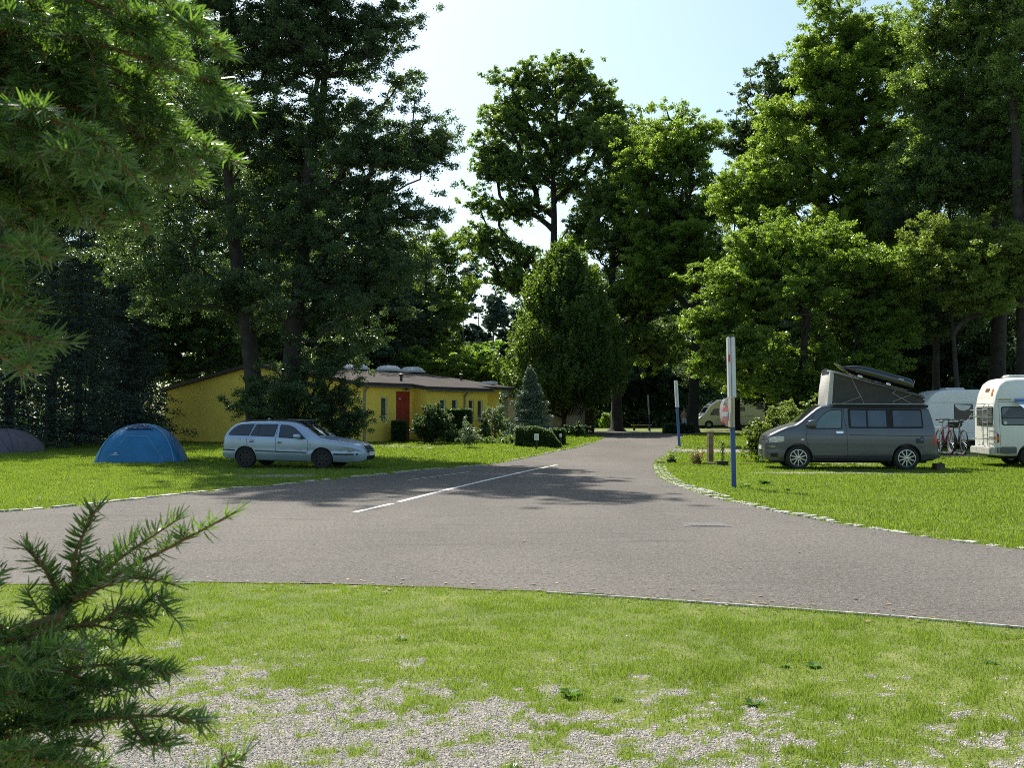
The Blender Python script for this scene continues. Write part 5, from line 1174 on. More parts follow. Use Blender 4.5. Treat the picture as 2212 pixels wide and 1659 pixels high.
    S.line('bonnet_seam', [(cx(1480)-L/2, -.70), (cx(1900)-L/2, -.56)], .010, SEAM, 'top', .003); S.line('bonnet_seam', [(cx(1480)-L/2, .70), (cx(1900)-L/2, .56)], .010, SEAM, 'top', .003)
    # front: grille, plate, lower intake
    gr = S.panel('grille', rounded([(-.34, .73), (.34, .73), (.30, .57), (-.30, .57)], .04), CHROME, 'xmax', .008); S.panel('grille_mesh', rounded([(-.30, .705), (.30, .705), (.27, .59), (-.27, .59)], .03), SEAM, 'xmax', .014, parent=gr)
    for i in range(9): S.line('grille_bar', [(-.24+i*.06, .60), (-.24+i*.06, .70)], .010, CHROME, 'xmax', .018, parent=gr) if i % 3 == 1 else None
    S.panel('lower_intake', rounded([(-.42, .40), (.42, .40), (.38, .28), (-.38, .28)], .04), SEAM, 'xmax', .006)
    S.line('bumper_strip', [(-.34, .53), (.34, .53)], .045, BLACK, 'xmax', .006)
    MB().box((L/2+.02, 0, .46), (.015, .52, .115)).build('number_plate', WHITE, t)
    r = MB().box((.05, .0, 1.455), (.64, .78, .012), Matrix.Rotation(R(2.2), 3, 'Y')).build('sunroof', mat('sunroof_glass', (.35, .38, .42), .06, coat=.6), t)
    MB().box((-.92, -.3, 1.44), (.07, .06, .10)).build('antenna_base', ALU, t, bevel=.01)
    MB().box2((-1.9, -.50, .24), (1.8, .50, .5)).build('underbody', SEAM, t)
    for x in (xr, xf):
        for s in (-1, 1): wheel(t, x, s*.745, .30, .315, .195, .205, 'steel', s)
    return t
silver_car()
# ---------------------------------------------------------------- grey camper van
def grey_van():
    GREY = car_paint('warm_grey_paint', (.090, .096, .112), .4, .32)
    L = 4.98
    def cx(px): return (px-255)/268
    def cz(py): return (1067-py)/265
    def P(*a): return [(cx(x), cz(y)) for x, y in a]
    top = P((255, 900), (258, 870), (268, 830), (282, 803), (300, 788), (360, 757), (430, 728), (495, 712), (530, 690), (600, 632), (660, 585), (700, 564), (760, 556), (1100, 556), (1480, 566), (1512, 580), (1530, 625), (1545, 700), (1560, 790), (1574, 880), (1590, 960)); top[-1] = (L, top[-1][1])
    bot = [(0, .40), (.06, .28), (.4, .23), (4.4, .23), (4.8, .30), (L, .38)]
    plan = [(0, .62), (.04, .74), (.14, .84), (.4, .91), (.9, .945), (4.5, .945), (4.85, .92), (L, .88)]
    y0 = 28.4; x0 = wx(1848, y0)
    t = thing('camper_van', 'dark grey camper van with its pop-up roof raised', 'camper van', (x0, y0+.95, 0), R(-6.5))
    b = body_mesh(top, bot, plan, 1.10, .55, .17, .13, .03, L, mid=.012).build('body', GREY, t)
    for v in b.data.vertices: v.co.x -= L/2
    xf, xr = cx(510)-L/2, cx(1335)-L/2; ra = .41
    arches(b, [(xf, .36, ra, (-2, -.58)), (xf, .36, ra, (.58, 2)), (xr, .36, ra, (-2, -.58)), (xr, .36, ra, (.58, 2))], .95); finish_body(b)
    S = Skin(b, t)
    def Q_(*a): return [(x-L/2, z) for x, z in P(*a)]
    for d in ('near', 'far'):
        fw = Q_((632, 748), (650, 700), (690, 650), (745, 602), (790, 594), (858, 592), (848, 748))
        w1 = S.panel('window', rounded(fw, .04), SEAM, d, .004); c = np.mean(np.array(fw), 0); S.panel('glass', rounded([(c[0]+(x-c[0])*.93, c[1]+(z-c[1])*.90) for x, z in fw], .03), CURT, d, .008, parent=w1)
        sw = Q_((896, 588), (1458, 592), (1466, 742), (899, 742)); w2 = S.panel('window', rounded(sw, .06), SEAM, d, .004)
        S.panel('glass', rounded(Q_((915, 600), (1035, 602), (1035, 730), (917, 730)), .03), CURTD, d, .008, parent=w2)
        S.panel('glass', rounded(Q_((1048, 602), (1186, 603), (1188, 730), (1048, 730)), .03), CURTD, d, .008, parent=w2)
        S.panel('glass', rounded(Q_((1238, 603), (1448, 606), (1452, 728), (1238, 730)), .03), CARGL, d, .008, parent=w2)
        S.panel('blind', rounded(Q_((1242, 606), (1300, 607), (1280, 640), (1330, 655), (1290, 690), (1300, 720), (1242, 726)), .02), CURTD, d, .011, parent=w2)
        S.line('door_seam', Q_((868, 575), (862, 640), (884, 760), (886, 962)), .010, SEAM, d, .002)
        S.line('door_seam', Q_((640, 640), (590, 715), (572, 760), (572, 840), (620, 945)), .010, SEAM, d, .002)
        S.line('slide_rail', Q_((900, 793), (1200, 797), (1525, 802)), .022, mat('rail_grey', (.05, .05, .052), .5), d, .003)
        S.line('belt_crease', Q_((560, 788), (720, 790), (884, 791)), .014, mat('rail_grey', (.05, .05, .052), .5), d, .003)
        S.line('sill_seam', Q_((625, 957), (900, 962), (1222, 966)), .012, SEAM, d, .003)
        S.panel('sill_cladding', Q_((640, 975), (1210, 980), (1190, 1003), (650, 1003)), SEAM, d, .006)
        S.line('bumper_seam', Q_((1450, 948), (1520, 945), (1580, 952)), .012, SEAM, d, .003)
        S.panel('handle', rounded(Q_((800, 764), (858, 764), (854, 782), (804, 782)), .02), CHROME if d == 'near' else SEAM, d, .010, thick=.01)
        S.panel('headlight', rounded(Q_((268, 842), (300, 812), (352, 803), (402, 808), (402, 846), (330, 854), (272, 856)), .03), HLIGHT, d, .006)
        S.panel('indicator', rounded(Q_((532, 824), (556, 824), (556, 836), (532, 836)), .01), LAMPW, d, .006)
        S.line('bumper_trim', Q_((262, 884), (300, 884), (335, 886)), .03, CHROME, d, .006)
        S.panel('fog_lamp', rounded(Q_((296, 938), (352, 938), (352, 968), (302, 968)), .02), SEAM, d, .006)
        S.panel('taillight', rounded(Q_((1530, 792), (1556, 792), (1566, 868), (1538, 868)), .02), TAILR, d, .006)
        # wheel-arch lips
        for x in (xf, xr):
            hs = -1 if d == 'near' else 1
            pts = [S.hit(x+(ra+.012)*math.cos(a), .36+(ra+.012)*math.sin(a), d, .006) for a in np.linspace(.12, math.pi-.12, 22)]
            MB().tube(pts, .016, 6).build('arch_lip', GREY, t, smooth=True)
        hs = -1 if d == 'near' else 1
        mq = Q_((617, 705))[0]; cpt = S.hit(mq[0]+.12, mq[1]-.1, d, 0)
        mo = MB().lathe([(.01, -.14), (.07, -.125), (.095, -.06), (.10, .05), (.085, .09), (.02, .10)], 16, 'x').build('mirror', GREY, t, smooth=True, loc=(mq[0], cpt.y+hs*.17, mq[1]))
        for v in mo.data.vertices: v.co.z *= 1.15
        MB().box((.03, -hs*.09, -.10), (.10, .20, .05)).build('mirror_arm', BLACK, mo, bevel=.01)
    # sticker: abstract dark block with a pale blue corner
    stk = S.panel('sticker', rounded(Q_((1402, 820), (1436, 822), (1440, 806), (1464, 808), (1463, 856), (1404, 856)), .01), mat('sticker_black', (.012, .014, .02), .4), 'near', .005)
    S.panel('print', rounded(Q_((1436, 822), (1460, 812), (1460, 836), (1440, 838)), .01), mat('sticker_blue', (.05, .14, .30), .4), 'near', .007, parent=stk)
    S.line('trim_scratch', Q_((1055, 860), (1150, 863), (1270, 866)), .012, mat('pale_reflex', (.34, .33, .31), .4), 'near', .003) if False else None
    # windscreen and bonnet on the sloping top
    ws = [(cx(515)-L/2, .62), (cx(508)-L/2, 0), (cx(515)-L/2, -.62), (cx(530)-L/2, -.74), (cx(690)-L/2, -.62), (cx(690)-L/2, .62), (cx(530)-L/2, .74)]
    wso = S.panel('windscreen', rounded(ws, .05), SEAM, 'top', .004); S.panel('glass', rounded([(x, y*.95) for x, y in ws], .05), CARGL, 'top', .009, parent=wso)
    for s in (-1, 1): S.line('bonnet_seam', [(cx(300)-L/2, s*.60), (cx(505)-L/2, s*.74)], .010, SEAM, 'top', .003)
    g = S.panel('grille', rounded([(-.42, .99), (.42, .99), (.40, .86), (-.40, .86)], .03), SEAM, 'xmin', .006)
    for z in (.965, .90): S.line('grille_bar', [(-.4, z), (.4, z)], .018, CHROME, 'xmin', .012, parent=g)
    S.panel('lower_intake', rounded([(-.5, .58), (.5, .58), (.46, .42), (-.46, .42)], .03), SEAM, 'xmin', .006)
    MB().box((-L/2-.02, 0, .64), (.015, .52, .115)).build('number_plate', WHITE, t)
    S.panel('rear_window', rounded([(-.62, 1.70), (.62, 1.70), (.68, 1.12), (-.68, 1.12)], .06), CARGL, 'xmax', .006)
    MB().box2((-2.2, -.56, .20), (2.2, .56, .5)).build('underbody', SEAM, t)
    for x in (xf, xr):
        for s in (-1, 1): wheel(t, x, s*.82, .355, .36, .235, .250, 'alloy', s)
    # awning housing along the near roof edge
    m = MB(); m.tube([(cx(775)-L/2, -.90, 1.90), (cx(1500)-L/2, -.90, 1.875)], .045, 10); m.build('awning_case', SEAM, t, smooth=True)
    MB().tube([(cx(780)-L/2, -.93, 1.955), (cx(1465)-L/2, -.93, 1.935)], .010, 6).build('roof_rail', mat('pale_green_alu', (.40, .43, .36), .4), t)
    # pop-up roof: fabric bellows and lid
    CANV = mat('grey_canvas', (.058, .054, .050), .9, var=.15, scale=4, bump=.4, bscale=30); CANW = mat('pale_canvas', (.66, .64, .60), .85, var=.06, trans=.3); PIPE = mat('canvas_seam', (.30, .29, .25), .8)
    zl0, zl1 = cz(297), cz(500); xa, xb = cx(778)-L/2, cx(1485)-L/2; xa0 = cx(748)-L/2; zb = 1.90; hwid = .66
    def ztop(x): return zl0+(zl1-zl0)*(x-xa)/(xb-xa)
    n = 24
    for s in (-1, 1):
        fb = MB()
        for i in range(n):
            f0, f1 = i/n, (i+1)/n; r0 = [xa+(xb-xa)*f0, xa+(xb-xa)*f1]; bx = [xa0+(xb-xa0)*f0, xa0+(xb-xa0)*f1]
            K = 6
            def pt(x_t, x_b, u):
                z = zb+(ztop(x_t)-zb)*u; xx = x_b+(x_t-x_b)*u; sag = -.035*math.sin(math.pi*u)*min(1, (ztop(x_t)-zb)*2)*(1+.5*math.sin(x_t*9)); return (xx, s*(hwid+.02*(1-u)+sag), z)
            for k in range(K): fb.quad(pt(r0[0], bx[0], k/K), pt(r0[1], bx[1], k/K), pt(r0[1], bx[1], (k+1)/K), pt(r0[0], bx[0], (k+1)/K))
        fo = fb.build('roof_canvas', CANV, t, smooth=True, fix=False)
    fr = MB(); n = 10
    for i in range(n):
        for k in range(10):
            def pf(a, u):
                yy = -hwid+2*hwid*a; bul = .10*math.sin(math.pi*min(max(u, 0), 1))*(1-abs(2*a-1)**3)+.05; return (xa0+(xa-xa0)*u-bul*.9+.04, yy, zb+(zl0-zb)*u)
            fr.quad(pf(i/n, k/10), pf((i+1)/n, k/10), pf((i+1)/n, (k+1)/10), pf(i/n, (k+1)/10))
    fro = fr.build('front_canvas', CANW, t, smooth=True, fix=False)
    # pale wrap-round edge of the front canvas on the near side
    for s in (-1, 1):
        e = MB(); e.add([(xa0-.01, s*(hwid+.012), zb), (xa0+.14, s*(hwid+.026), zb), (xa+.10, s*(hwid+.004), zl0-.04), (xa-.01, s*(hwid+.006), zl0-.01)], [(0, 1, 2, 3)])
        me_ = e.build('canvas_edge', CANW, t)
        st = [((930, 330), (1035, 552)), ((1003, 497), (868, 545)), ((1285, 442), (1250, 466)), ((1250, 466), (1402, 556)), ((1395, 478), (1255, 532)), ((1255, 532), (1266, 556))]
        sm = MB()
        for a, b_ in st:
            A, B = Vector((cx(a[0])-L/2, s*(hwid+.025), cz(a[1]))), Vector((cx(b_[0])-L/2, s*(hwid+.025), cz(b_[1]))); sm.tube([A, B], .010, 5)
        sm.build('canvas_seam', PIPE, t)
    # lid
    dirv = Vector((xb-xa, 0, zl1-zl0)); ln = dirv.length; an = math.atan2(-(zl1-zl0), xb-xa)
    lid = MB(); nn = 30; rowsv = []
    W2 = .74
    for i in range(nn+1):
        f = i/nn; x = -.06+f*(ln+.14); w = W2*(1-max(0, (.10-f)/.10)**2*.35)*(1-max(0, (f-.93)/.07)**2*.2)
        row = []
        for j in range(13):
            v = j/12*2-1; row.append((x, v*w, .055+.05*(1-v*v)-.05*abs(v)**8))
        row += [(x, w*.98, -.02), (x, -w*.98, -.02)]; rowsv.append(row)
    K = len(rowsv[0]); vs = [p for r_ in rowsv for p in r_]; fs = [(i*K+j, i*K+(j+1) % K, (i+1)*K+(j+1) % K, (i+1)*K+j) for i in range(nn) for j in range(K)]+[tuple(range(K)), tuple(nn*K+j for j in range(K))]
    RT = Matrix.Rotation(an, 4, 'Y')
    M = Matrix.Translation((xa, 0, zl0-.0)) @ RT
    lo = MB(); lo.add([M @ Vector(v) for v in vs], fs); lido = lo.build('lid', GREY, t, smooth=True, autos=40)
    # roof bars and clamps
    bars = MB()
    for dx in (.88, 1.72):
        bars.tube([M @ Vector((dx, -.66, .11)), M @ Vector((dx, .66, .11))], .018, 8)
    bars.build('roof_bar', BLACK, lido, smooth=True)
    for dx in (.88, 1.72): 
        for s in (-1, 1): MB().box(M @ Vector((dx-.02, s*.66, .10)), (.13, .07, .07), RT.to_3x3()).build('bar_foot', LAMPW, lido, bevel=.015)
    # roof box: its own thing
    GLOSS = mat('gloss_black', (.008, .008, .009), .08, var=.1, coat=1.0)
    MW = Matrix.Translation(t.location) @ t.rotation_euler.to_matrix().to_4x4() @ M
    rb = thing('roof_box', 'long glossy black roof box tilted on the raised roof', 'roof box', (0, 0, 0)); rb.matrix_world = MW @ Matrix.Translation((.15, .0, .13))
    m = MB(); nn = 40; Lb = 2.30; rows = []
    for i in range(nn+1):
        f = i/nn; x = f*Lb; hh = .36*(1-(1-min(f/.45, 1))**2.2*.92)*(1-max(0, (f-.94)/.06)**2*.25); lowz = .02+.20*(1-min(f/.30, 1))**1.6; w = .42*(1-(1-min(f/.28, 1))**2.4*.75); z1 = max(hh, lowz+.04)
        if f < .02: z1 = lowz+.05; w = .12
        row = []
        for j in range(20):
            a = 2*math.pi*j/20; c_, s__ = math.cos(a), math.sin(a); row.append((x, w*math.copysign(abs(c_)**.45, c_), (lowz+z1)/2+(z1-lowz)/2*math.copysign(abs(s__)**.55, s__)))
        rows.append(row)
    vs = [p for r_ in rows for p in r_]; fs = [(i*20+j, i*20+(j+1) % 20, (i+1)*20+(j+1) % 20, (i+1)*20+j) for i in range(nn) for j in range(20)]+[tuple(range(20)), tuple(nn*20+j for j in range(20))]
    m.add(vs, fs); m.build('shell', GLOSS, rb, smooth=True, autos=50)
    MB().box((1.25, -.425, .17), (2.0, .012, .012)).build('seam', ALU if False else DARKM, rb)
    MB().box((1.92, -.428, .24), (.16, .006, .03)).build('label_plate', ALU, rb); MB().tube([(2.27, -.36, .06), (2.32, -.36, .1), (2.32, -.36, .3), (2.27, -.36, .33)], .008, 5).build('rear_handle', ALU, rb)
    return t, L
van, VL = grey_van()
# ---------------------------------------------------------------- bike rack and bicycles behind the camper
def vpt(x, y, z): return van.matrix_world @ Vector((x, y, z))
bpy.context.view_layer.update()
def bike_rack():
    p = vpt(VL/2+.06, 0, 0); t = thing('bike_rack', 'tow-bar bicycle rack of grey tubes behind the camper van', 'bike rack', (p.x, p.y, 0), van.rotation_euler.z)
    m = MB(); m.tube([(-.10, 0, .42), (.12, 0, .40), (.12, 0, .46)], .03, 8); m.box((.42, 0, .44), (.62, .10, .05)); m.build('base', DARKM, t)
    for x in (.20, .42, .66): MB().add(*[( [(x+a, y, .475+b) for y in (-.62, .62) for a, b in ((-.045, .03), (-.045, 0), (.045, 0), (.045, .03), (.035, .03), (.035, .008), (-.035, .008), (-.035, .03))]), [(j, (j+1) % 8, (j+1) % 8+8, j+8) for j in range(8)]]).build('wheel_tray', ALU, t)
    MB().tube([(.12, -.30, .46), (.12, -.30, 1.15), (.16, -.25, 1.24), (.16, .25, 1.24), (.12, .30, 1.15), (.12, .30, .46)], .017, 8).build('hoop', ALU, t, smooth=True)
    MB().tube([(.14, -.2, 1.22), (.40, -.22, 1.34), (.55, -.25, 1.30)], .012, 6).build('clamp_arm', ALU, t)
    lb = MB().box((.76, 0, .50), (.05, 1.1, .14)).build('lamp_board', BLACK, t, bevel=.01)
    for s in (-1, 1): MB().box((.79, s*.44, .50), (.02, .2, .11)).build('rear_lamp', TAILR, lb)
    MB().box((.79, 0, .52), (.012, .46, .10)).build('number_plate', WHITE, lb)
    return t
rack = bike_rack()
def bicycle(name, label, dx, col, tilt, flip, bag):
    p = vpt(VL/2+.06+dx, 0, 0); t = thing(name, label, 'bicycle', (p.x, p.y, .50), van.rotation_euler.z+R(-90)+(math.pi if flip else 0), 'bicycles on the rack'); r = .33
    # local: x forward (toward the camera), z up
    PC = mat('bike_'+col[0], col[1], .35, coat=.5, var=.05)
    for x in (-.52, .52):
        w = MB(); n = 36; w.tube([(x+r*math.cos(a), 0, r+r*math.sin(a)) for a in np.linspace(0, 2*math.pi, n+1)], .022, 8, cap=False); wo = w.build('wheel', TYRE, t, smooth=True)
        MB().tube([(x+(r-.03)*math.cos(a), 0, r+(r-.03)*math.sin(a)) for a in np.linspace(0, 2*math.pi, n+1)], .013, 6, cap=False).build('rim', ALU, wo, smooth=True)
        s = MB()
        for k in range(18): a = 2*math.pi*k/18; s.tube([(x, .025*(-1)**k, r), (x+(r-.03)*math.cos(a), 0, r+(r-.03)*math.sin(a))], .0015, 3)
        s.tube([(x, -.05, r), (x, .05, r)], .02, 8); s.build('spokes', ALU, wo)
    B, Se, H1, H2, Rr = Vector((-.06, 0, .29)), Vector((-.18, 0, .76)), Vector((.34, 0, .80)), Vector((.37, 0, .66)), Vector((-.52, 0, r))
    f = MB()
    for a, b, q in [(B, Se, .016), (Se+Vector((.01, 0, -.06)), H1, .016), (B, H2, .02), (H1, H2, .02)]: f.tube([a, b], q, 8)
    for y in (-.05, .05): f.tube([B, Rr+Vector((0, y, 0))], .010, 6); f.tube([Se+Vector((.01, 0, -.05)), Rr+Vector((0, y, 0))], .009, 6)
    f.build('frame', PC, t, smooth=True)
    k = MB()
    for y in (-.055, .055): k.tube([H2+Vector((0, y*.6, -.02)), Vector((.42, y, .55)), Vector((.52, y, r))], .012, 6)
    k.build('fork', PC, t, smooth=True)
    h = MB(); h.tube([H1, Vector((.32, 0, .93)), Vector((.38, 0, .96))], .014, 8); h.tube([(.30, -.32, .98), (.36, -.16, .99), (.39, 0, .97), (.36, .16, .99), (.30, .32, .98)], .012, 8); hb = h.build('handlebar', BLACK, t, smooth=True)
    for s in (-1, 1): MB().tube([(.31, s*.22, .985), (.24, s*.34, .975)], .018, 8).build('grip', SEAM, hb)
    MB().tube([Se, Se+Vector((-.03, 0, .14))], .013, 8).build('seat_post', ALU, t)
    sd = MB(); sd.lathe([(.015, -.14), (.03, -.10), (.05, .0), (.085, .09), (.075, .13), (.02, .145)], 14, 'x'); so = sd.build('saddle', BLACK, t, smooth=True, loc=(-.22, 0, .92)); so.rotation_euler[2] = math.pi
    for v in so.data.vertices: v.co.z *= .42
    c = MB(); c.lathe([(.09, -.008), (.09, .008)], 24, 'y', (B.x, -.05, B.z)); c.tube([(B.x, -.07, B.z), (B.x+.10, -.08, B.z-.13)], .010, 6); c.tube([(B.x, .07, B.z), (B.x-.10, .08, B.z+.13)], .010, 6); c.box((B.x+.10, -.13, B.z-.13), (.09, .09, .02)); c.box((B.x-.10, .13, B.z+.13), (.09, .09, .02)); c.build('crankset', DARKM, t)
    if bag:
        g_ = MB()
        for i in range(4): g_.lathe([(.01, -.17), (.06, -.15), (.075, 0), (.06, .15), (.01, .17)], 12, 'y', (.18+.06*i, .12*(-1)**i*.4, .86-.02*i))
        o = g_.build('bag', mat('bag_cloth', (.02, .02, .021), .75, var=.4, scale=14, bump=.6), t, smooth=True)
        MB().lathe([(.078, -.02), (.079, .02)], 12, 'y', (.24, -.1, .85)).build('bag_stripe', LAMPW, o)
    return t
bicycle('bicycle', 'dark red bicycle hanging end-on nearest the camper tail', .36, ('red', (.22, .02, .02)), 0, False, False)
bicycle('bicycle', 'black and silver bicycle with black bag on the outer tray', .72, ('dark', (.05, .05, .055)), 0, True, True)
pb_ = vpt(VL/2+.05, -.55, 0)
bx_ = thing('water_canister', 'squat brown canister on the grass beneath the camper tail', 'canister', (pb_.x, pb_.y, 0), R(12)); MB().box((0, 0, .10), (.30, .22, .20)).build('body', mat('brown_can', (.09, .06, .04), .7, var=.3), bx_, bevel=.02); MB().cyl((.07, 0, .19), (.07, 0, .225), .03).build('cap', BLACK, bx_)
# ---------------------------------------------------------------- white high-roof van
def white_van():
    WH = mat('cream_white_paint', (.70, .69, .64), .35, var=.03, scale=2, coat=.4); CLAD = mat('grey_cladding', (.11, .11, .115), .6, var=.08)
    L = 5.6; y0 = 30.4; xcorner = wx(976+0, y0)  # placeholder
    top = [(0, 1.95), (.03, 2.0), (.10, 2.35), (.22, 2.62), (.38, 2.74), (.7, 2.78), (3.6, 2.78), (4.1, 2.55), (4.5, 2.0), (4.85, 1.45), (5.0, 1.25), (5.4, 1.02), (L, .85)]
    bot = [(0, .42), (.1, .36), (5.3, .30), (L, .40)]; plan = [(0, .86), (.04, .93), (.12, .96), (4.6, .96), (5.2, .90), (L, .70)]
    phi = R(-8.2); near = Vector((wx(2147, 29.9), 29.9, 0)); t = thing('high_roof_van', 'cream white high-roof camper van seen from its ladder side', 'camper van', (0, 0, 0), phi)
    # rear near corner at local (0,-.96)
    ctr = near-Matrix.Rotation(phi, 3, 'Z') @ Vector((0, -.96, 0)); t.location = (ctr.x, ctr.y, 0)
    b = body_mesh(top, bot, plan, 1.15, .6, .07, .20, .03, L, mid=.01, tuck=.05).build('body', WH, t)
    xr, xf = 1.08, 4.55; ra = .42
    arches(b, [(xr, .34, ra, (-2, -.6)), (xr, .34, ra, (.6, 2)), (xf, .34, ra, (-2, -.6)), (xf, .34, ra, (.6, 2))], .96); finish_body(b)
    S = Skin(b, t)
    for d in ('near', 'far'):
        w = S.panel('window', rounded([(.22, 1.30), (1.45, 1.30), (1.45, 1.88), (.22, 1.88)], .07), SEAM, d, .004); S.panel('glass', rounded([(.25, 1.33), (1.42, 1.33), (1.42, 1.85), (.25, 1.85)], .06), CARGL, d, .009, parent=w)
        if d == 'near': S.panel('window_sticker', [(.33+.05*math.cos(a), 1.38+.05*math.sin(a)) for a in np.linspace(0, 6.28, 18, False)], LAMPW, d, .012, parent=w)
        w = S.panel('window', rounded([(1.75, 1.30), (3.0, 1.30), (3.0, 1.88), (1.75, 1.88)], .07), CARGL, d, .006)
        w = S.panel('window', rounded([(3.3, 1.30), (4.3, 1.25), (4.05, 1.75), (3.9, 1.88), (3.3, 1.88)], .07), CARGL, d, .006)
        S.panel('lower_cladding', [(.04, .62), (xr-.44, .62), (xr-.44, .40), (.04, .44)], CLAD, d, .006); S.panel('lower_cladding', [(xr+.44, .60), (4.05, .60), (4.05, .38), (xr+.44, .38)], CLAD, d, .006)
        S.line('body_seam', [(.16, 1.98), (.17, .66)], .008, SEAM, d, .002); S.line('body_seam', [(.05, 2.02), (2.2, 2.02), (4.3, 2.0)], .014, CLAD, d, .003); S.line('body_seam', [(.2, .64), (.62, .64)], .010, SEAM, d, .003)
        S.panel('side_stripe', [(.10, 2.07), (.52, 2.07), (.52, 2.12), (.10, 2.12)], mat('gold_stripe', (.36, .30, .14), .4), d, .004)
        S.panel('taillight', rounded([(.005, .76), (.14, .76), (.14, 1.00), (.06, 1.10), (.005, 1.10)], .02), TAILR, d, .006)
        S.panel('taillight_amber', rounded([(.01, .86), (.135, .86), (.135, .95), (.01, .95)], .01), AMBER, d, .010)
    # rear face: louvred window, doors, plate
    lw = S.panel('rear_window', rounded([(-.83, 1.28), (.66, 1.28), (.66, 1.88), (-.83, 1.88)], .05), CARGL, 'xmin', .006)
    for i in range(9): S.line('louvre', [(-.80, 1.32+i*.065), (.63, 1.32+i*.065)], .026, ALU, 'xmin', .016, parent=lw)
    S.line('door_seam', [(0, .62), (0, 1.92)], .010, SEAM, 'xmin', .003); S.line('roof_seam', [(-.88, 1.98), (.88, 1.98)], .014, CLAD, 'xmin', .004)
    S.panel('number_plate', [(.15, .66), (.62, .66), (.62, .77), (.15, .77)], LAMPW, 'xmin', .010)
    S.panel('roof_lamp', rounded([(-.25, 2.36), (.1, 2.36), (.1, 2.46), (-.25, 2.46)], .03), mat('brown_lens', (.20, .08, .04), .3), 'xmin', .012)
    S.panel('roof_vent', rounded([(-.62, 2.22), (-.50, 2.22), (-.50, 2.44), (-.62, 2.44)], .03), AMBER, 'xmin', .012)
    MB().box((-.06, 0, .50), (.16, 1.86, .24)).build('bumper', mat('bumper_grey', (.42, .41, .39), .5), t, bevel=.03)
    # ladder
    ld = MB(); pts = [(.52, 0, .62), (-.0, 0, .62)]
    for y in (-.30, -.72):
        ld.tube([(-.05, y, .62), (-.12, y, .68), (-.12, y, 1.85), (-.06, y, 1.95)], .014, 8)
    for i in range(6): ld.tube([(-.12, -.30, .80+i*.2), (-.12, -.72, .80+i*.2)], .012, 6)
    ld.build('ladder', ALU, t, smooth=True)
    cr = MB(); cr.tube([(-.02, .55, 1.62), (-.18, .55, 1.66), (-.34, .5, 1.40), (-.38, .48, 1.38)], .012, 6); cr.tube([(-.10, .6, 1.76), (-.22, .6, 1.78), (-.22, -.75, 1.78), (-.08, -.75, 1.76)], .013, 6); cr.tube([(-.05, .5, .88), (-.35, .5, .86), (-.35, -.6, .86), (-.05, -.6, .88)], .012, 6); cr.tube([(-.02, .4, 1.55), (-.30, .4, 1.57), (-.30, -.8, 1.57), (-.02, -.8, 1.55)], .012, 6)
    cr.build('rear_carrier', ALU, t, smooth=True)
    hh = MB(); hh.box((1.1, 0, 2.84), (.9, .6, .10)); hh.build('roof_hatch', LAMPW, t, bevel=.04); MB().tube([(1.4, -.7, 2.88), (4.0, -.7, 2.88)], .02, 8).build('roof_rail', DARKM, t)
    MB().box2((.3, -.58, .26), (5.0, .58, .5)).build('underbody', SEAM, t)
    for x in (xr, xf):
        for s in (-1, 1): wheel(t, x, s*.80, .335, .335, .21, .21, 'cover', s)
    # awning, unrolled
    aw = thing('awning', 'pale blue fabric awning stretched out from the high-roof van', 'awning', t.location, phi)
    m = MB(); n = 10
    for i in range(n):
        def ap(a, u): return (.62+2.8*a, -.98-1.3*u, 2.06-.34*u-.06*math.sin(math.pi*u))
        for j in range(6): m.quad(ap(i/n, j/6), ap((i+1)/n, j/6), ap((i+1)/n, (j+1)/6), ap(i/n, (j+1)/6))
    m.build('cloth', mat('awning_cloth', (.36, .50, .66), .8, trans=.4), aw, smooth=True, fix=False)
    MB().tube([(.60, -1.0, 2.08), (3.45, -1.0, 2.08)], .045, 10).build('case', mat('awning_blue_case', (.14, .20, .45), .5), aw); MB().tube([(.6, -2.28, 1.72), (3.44, -2.28, 1.72)], .025, 8).build('front_rail', LAMPW, aw)
    for x in (.66, 3.38): MB().tube([(x, -2.28, 1.72), (x, -2.28, 0)], .015, 8).build('leg', ALU, aw)
white_van()
# ---------------------------------------------------------------- white caravan
def box_camper(name, label, cat, L, top, bot, planw, x_left, y, rz, wheels, paint, windows, extra, belt=1.2, wr=.33, kind='cover', tumble=.0, Rc=.12):
    g = G(x_left+L/2, y+1); t = thing(name, label, cat, (x_left+L/2, y+planw, g), rz)
    plan = [(0, planw*.90), (.12, planw*.985), (.3, planw), (L-.3, planw), (L-.1, planw*.98), (L, planw*.9)]
    b = body_mesh(top, bot, plan, belt, .4, tumble, Rc, .02, L, mid=.004, tuck=.03).build('body', paint, t)
    for v in b.data.vertices: v.co.x -= L/2
    if wheels: arches(b, [(x-L/2, wr, wr+.07, (a, c)) for x in wheels for a, c in ((-3, -planw+.36), (planw-.36, 3))], planw)
    finish_body(b); S = Skin(b, t)
    for d in ('near', 'far'):
        for pts, gm in windows:
            w = S.panel('window', rounded([(x-L/2, z) for x, z in pts], .05), SEAM, d, .005); c = np.mean(np.array([(x-L/2, z) for x, z in pts]), 0)
            S.panel('glass', rounded([(c[0]+(x-L/2-c[0])*.93, c[1]+(z-c[1])*.9) for x, z in pts], .05), gm, d, .010, parent=w)
    extra(S, t, L)
    for x in wheels:
        for s in (-1, 1): wheel(t, x-L/2, s*(planw-.14), wr, wr, .2, wr*.6, kind, s)
    MB().box2((-L/2+.3, -planw+.4, .18), (L/2-.3, planw-.4, .42)).build('underbody', SEAM, t)
    return t
CARAV = mat('caravan_white', (.74, .74, .72), .4, var=.03, coat=.2)
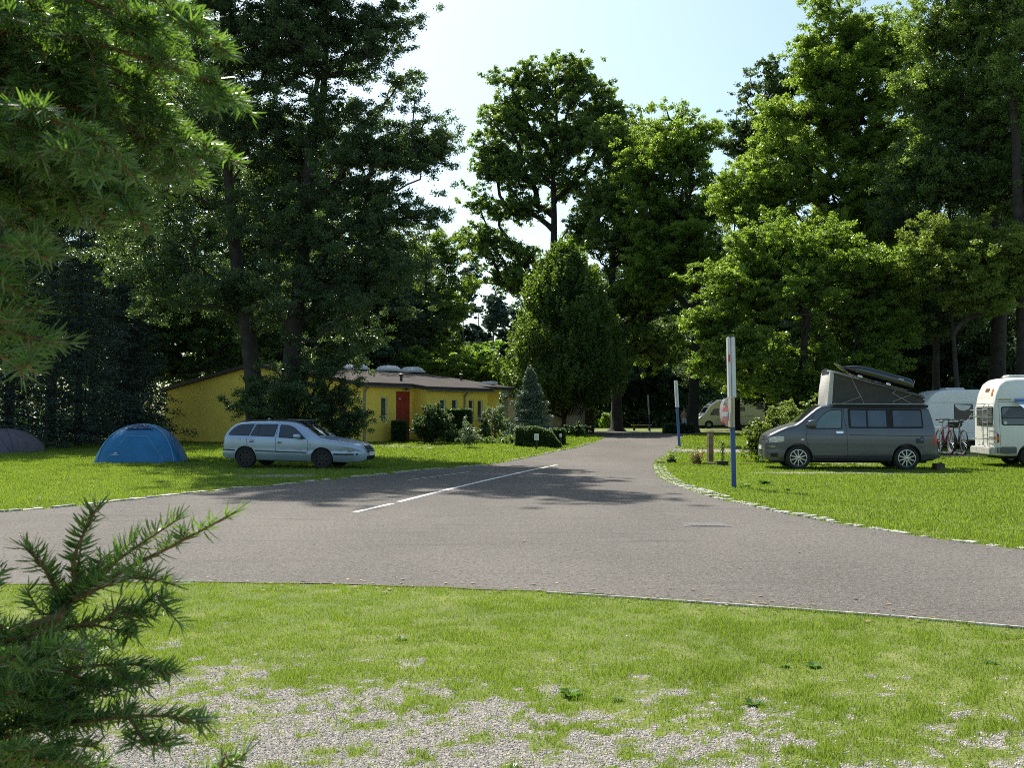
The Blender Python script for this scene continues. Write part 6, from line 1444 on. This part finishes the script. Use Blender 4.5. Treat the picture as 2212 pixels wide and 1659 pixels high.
def cex(S, t, L):
    for z in (.72, 1.30, 1.96):
        for d in ('near', 'far'): S.line('body_seam', [(-L/2+.12, z), (0, z), (L/2-.12, z)], .016, mat('seam_grey', (.30, .30, .29), .6), d, .004)
    S.panel('curtain', rounded([(1.14-L/2, 1.80), (1.30-L/2, 1.66), (1.50-L/2, 1.62), (1.70-L/2, 1.70), (1.80-L/2, 1.84), (1.14-L/2, 1.88)], .02), LAMPW, 'near', .013)
    MB().box((-L/2+1.45, 0, 2.55), (.8, .7, .09)).build('roof_hatch', LAMPW, t, bevel=.03)
    S.panel('front_window', rounded([(-.75, 2.05), (.75, 2.05), (.78, 1.45), (-.78, 1.45)], .06), CARGL, 'xmin', .008)
    MB().tube([(-L/2, 0, .45), (-L/2-1.0, 0, .42)], .04, 8).build('drawbar', DARKM, t)
box_camper('caravan', 'white touring caravan half hidden between the two camper vans', 'caravan', 5.0, [(0, 1.95), (.12, 2.12), (.35, 2.36), (.62, 2.47), (1.0, 2.50), (4.4, 2.50), (4.8, 2.3), (5.0, 1.9)], [(0, .60), (.3, .42), (.7, .38), (4.6, .38), (5.0, .55)], 1.1, wx(2008, 40), 40, R(-3), [3.1], CARAV,
           [([(1.10, 1.27), (1.86, 1.27), (1.86, 1.90), (1.10, 1.90)], CARGL), ([(2.4, 1.4), (3.4, 1.4), (3.4, 1.9), (2.4, 1.9)], CARGL)], cex)
MOTO = mat('motorhome_cream', (.72, .68, .57), .4, var=.03, coat=.2)
STR = mat('stripe_brown', (.10, .05, .05), .5)
def mex(S, t, L):
    for d in ('near', 'far'):
        S.panel('swoosh', [(1.48-L/2, .68), (1.9-L/2, .80), (2.12-L/2, .86), (1.95-L/2, .78)], STR, d, .004); S.panel('swoosh', [(3.3-L/2, .98), (4.6-L/2, 1.13), (6.2-L/2, 1.22), (4.6-L/2, 1.09)], STR, d, .004)
        S.line('door_seam', [(2.15-L/2, .35), (2.15-L/2, 1.85)], .02, SEAM, d, .003)
        S.panel('headlight', rounded([(.14-L/2, .78), (.30-L/2, .84), (.52-L/2, .98), (.40-L/2, .98), (.18-L/2, .90)], .03), HLIGHT, d, .006)
    S.panel('windscreen', rounded([(.72-L/2, -.75), (1.22-L/2, -.68), (1.22-L/2, .68), (.72-L/2, .75)], .06), CARGL, 'top', .006)
    S.panel('skylight_window', rounded([(1.45-L/2, -.4), (1.95-L/2, -.4), (1.95-L/2, .4), (1.45-L/2, .4)], .06), CARGL, 'top', .006)
    MB().box((L/2-3.6, 0, 2.66), (.9, .8, .12)).build('roof_hatch', LAMPW, t, bevel=.03); MB().box((L/2-2.6, .2, 2.64), (.5, .5, .09)).build('roof_hatch', LAMPW, t, bevel=.03)
    m = MB().box((1.05-L/2, -1.2, 1.42), (.10, .16, .28)).build('mirror', MOTO, t, bevel=.03)
box_camper('motorhome', 'cream motorhome with dark swoosh stripes beyond the shaded lawn', 'motorhome', 6.8, [(0, .62), (.05, .80), (.25, 1.02), (.55, 1.24), (.75, 1.40), (1.05, 1.80), (1.10, 1.95), (1.5, 2.25), (1.9, 2.48), (2.3, 2.57), (6.5, 2.57), (6.75, 2.45), (6.8, 2.3)], [(0, .35), (.2, .25), (6.6, .28), (6.8, .45)], 1.1, wx(1503, 86), 86, R(4), [1.05, 5.1], MOTO,
           [([(1.12, 1.20), (1.45, 1.72), (2.08, 1.80), (2.08, 1.20)], CARGL), ([(3.5, 1.55), (4.3, 1.55), (4.3, 1.92), (3.5, 1.92)], CARGL), ([(5.35, 1.70), (6.3, 1.70), (6.3, 2.2), (5.35, 2.2)], CARGL)], mex)
# ---------------------------------------------------------------- tents
def dome_tent(name, label, loc, wx_, wy_, h, rz, m, m2, seed, flare=1.0, extras=True, squash=.5):
    t = thing(name, label, 'tent', loc, rz); nu, nv = 96, 26; V = []
    def pt(u, v):
        a = 2*math.pi*u; c, s = math.cos(a), math.sin(a); e = .55
        bx_, by_ = math.copysign(abs(c)**e, c)*wx_/2, math.copysign(abs(s)**e, s)*wy_/2
        r = math.cos(v*math.pi/2)**(.86); z = h*math.sin(v*math.pi/2)**(1.02)
        k = abs(math.cos(2*a))      # 0 on the pole lines (45 deg), 1 between them
        sag = 1-.15*k*math.sin(v*math.pi)**1.0*(1-.5*v)
        blend = (v**1.5); ex = bx_*(1-blend)+c*wx_/2*blend*1.0; ey = by_*(1-blend)+s*wy_/2*blend
        wr = 1+.006*math.sin(9*a+3*v)+.005*math.sin(17*a-7*v+1)
        return Vector((ex*r*sag*wr, ey*r*sag*wr, z+.006*math.sin(31*a)*(1-v)))
    vs = [pt(i/nu, j/nv) for j in range(nv) for i in range(nu)]+[Vector((0, 0, h))]
    fs = [(j*nu+i, j*nu+(i+1) % nu, (j+1)*nu+(i+1) % nu, (j+1)*nu+i) for j in range(nv-1) for i in range(nu)]+[((nv-1)*nu+i, (nv-1)*nu+(i+1) % nu, nv*nu) for i in range(nu)]
    fl = MB().add(vs, fs).build('flysheet', m, t, smooth=True, autos=60)
    # pole sleeves
    for q in (.125, .375):
        pts = [pt(q, v)*1.008 for v in np.linspace(0, 1, 20)]+[pt(q+.5, v)*1.008 for v in np.linspace(1, 0, 20)]; MB().tube(pts, .014, 6).build('pole_sleeve', m2, t, smooth=True)
    return t, pt, fl
BT = mat('blue_nylon', (.030, .20, .42), .36, var=.10, scale=2.5, bump=.3, bscale=7, trans=.22); BT2 = mat('pale_blue_nylon', (.20, .46, .66), .35, trans=.2)
BTD = mat('dark_blue_nylon', (.010, .045, .16), .5, trans=.1)
p = gp(303, 1002)
t, pt, fl = dome_tent('dome_tent', 'bright blue dome tent pitched on the sunny lawn edge', (p[0]-.33, p[1]+1.1, 0), 2.95, 2.3, 1.30, R(8), BT, BT2, 1)
def tent_patch(nm, uvs, m, t, pt, off=1.012):
    V = [pt(u, v)*off for u, v in uvs]; b = MB().add(V, [tuple(range(len(V)))]); return b.build(nm, m, t, fix=True)
# vent hood under the peak, door seams, small white mark
hood = MB(); U = np.linspace(.66, .84, 9)
top_ = [pt(u, .93)*1.0+Vector((0, -.05, .02)) for u in U]; low_ = [pt(u, .68)*1.03+Vector((0, -.03, 0)) for u in U]
hood.add(top_+low_, [(i, i+1, i+10, i+9) for i in range(8)]); hood.build('vent_hood', BTD, t, smooth=True, fix=False)
for (u0, v0, u1, v1) in [(.68, .06, .72, .5), (.82, .06, .78, .5), (.72, .5, .78, .5)]:
    MB().tube([pt(u0+(u1-u0)*k/8, v0+(v1-v0)*k/8)*1.006 for k in range(9)], .008, 5).build('door_zip', BT2, t, smooth=True)
for (u0, u1, v0, v1) in [(.698, .716, .17, .19), (.693, .722, .145, .152)]:
    tent_patch('white_mark', [(u0, v0), (u1, v0), ((u0+u1)/2+.002, v1+.01)] if v0 > .16 else [(u0, v0), (u1, v0), (u1, v1), (u0, v1)], LAMPW, t, pt, 1.010)
for (u, v) in [(.125, 0), (.375, 0), (.625, 0), (.875, 0)]:
    q = pt(u, 0); MB().tube([tuple(q), tuple(q*1.06+Vector((0, 0, -.02)))], .008, 5).build('peg_loop', BT2, t)
GT = mat('mauve_grey_nylon', (.135, .11, .145), .6, var=.1, scale=3, trans=.25, bump=.3, bscale=8); GT2 = mat('dark_grey_nylon', (.05, .045, .06), .6)
p = gp(20, 981)
t2, pt2, fl2 = dome_tent('dome_tent', 'mauve grey tent half out of the picture under the dark trees', (p[0]-.95, p[1]+1.4, 0), 3.0, 2.5, 1.05, R(-10), GT, GT2, 2)
for (u0, v0, u1, v1) in [(.70, .05, .74, .55), (.86, .05, .80, .5), (.74, .55, .80, .5), (.60, .3, .72, .75)]:
    MB().tube([pt2(u0+(u1-u0)*k/8, v0+(v1-v0)*k/8)*1.006 for k in range(9)], .010, 5).build('door_zip', GT2, t2, smooth=True)
# shrub before the camper's nose
px_tree('shrub', 'loose sunlit shrub with yellow-green leaves at the nose of the grey camper', 1660, 32.6, [(1702, 905, 40, 28), (1650, 950, 36, 40), (1640, 985, 30, 24), (1720, 885, 40, 20), (1755, 880, 20, 12), (1690, 960, 30, 36), (1665, 1000, 26, 12), (1715, 868, 18, 10), (1640, 935, 14, 14)], 130, 9500, 'yellow', 301, trunk=[(1668, 1000), (1665, 970), (1672, 900)], tw=3, clr=.17, flat=.8, cat='shrub', ls=1.0, r_tip=.006, flare=1)
# ================================================================ fir tree beside the camera
FIRN = leaf_mat('fir_needle', (.086, .165, .058), (.18, .32, .03), rough=.24, trans=.42, spec=.5, big=3)
TWIG = mat('fir_twig', (.20, .11, .045), .7, var=.25, scale=30, bump=.4)
TWIGD = mat('fir_bough', (.075, .055, .04), .9, var=.3, scale=30, bump=.6)
def needles(P, D, rg, nl=.020, dens=900, w=.0023, flat=.40):
    """P polyline points (k,3): needles all along it"""
    P = np.array([tuple(p) for p in P]); seg = np.linalg.norm(np.diff(P, axis=0), axis=1); L = seg.sum(); n = max(6, int(dens*L)); s = np.sort(rg.random(n))*L; c = np.concatenate([[0], np.cumsum(seg)])
    X = np.stack([np.interp(s, c, P[:, i]) for i in range(3)], -1); k = np.clip(np.searchsorted(c, s)-1, 0, len(seg)-1); T = (np.diff(P, axis=0)/np.maximum(seg[:, None], 1e-9))[k]
    up = np.array([0, 0, 1.0]); sd = np.cross(T, up); sd /= np.maximum(np.linalg.norm(sd, axis=1)[:, None], 1e-6); u2 = np.cross(sd, T)
    a = rg.random(n)*2*np.pi; rad = sd*np.cos(a)[:, None]+u2*(np.sin(a)*flat+.22)[:, None]; rad /= np.linalg.norm(rad, axis=1)[:, None]
    f = s/L; lean = .16+.26*rg.random(n)+.8*np.clip((f-.85)/.15, 0, 1); d = rad+T*lean[:, None]; d /= np.linalg.norm(d, axis=1)[:, None]
    ln = nl*(.75+.4*rg.random(n))*np.clip(.6+f*3, 0, 1); b = np.cross(d, rg.normal(size=(n, 3))*.5+u2); b /= np.maximum(np.linalg.norm(b, axis=1)[:, None], 1e-6)
    # slightly curved: two stacked quads
    m = X+d*ln[:, None]*.55; c2 = T*ln[:, None]*.07; e = X+d*ln[:, None]+c2*1.6; m = m+c2*.2; W = (w*(.8+.4*rg.random(n)))[:, None]*.5
    V = np.empty((n, 8, 3), np.float32)
    V[:, 0] = X-b*W*.6; V[:, 1] = X+b*W*.6; V[:, 2] = m+b*W; V[:, 3] = m-b*W; V[:, 4] = m-b*W; V[:, 5] = m+b*W; V[:, 6] = e+b*W*.35; V[:, 7] = e-b*W*.35
    return V.reshape(-1, 3)
fir = thing('fir_tree', 'fir tree with glinting needle sprays right beside the camera', 'tree', (-1.75, 1.35, 0))
FX, FY = -1.75, 1.35
def fpt(px, py, d): return Vector((wx(px, d)-FX, d-FY, wz(py, d)))
MB().tube([(0, 0, -.1), (.02, 0, 1.2), (0, .02, 2.6), (0, 0, 3.6), (0, 0, 4.3)], [.11, .09, .06, .03, .008], 14).build('trunk', BARK, fir, smooth=True)
def crom(P, n):
    P = [P[0]]+list(P)+[P[-1]]; out = []
    for i in range(1, len(P)-2):
        for k in range(n):
            t = k/n; a, b, c, d = P[i-1], P[i], P[i+1], P[i+2]
            out.append(.5*((2*b)+(c-a)*t+(2*a-5*b+4*c-d)*t*t+(3*b-a-3*c+d)*t**3))
    out.append(P[-2]); return out
def bough(root_z, tip, mid, seed, n_side, ln, nl=.023, dens=1000, sagside=-.15, sub=True, spread=1.0, fwd=.75, via=None, w=.0023):
    rg = np.random.default_rng(seed); A = Vector((0, 0, root_z)); M_, T = mid, tip; pts = []
    for i in range(15):
        t = i/14; pts.append(A*(1-t)**2+M_*2*t*(1-t)+T*t*t)
    if via:
        q = crom([A]+[fpt(*v) for v in via]+[T], 8); c = np.linspace(0, len(q)-1, 15); pts = [q[int(i)].lerp(q[min(int(i)+1, len(q)-1)], i-int(i)) for i in c]
    mb = MB(); mb.tube(pts, [.010*max(0.0, 1-i/14)**1.6+.0013 for i in range(15)], 7); NV = [needles(pts[5:], None, rg, nl*(1.15 if via else 1), dens*(1.4 if via else 1), w, .3 if via else .4)]
    tw = MB(); L = sum((pts[i+1]-pts[i]).length for i in range(14))
    for k in range(n_side):
        t = .30+.66*(k+.5)/n_side+rg.normal()*.008; i = min(int(t*14), 13); fr = t*14-i; p = pts[i].lerp(pts[i+1], fr); d = (pts[i+1]-pts[i]).normalized()
        sd = d.cross(Vector((0, 0, 1))).normalized(); s = 1 if k % 2 else -1; u = sd.cross(d)
        dr = (d*fwd+sd*s*spread*(.6+.3*rg.random())+u*rg.normal()*.22+Vector((0, 0, sagside*rg.random()*2))).normalized(); l = ln*(1.25-.85*max(0.0, (t-.3)/.66)**1.3)*(.75+.5*rg.random())
        q = [p, p+dr*l*.5+Vector((0, 0, .01*rg.normal())), p+dr*l+Vector((0, 0, -.03*l+.25*l*(1 if sagside > 0 else -.4)*.3))+d*l*.12]
        tw.tube(q, [.0024, .0018, .0008], 5); NV.append(needles(q, None, rg, nl, dens))
        if sub:
            for j in range(2+int(l/.06)):
                t2 = .25+.65*rg.random(); p2 = q[0].lerp(q[1], t2*2) if t2 < .5 else q[1].lerp(q[2], t2*2-1); s2 = 1 if rg.random() < .5 else -1; sd2 = dr.cross(Vector((0, 0, 1))).normalized()
                d2 = (dr*.8+sd2*s2*.7+Vector((0, 0, rg.normal()*.2+sagside*.6))).normalized(); l2 = l*.45*(1.1-t2)*(.7+.6*rg.random())+.012
                q2 = [p2, p2+d2*l2]; tw.tube(q2, [.0016, .0008], 4); NV.append(needles(q2, None, rg, nl*.95, dens))
    bo = mb.build('bough', TWIG, fir, smooth=True, fix=False); tw.build('twigs', TWIG, bo, smooth=True, fix=False)
    link('needles', np_mesh('needles', np.concatenate(NV), 4), FIRN, bo)
def B(tp, mp, rz_, seed, n=14, ln=.13, **kw): bough(rz_, fpt(*tp), fpt(*mp), seed, n, ln, **kw)
# upper mass: tips (px, py, distance), mid control, root height
UP = [((541, 210, 1.15), (330, 20, 1.25), 2.3), ((512, 318, 1.22), (300, 200, 1.3), 2.2), ((485, 30, 1.10), (300, -90, 1.2), 2.4), ((440, 360, 1.35), (250, 150, 1.4), 2.25), ((412, 250, 1.25), (200, 60, 1.3), 2.3), ((345, 395, 1.2), (180, 160, 1.3), 2.2),
      ((306, 455, 1.15), (150, 250, 1.2), 2.1), ((270, 330, 1.0), (80, 120, 1.1), 2.1), ((190, 440, 1.25), (40, 260, 1.3), 2.0), ((120, 300, 1.05), (-60, 120, 1.1), 2.05), ((380, 150, 1.4), (200, -60, 1.45), 2.4), ((250, 120, 1.3), (60, -60, 1.3), 2.3),
      ((160, 140, 1.2), (-40, -20, 1.25), 2.2), ((60, 420, 1.2), (-120, 260, 1.2), 2.0), ((420, 60, 1.5), (230, -120, 1.5), 2.4), ((100, 380, 1.45), (-80, 200, 1.4), 2.1), ((330, 240, 1.55), (150, 60, 1.5), 2.3), ((220, 250, 1.5), (40, 60, 1.45), 2.2), ((330, 60, 1.2), (140, -120, 1.2), 2.4)]
UP = [((a[0]-50 if a[0] > 330 else a[0]-15, a[1], a[2]), b, c) for a, b, c in UP]
rf_ = random.Random(9)
for k in range(26):
    px, py = rf_.uniform(-20, 400), rf_.uniform(20, 420)
    if px > 130+.9*(480-py)*.9: px *= .6
    d = rf_.uniform(1.35, 1.9); UP.append(((px, py, d), (px-rf_.uniform(150, 260), py-rf_.uniform(100, 220), d), rf_.uniform(2.0, 2.6)))
for k, (tp, mp, rz_) in enumerate(UP): B(tp, mp, rz_, 400+k, n=16, ln=.12, sagside=-.35, nl=.020, dens=1300)
# middle sprays at the picture edge
for k, (tp, mp, rz_) in enumerate([((103, 560, 1.0), (-60, 450, 1.05), 1.85), ((106, 745, 1.0), (-60, 640, 1.05), 1.75), ((70, 500, 1.15), (-90, 380, 1.1), 1.9), ((60, 690, 1.1), (-80, 600, 1.1), 1.7), ((20, 600, 1.05), (-120, 520, 1.05), 1.8)]): B(tp, mp, rz_, 440+k, n=12, ln=.09, sagside=-.3, dens=900)
# lower sprays
J = (150, 1300, 1.27)
TOPS = [((512, 1105, 1.22), [(-60, 1400, 1.25), J, (265, 1235, 1.26), (400, 1165, 1.24)], 2, .045), ((392, 1118, 1.30), [(-60, 1400, 1.25), J, (250, 1215, 1.30)], 1, .04), ((215, 1092, 1.26), [(-60, 1400, 1.25), J, (165, 1200, 1.27)], 3, .05), ((300, 1160, 1.36), [(-60, 1400, 1.25), J, (215, 1240, 1.33)], 1, .04),
        ((58, 1180, 1.24), [(-60, 1400, 1.25), (120, 1310, 1.27), (110, 1240, 1.26)], 3, .05), ((385, 1262, 1.16), [(-60, 1400, 1.25), J, (280, 1246, 1.20)], 2, .05), ((-10, 1260, 1.2), [(-150, 1420, 1.2), (-40, 1330, 1.2)], 4, .06)]
for k, (tp, via, ns, ln) in enumerate(TOPS): bough(1.0, fpt(*tp), fpt(*J), 470+k, ns, ln, nl=.022, dens=820, sagside=.05, via=via, w=.0024, sub=False, fwd=1.0, spread=.7)
bough(.6, fpt(540, 1618, 1.2), fpt(430, 1700, 1.2), 485, 2, .03, nl=.020, dens=900, sagside=.05, via=[(200, 1760, 1.2), (420, 1690, 1.2)], w=.0024, sub=False, fwd=1.0)
LOW = [((335, 1330, 1.2), (120, 1300, 1.2), .95), ((350, 1440, 1.15), (110, 1350, 1.15), .9), ((420, 1548, 1.1), (170, 1470, 1.15), .85), ((230, 1480, 1.2), (40, 1400, 1.2), .85), ((200, 1560, 1.15), (0, 1480, 1.15), .8), ((120, 1420, 1.05), (-60, 1330, 1.1), .85),
       ((60, 1500, 1.1), (-100, 1400, 1.1), .8), ((130, 1640, 1.05), (-80, 1540, 1.1), .7), ((120, 1360, 1.3), (-40, 1300, 1.3), .95), ((40, 1640, 1.15), (-120, 1560, 1.1), .7), ((180, 1650, 1.25), (40, 1560, 1.2), .7), ((200, 1420, 1.3), (0, 1350, 1.25), .9)]
for k in range(12):
    px, py = rf_.uniform(-30, 200), rf_.uniform(1390, 1650); d = rf_.uniform(1.3, 1.6); LOW.append(((px, py, d), (px-150, py-90, d), rf_.uniform(.6, .9)))
for k, (tp, mp, rz_) in enumerate(LOW): B(tp, mp, rz_, 490+k, n=9, ln=.10, sagside=-.12, dens=1150, nl=.022, fwd=1.0, spread=.75)
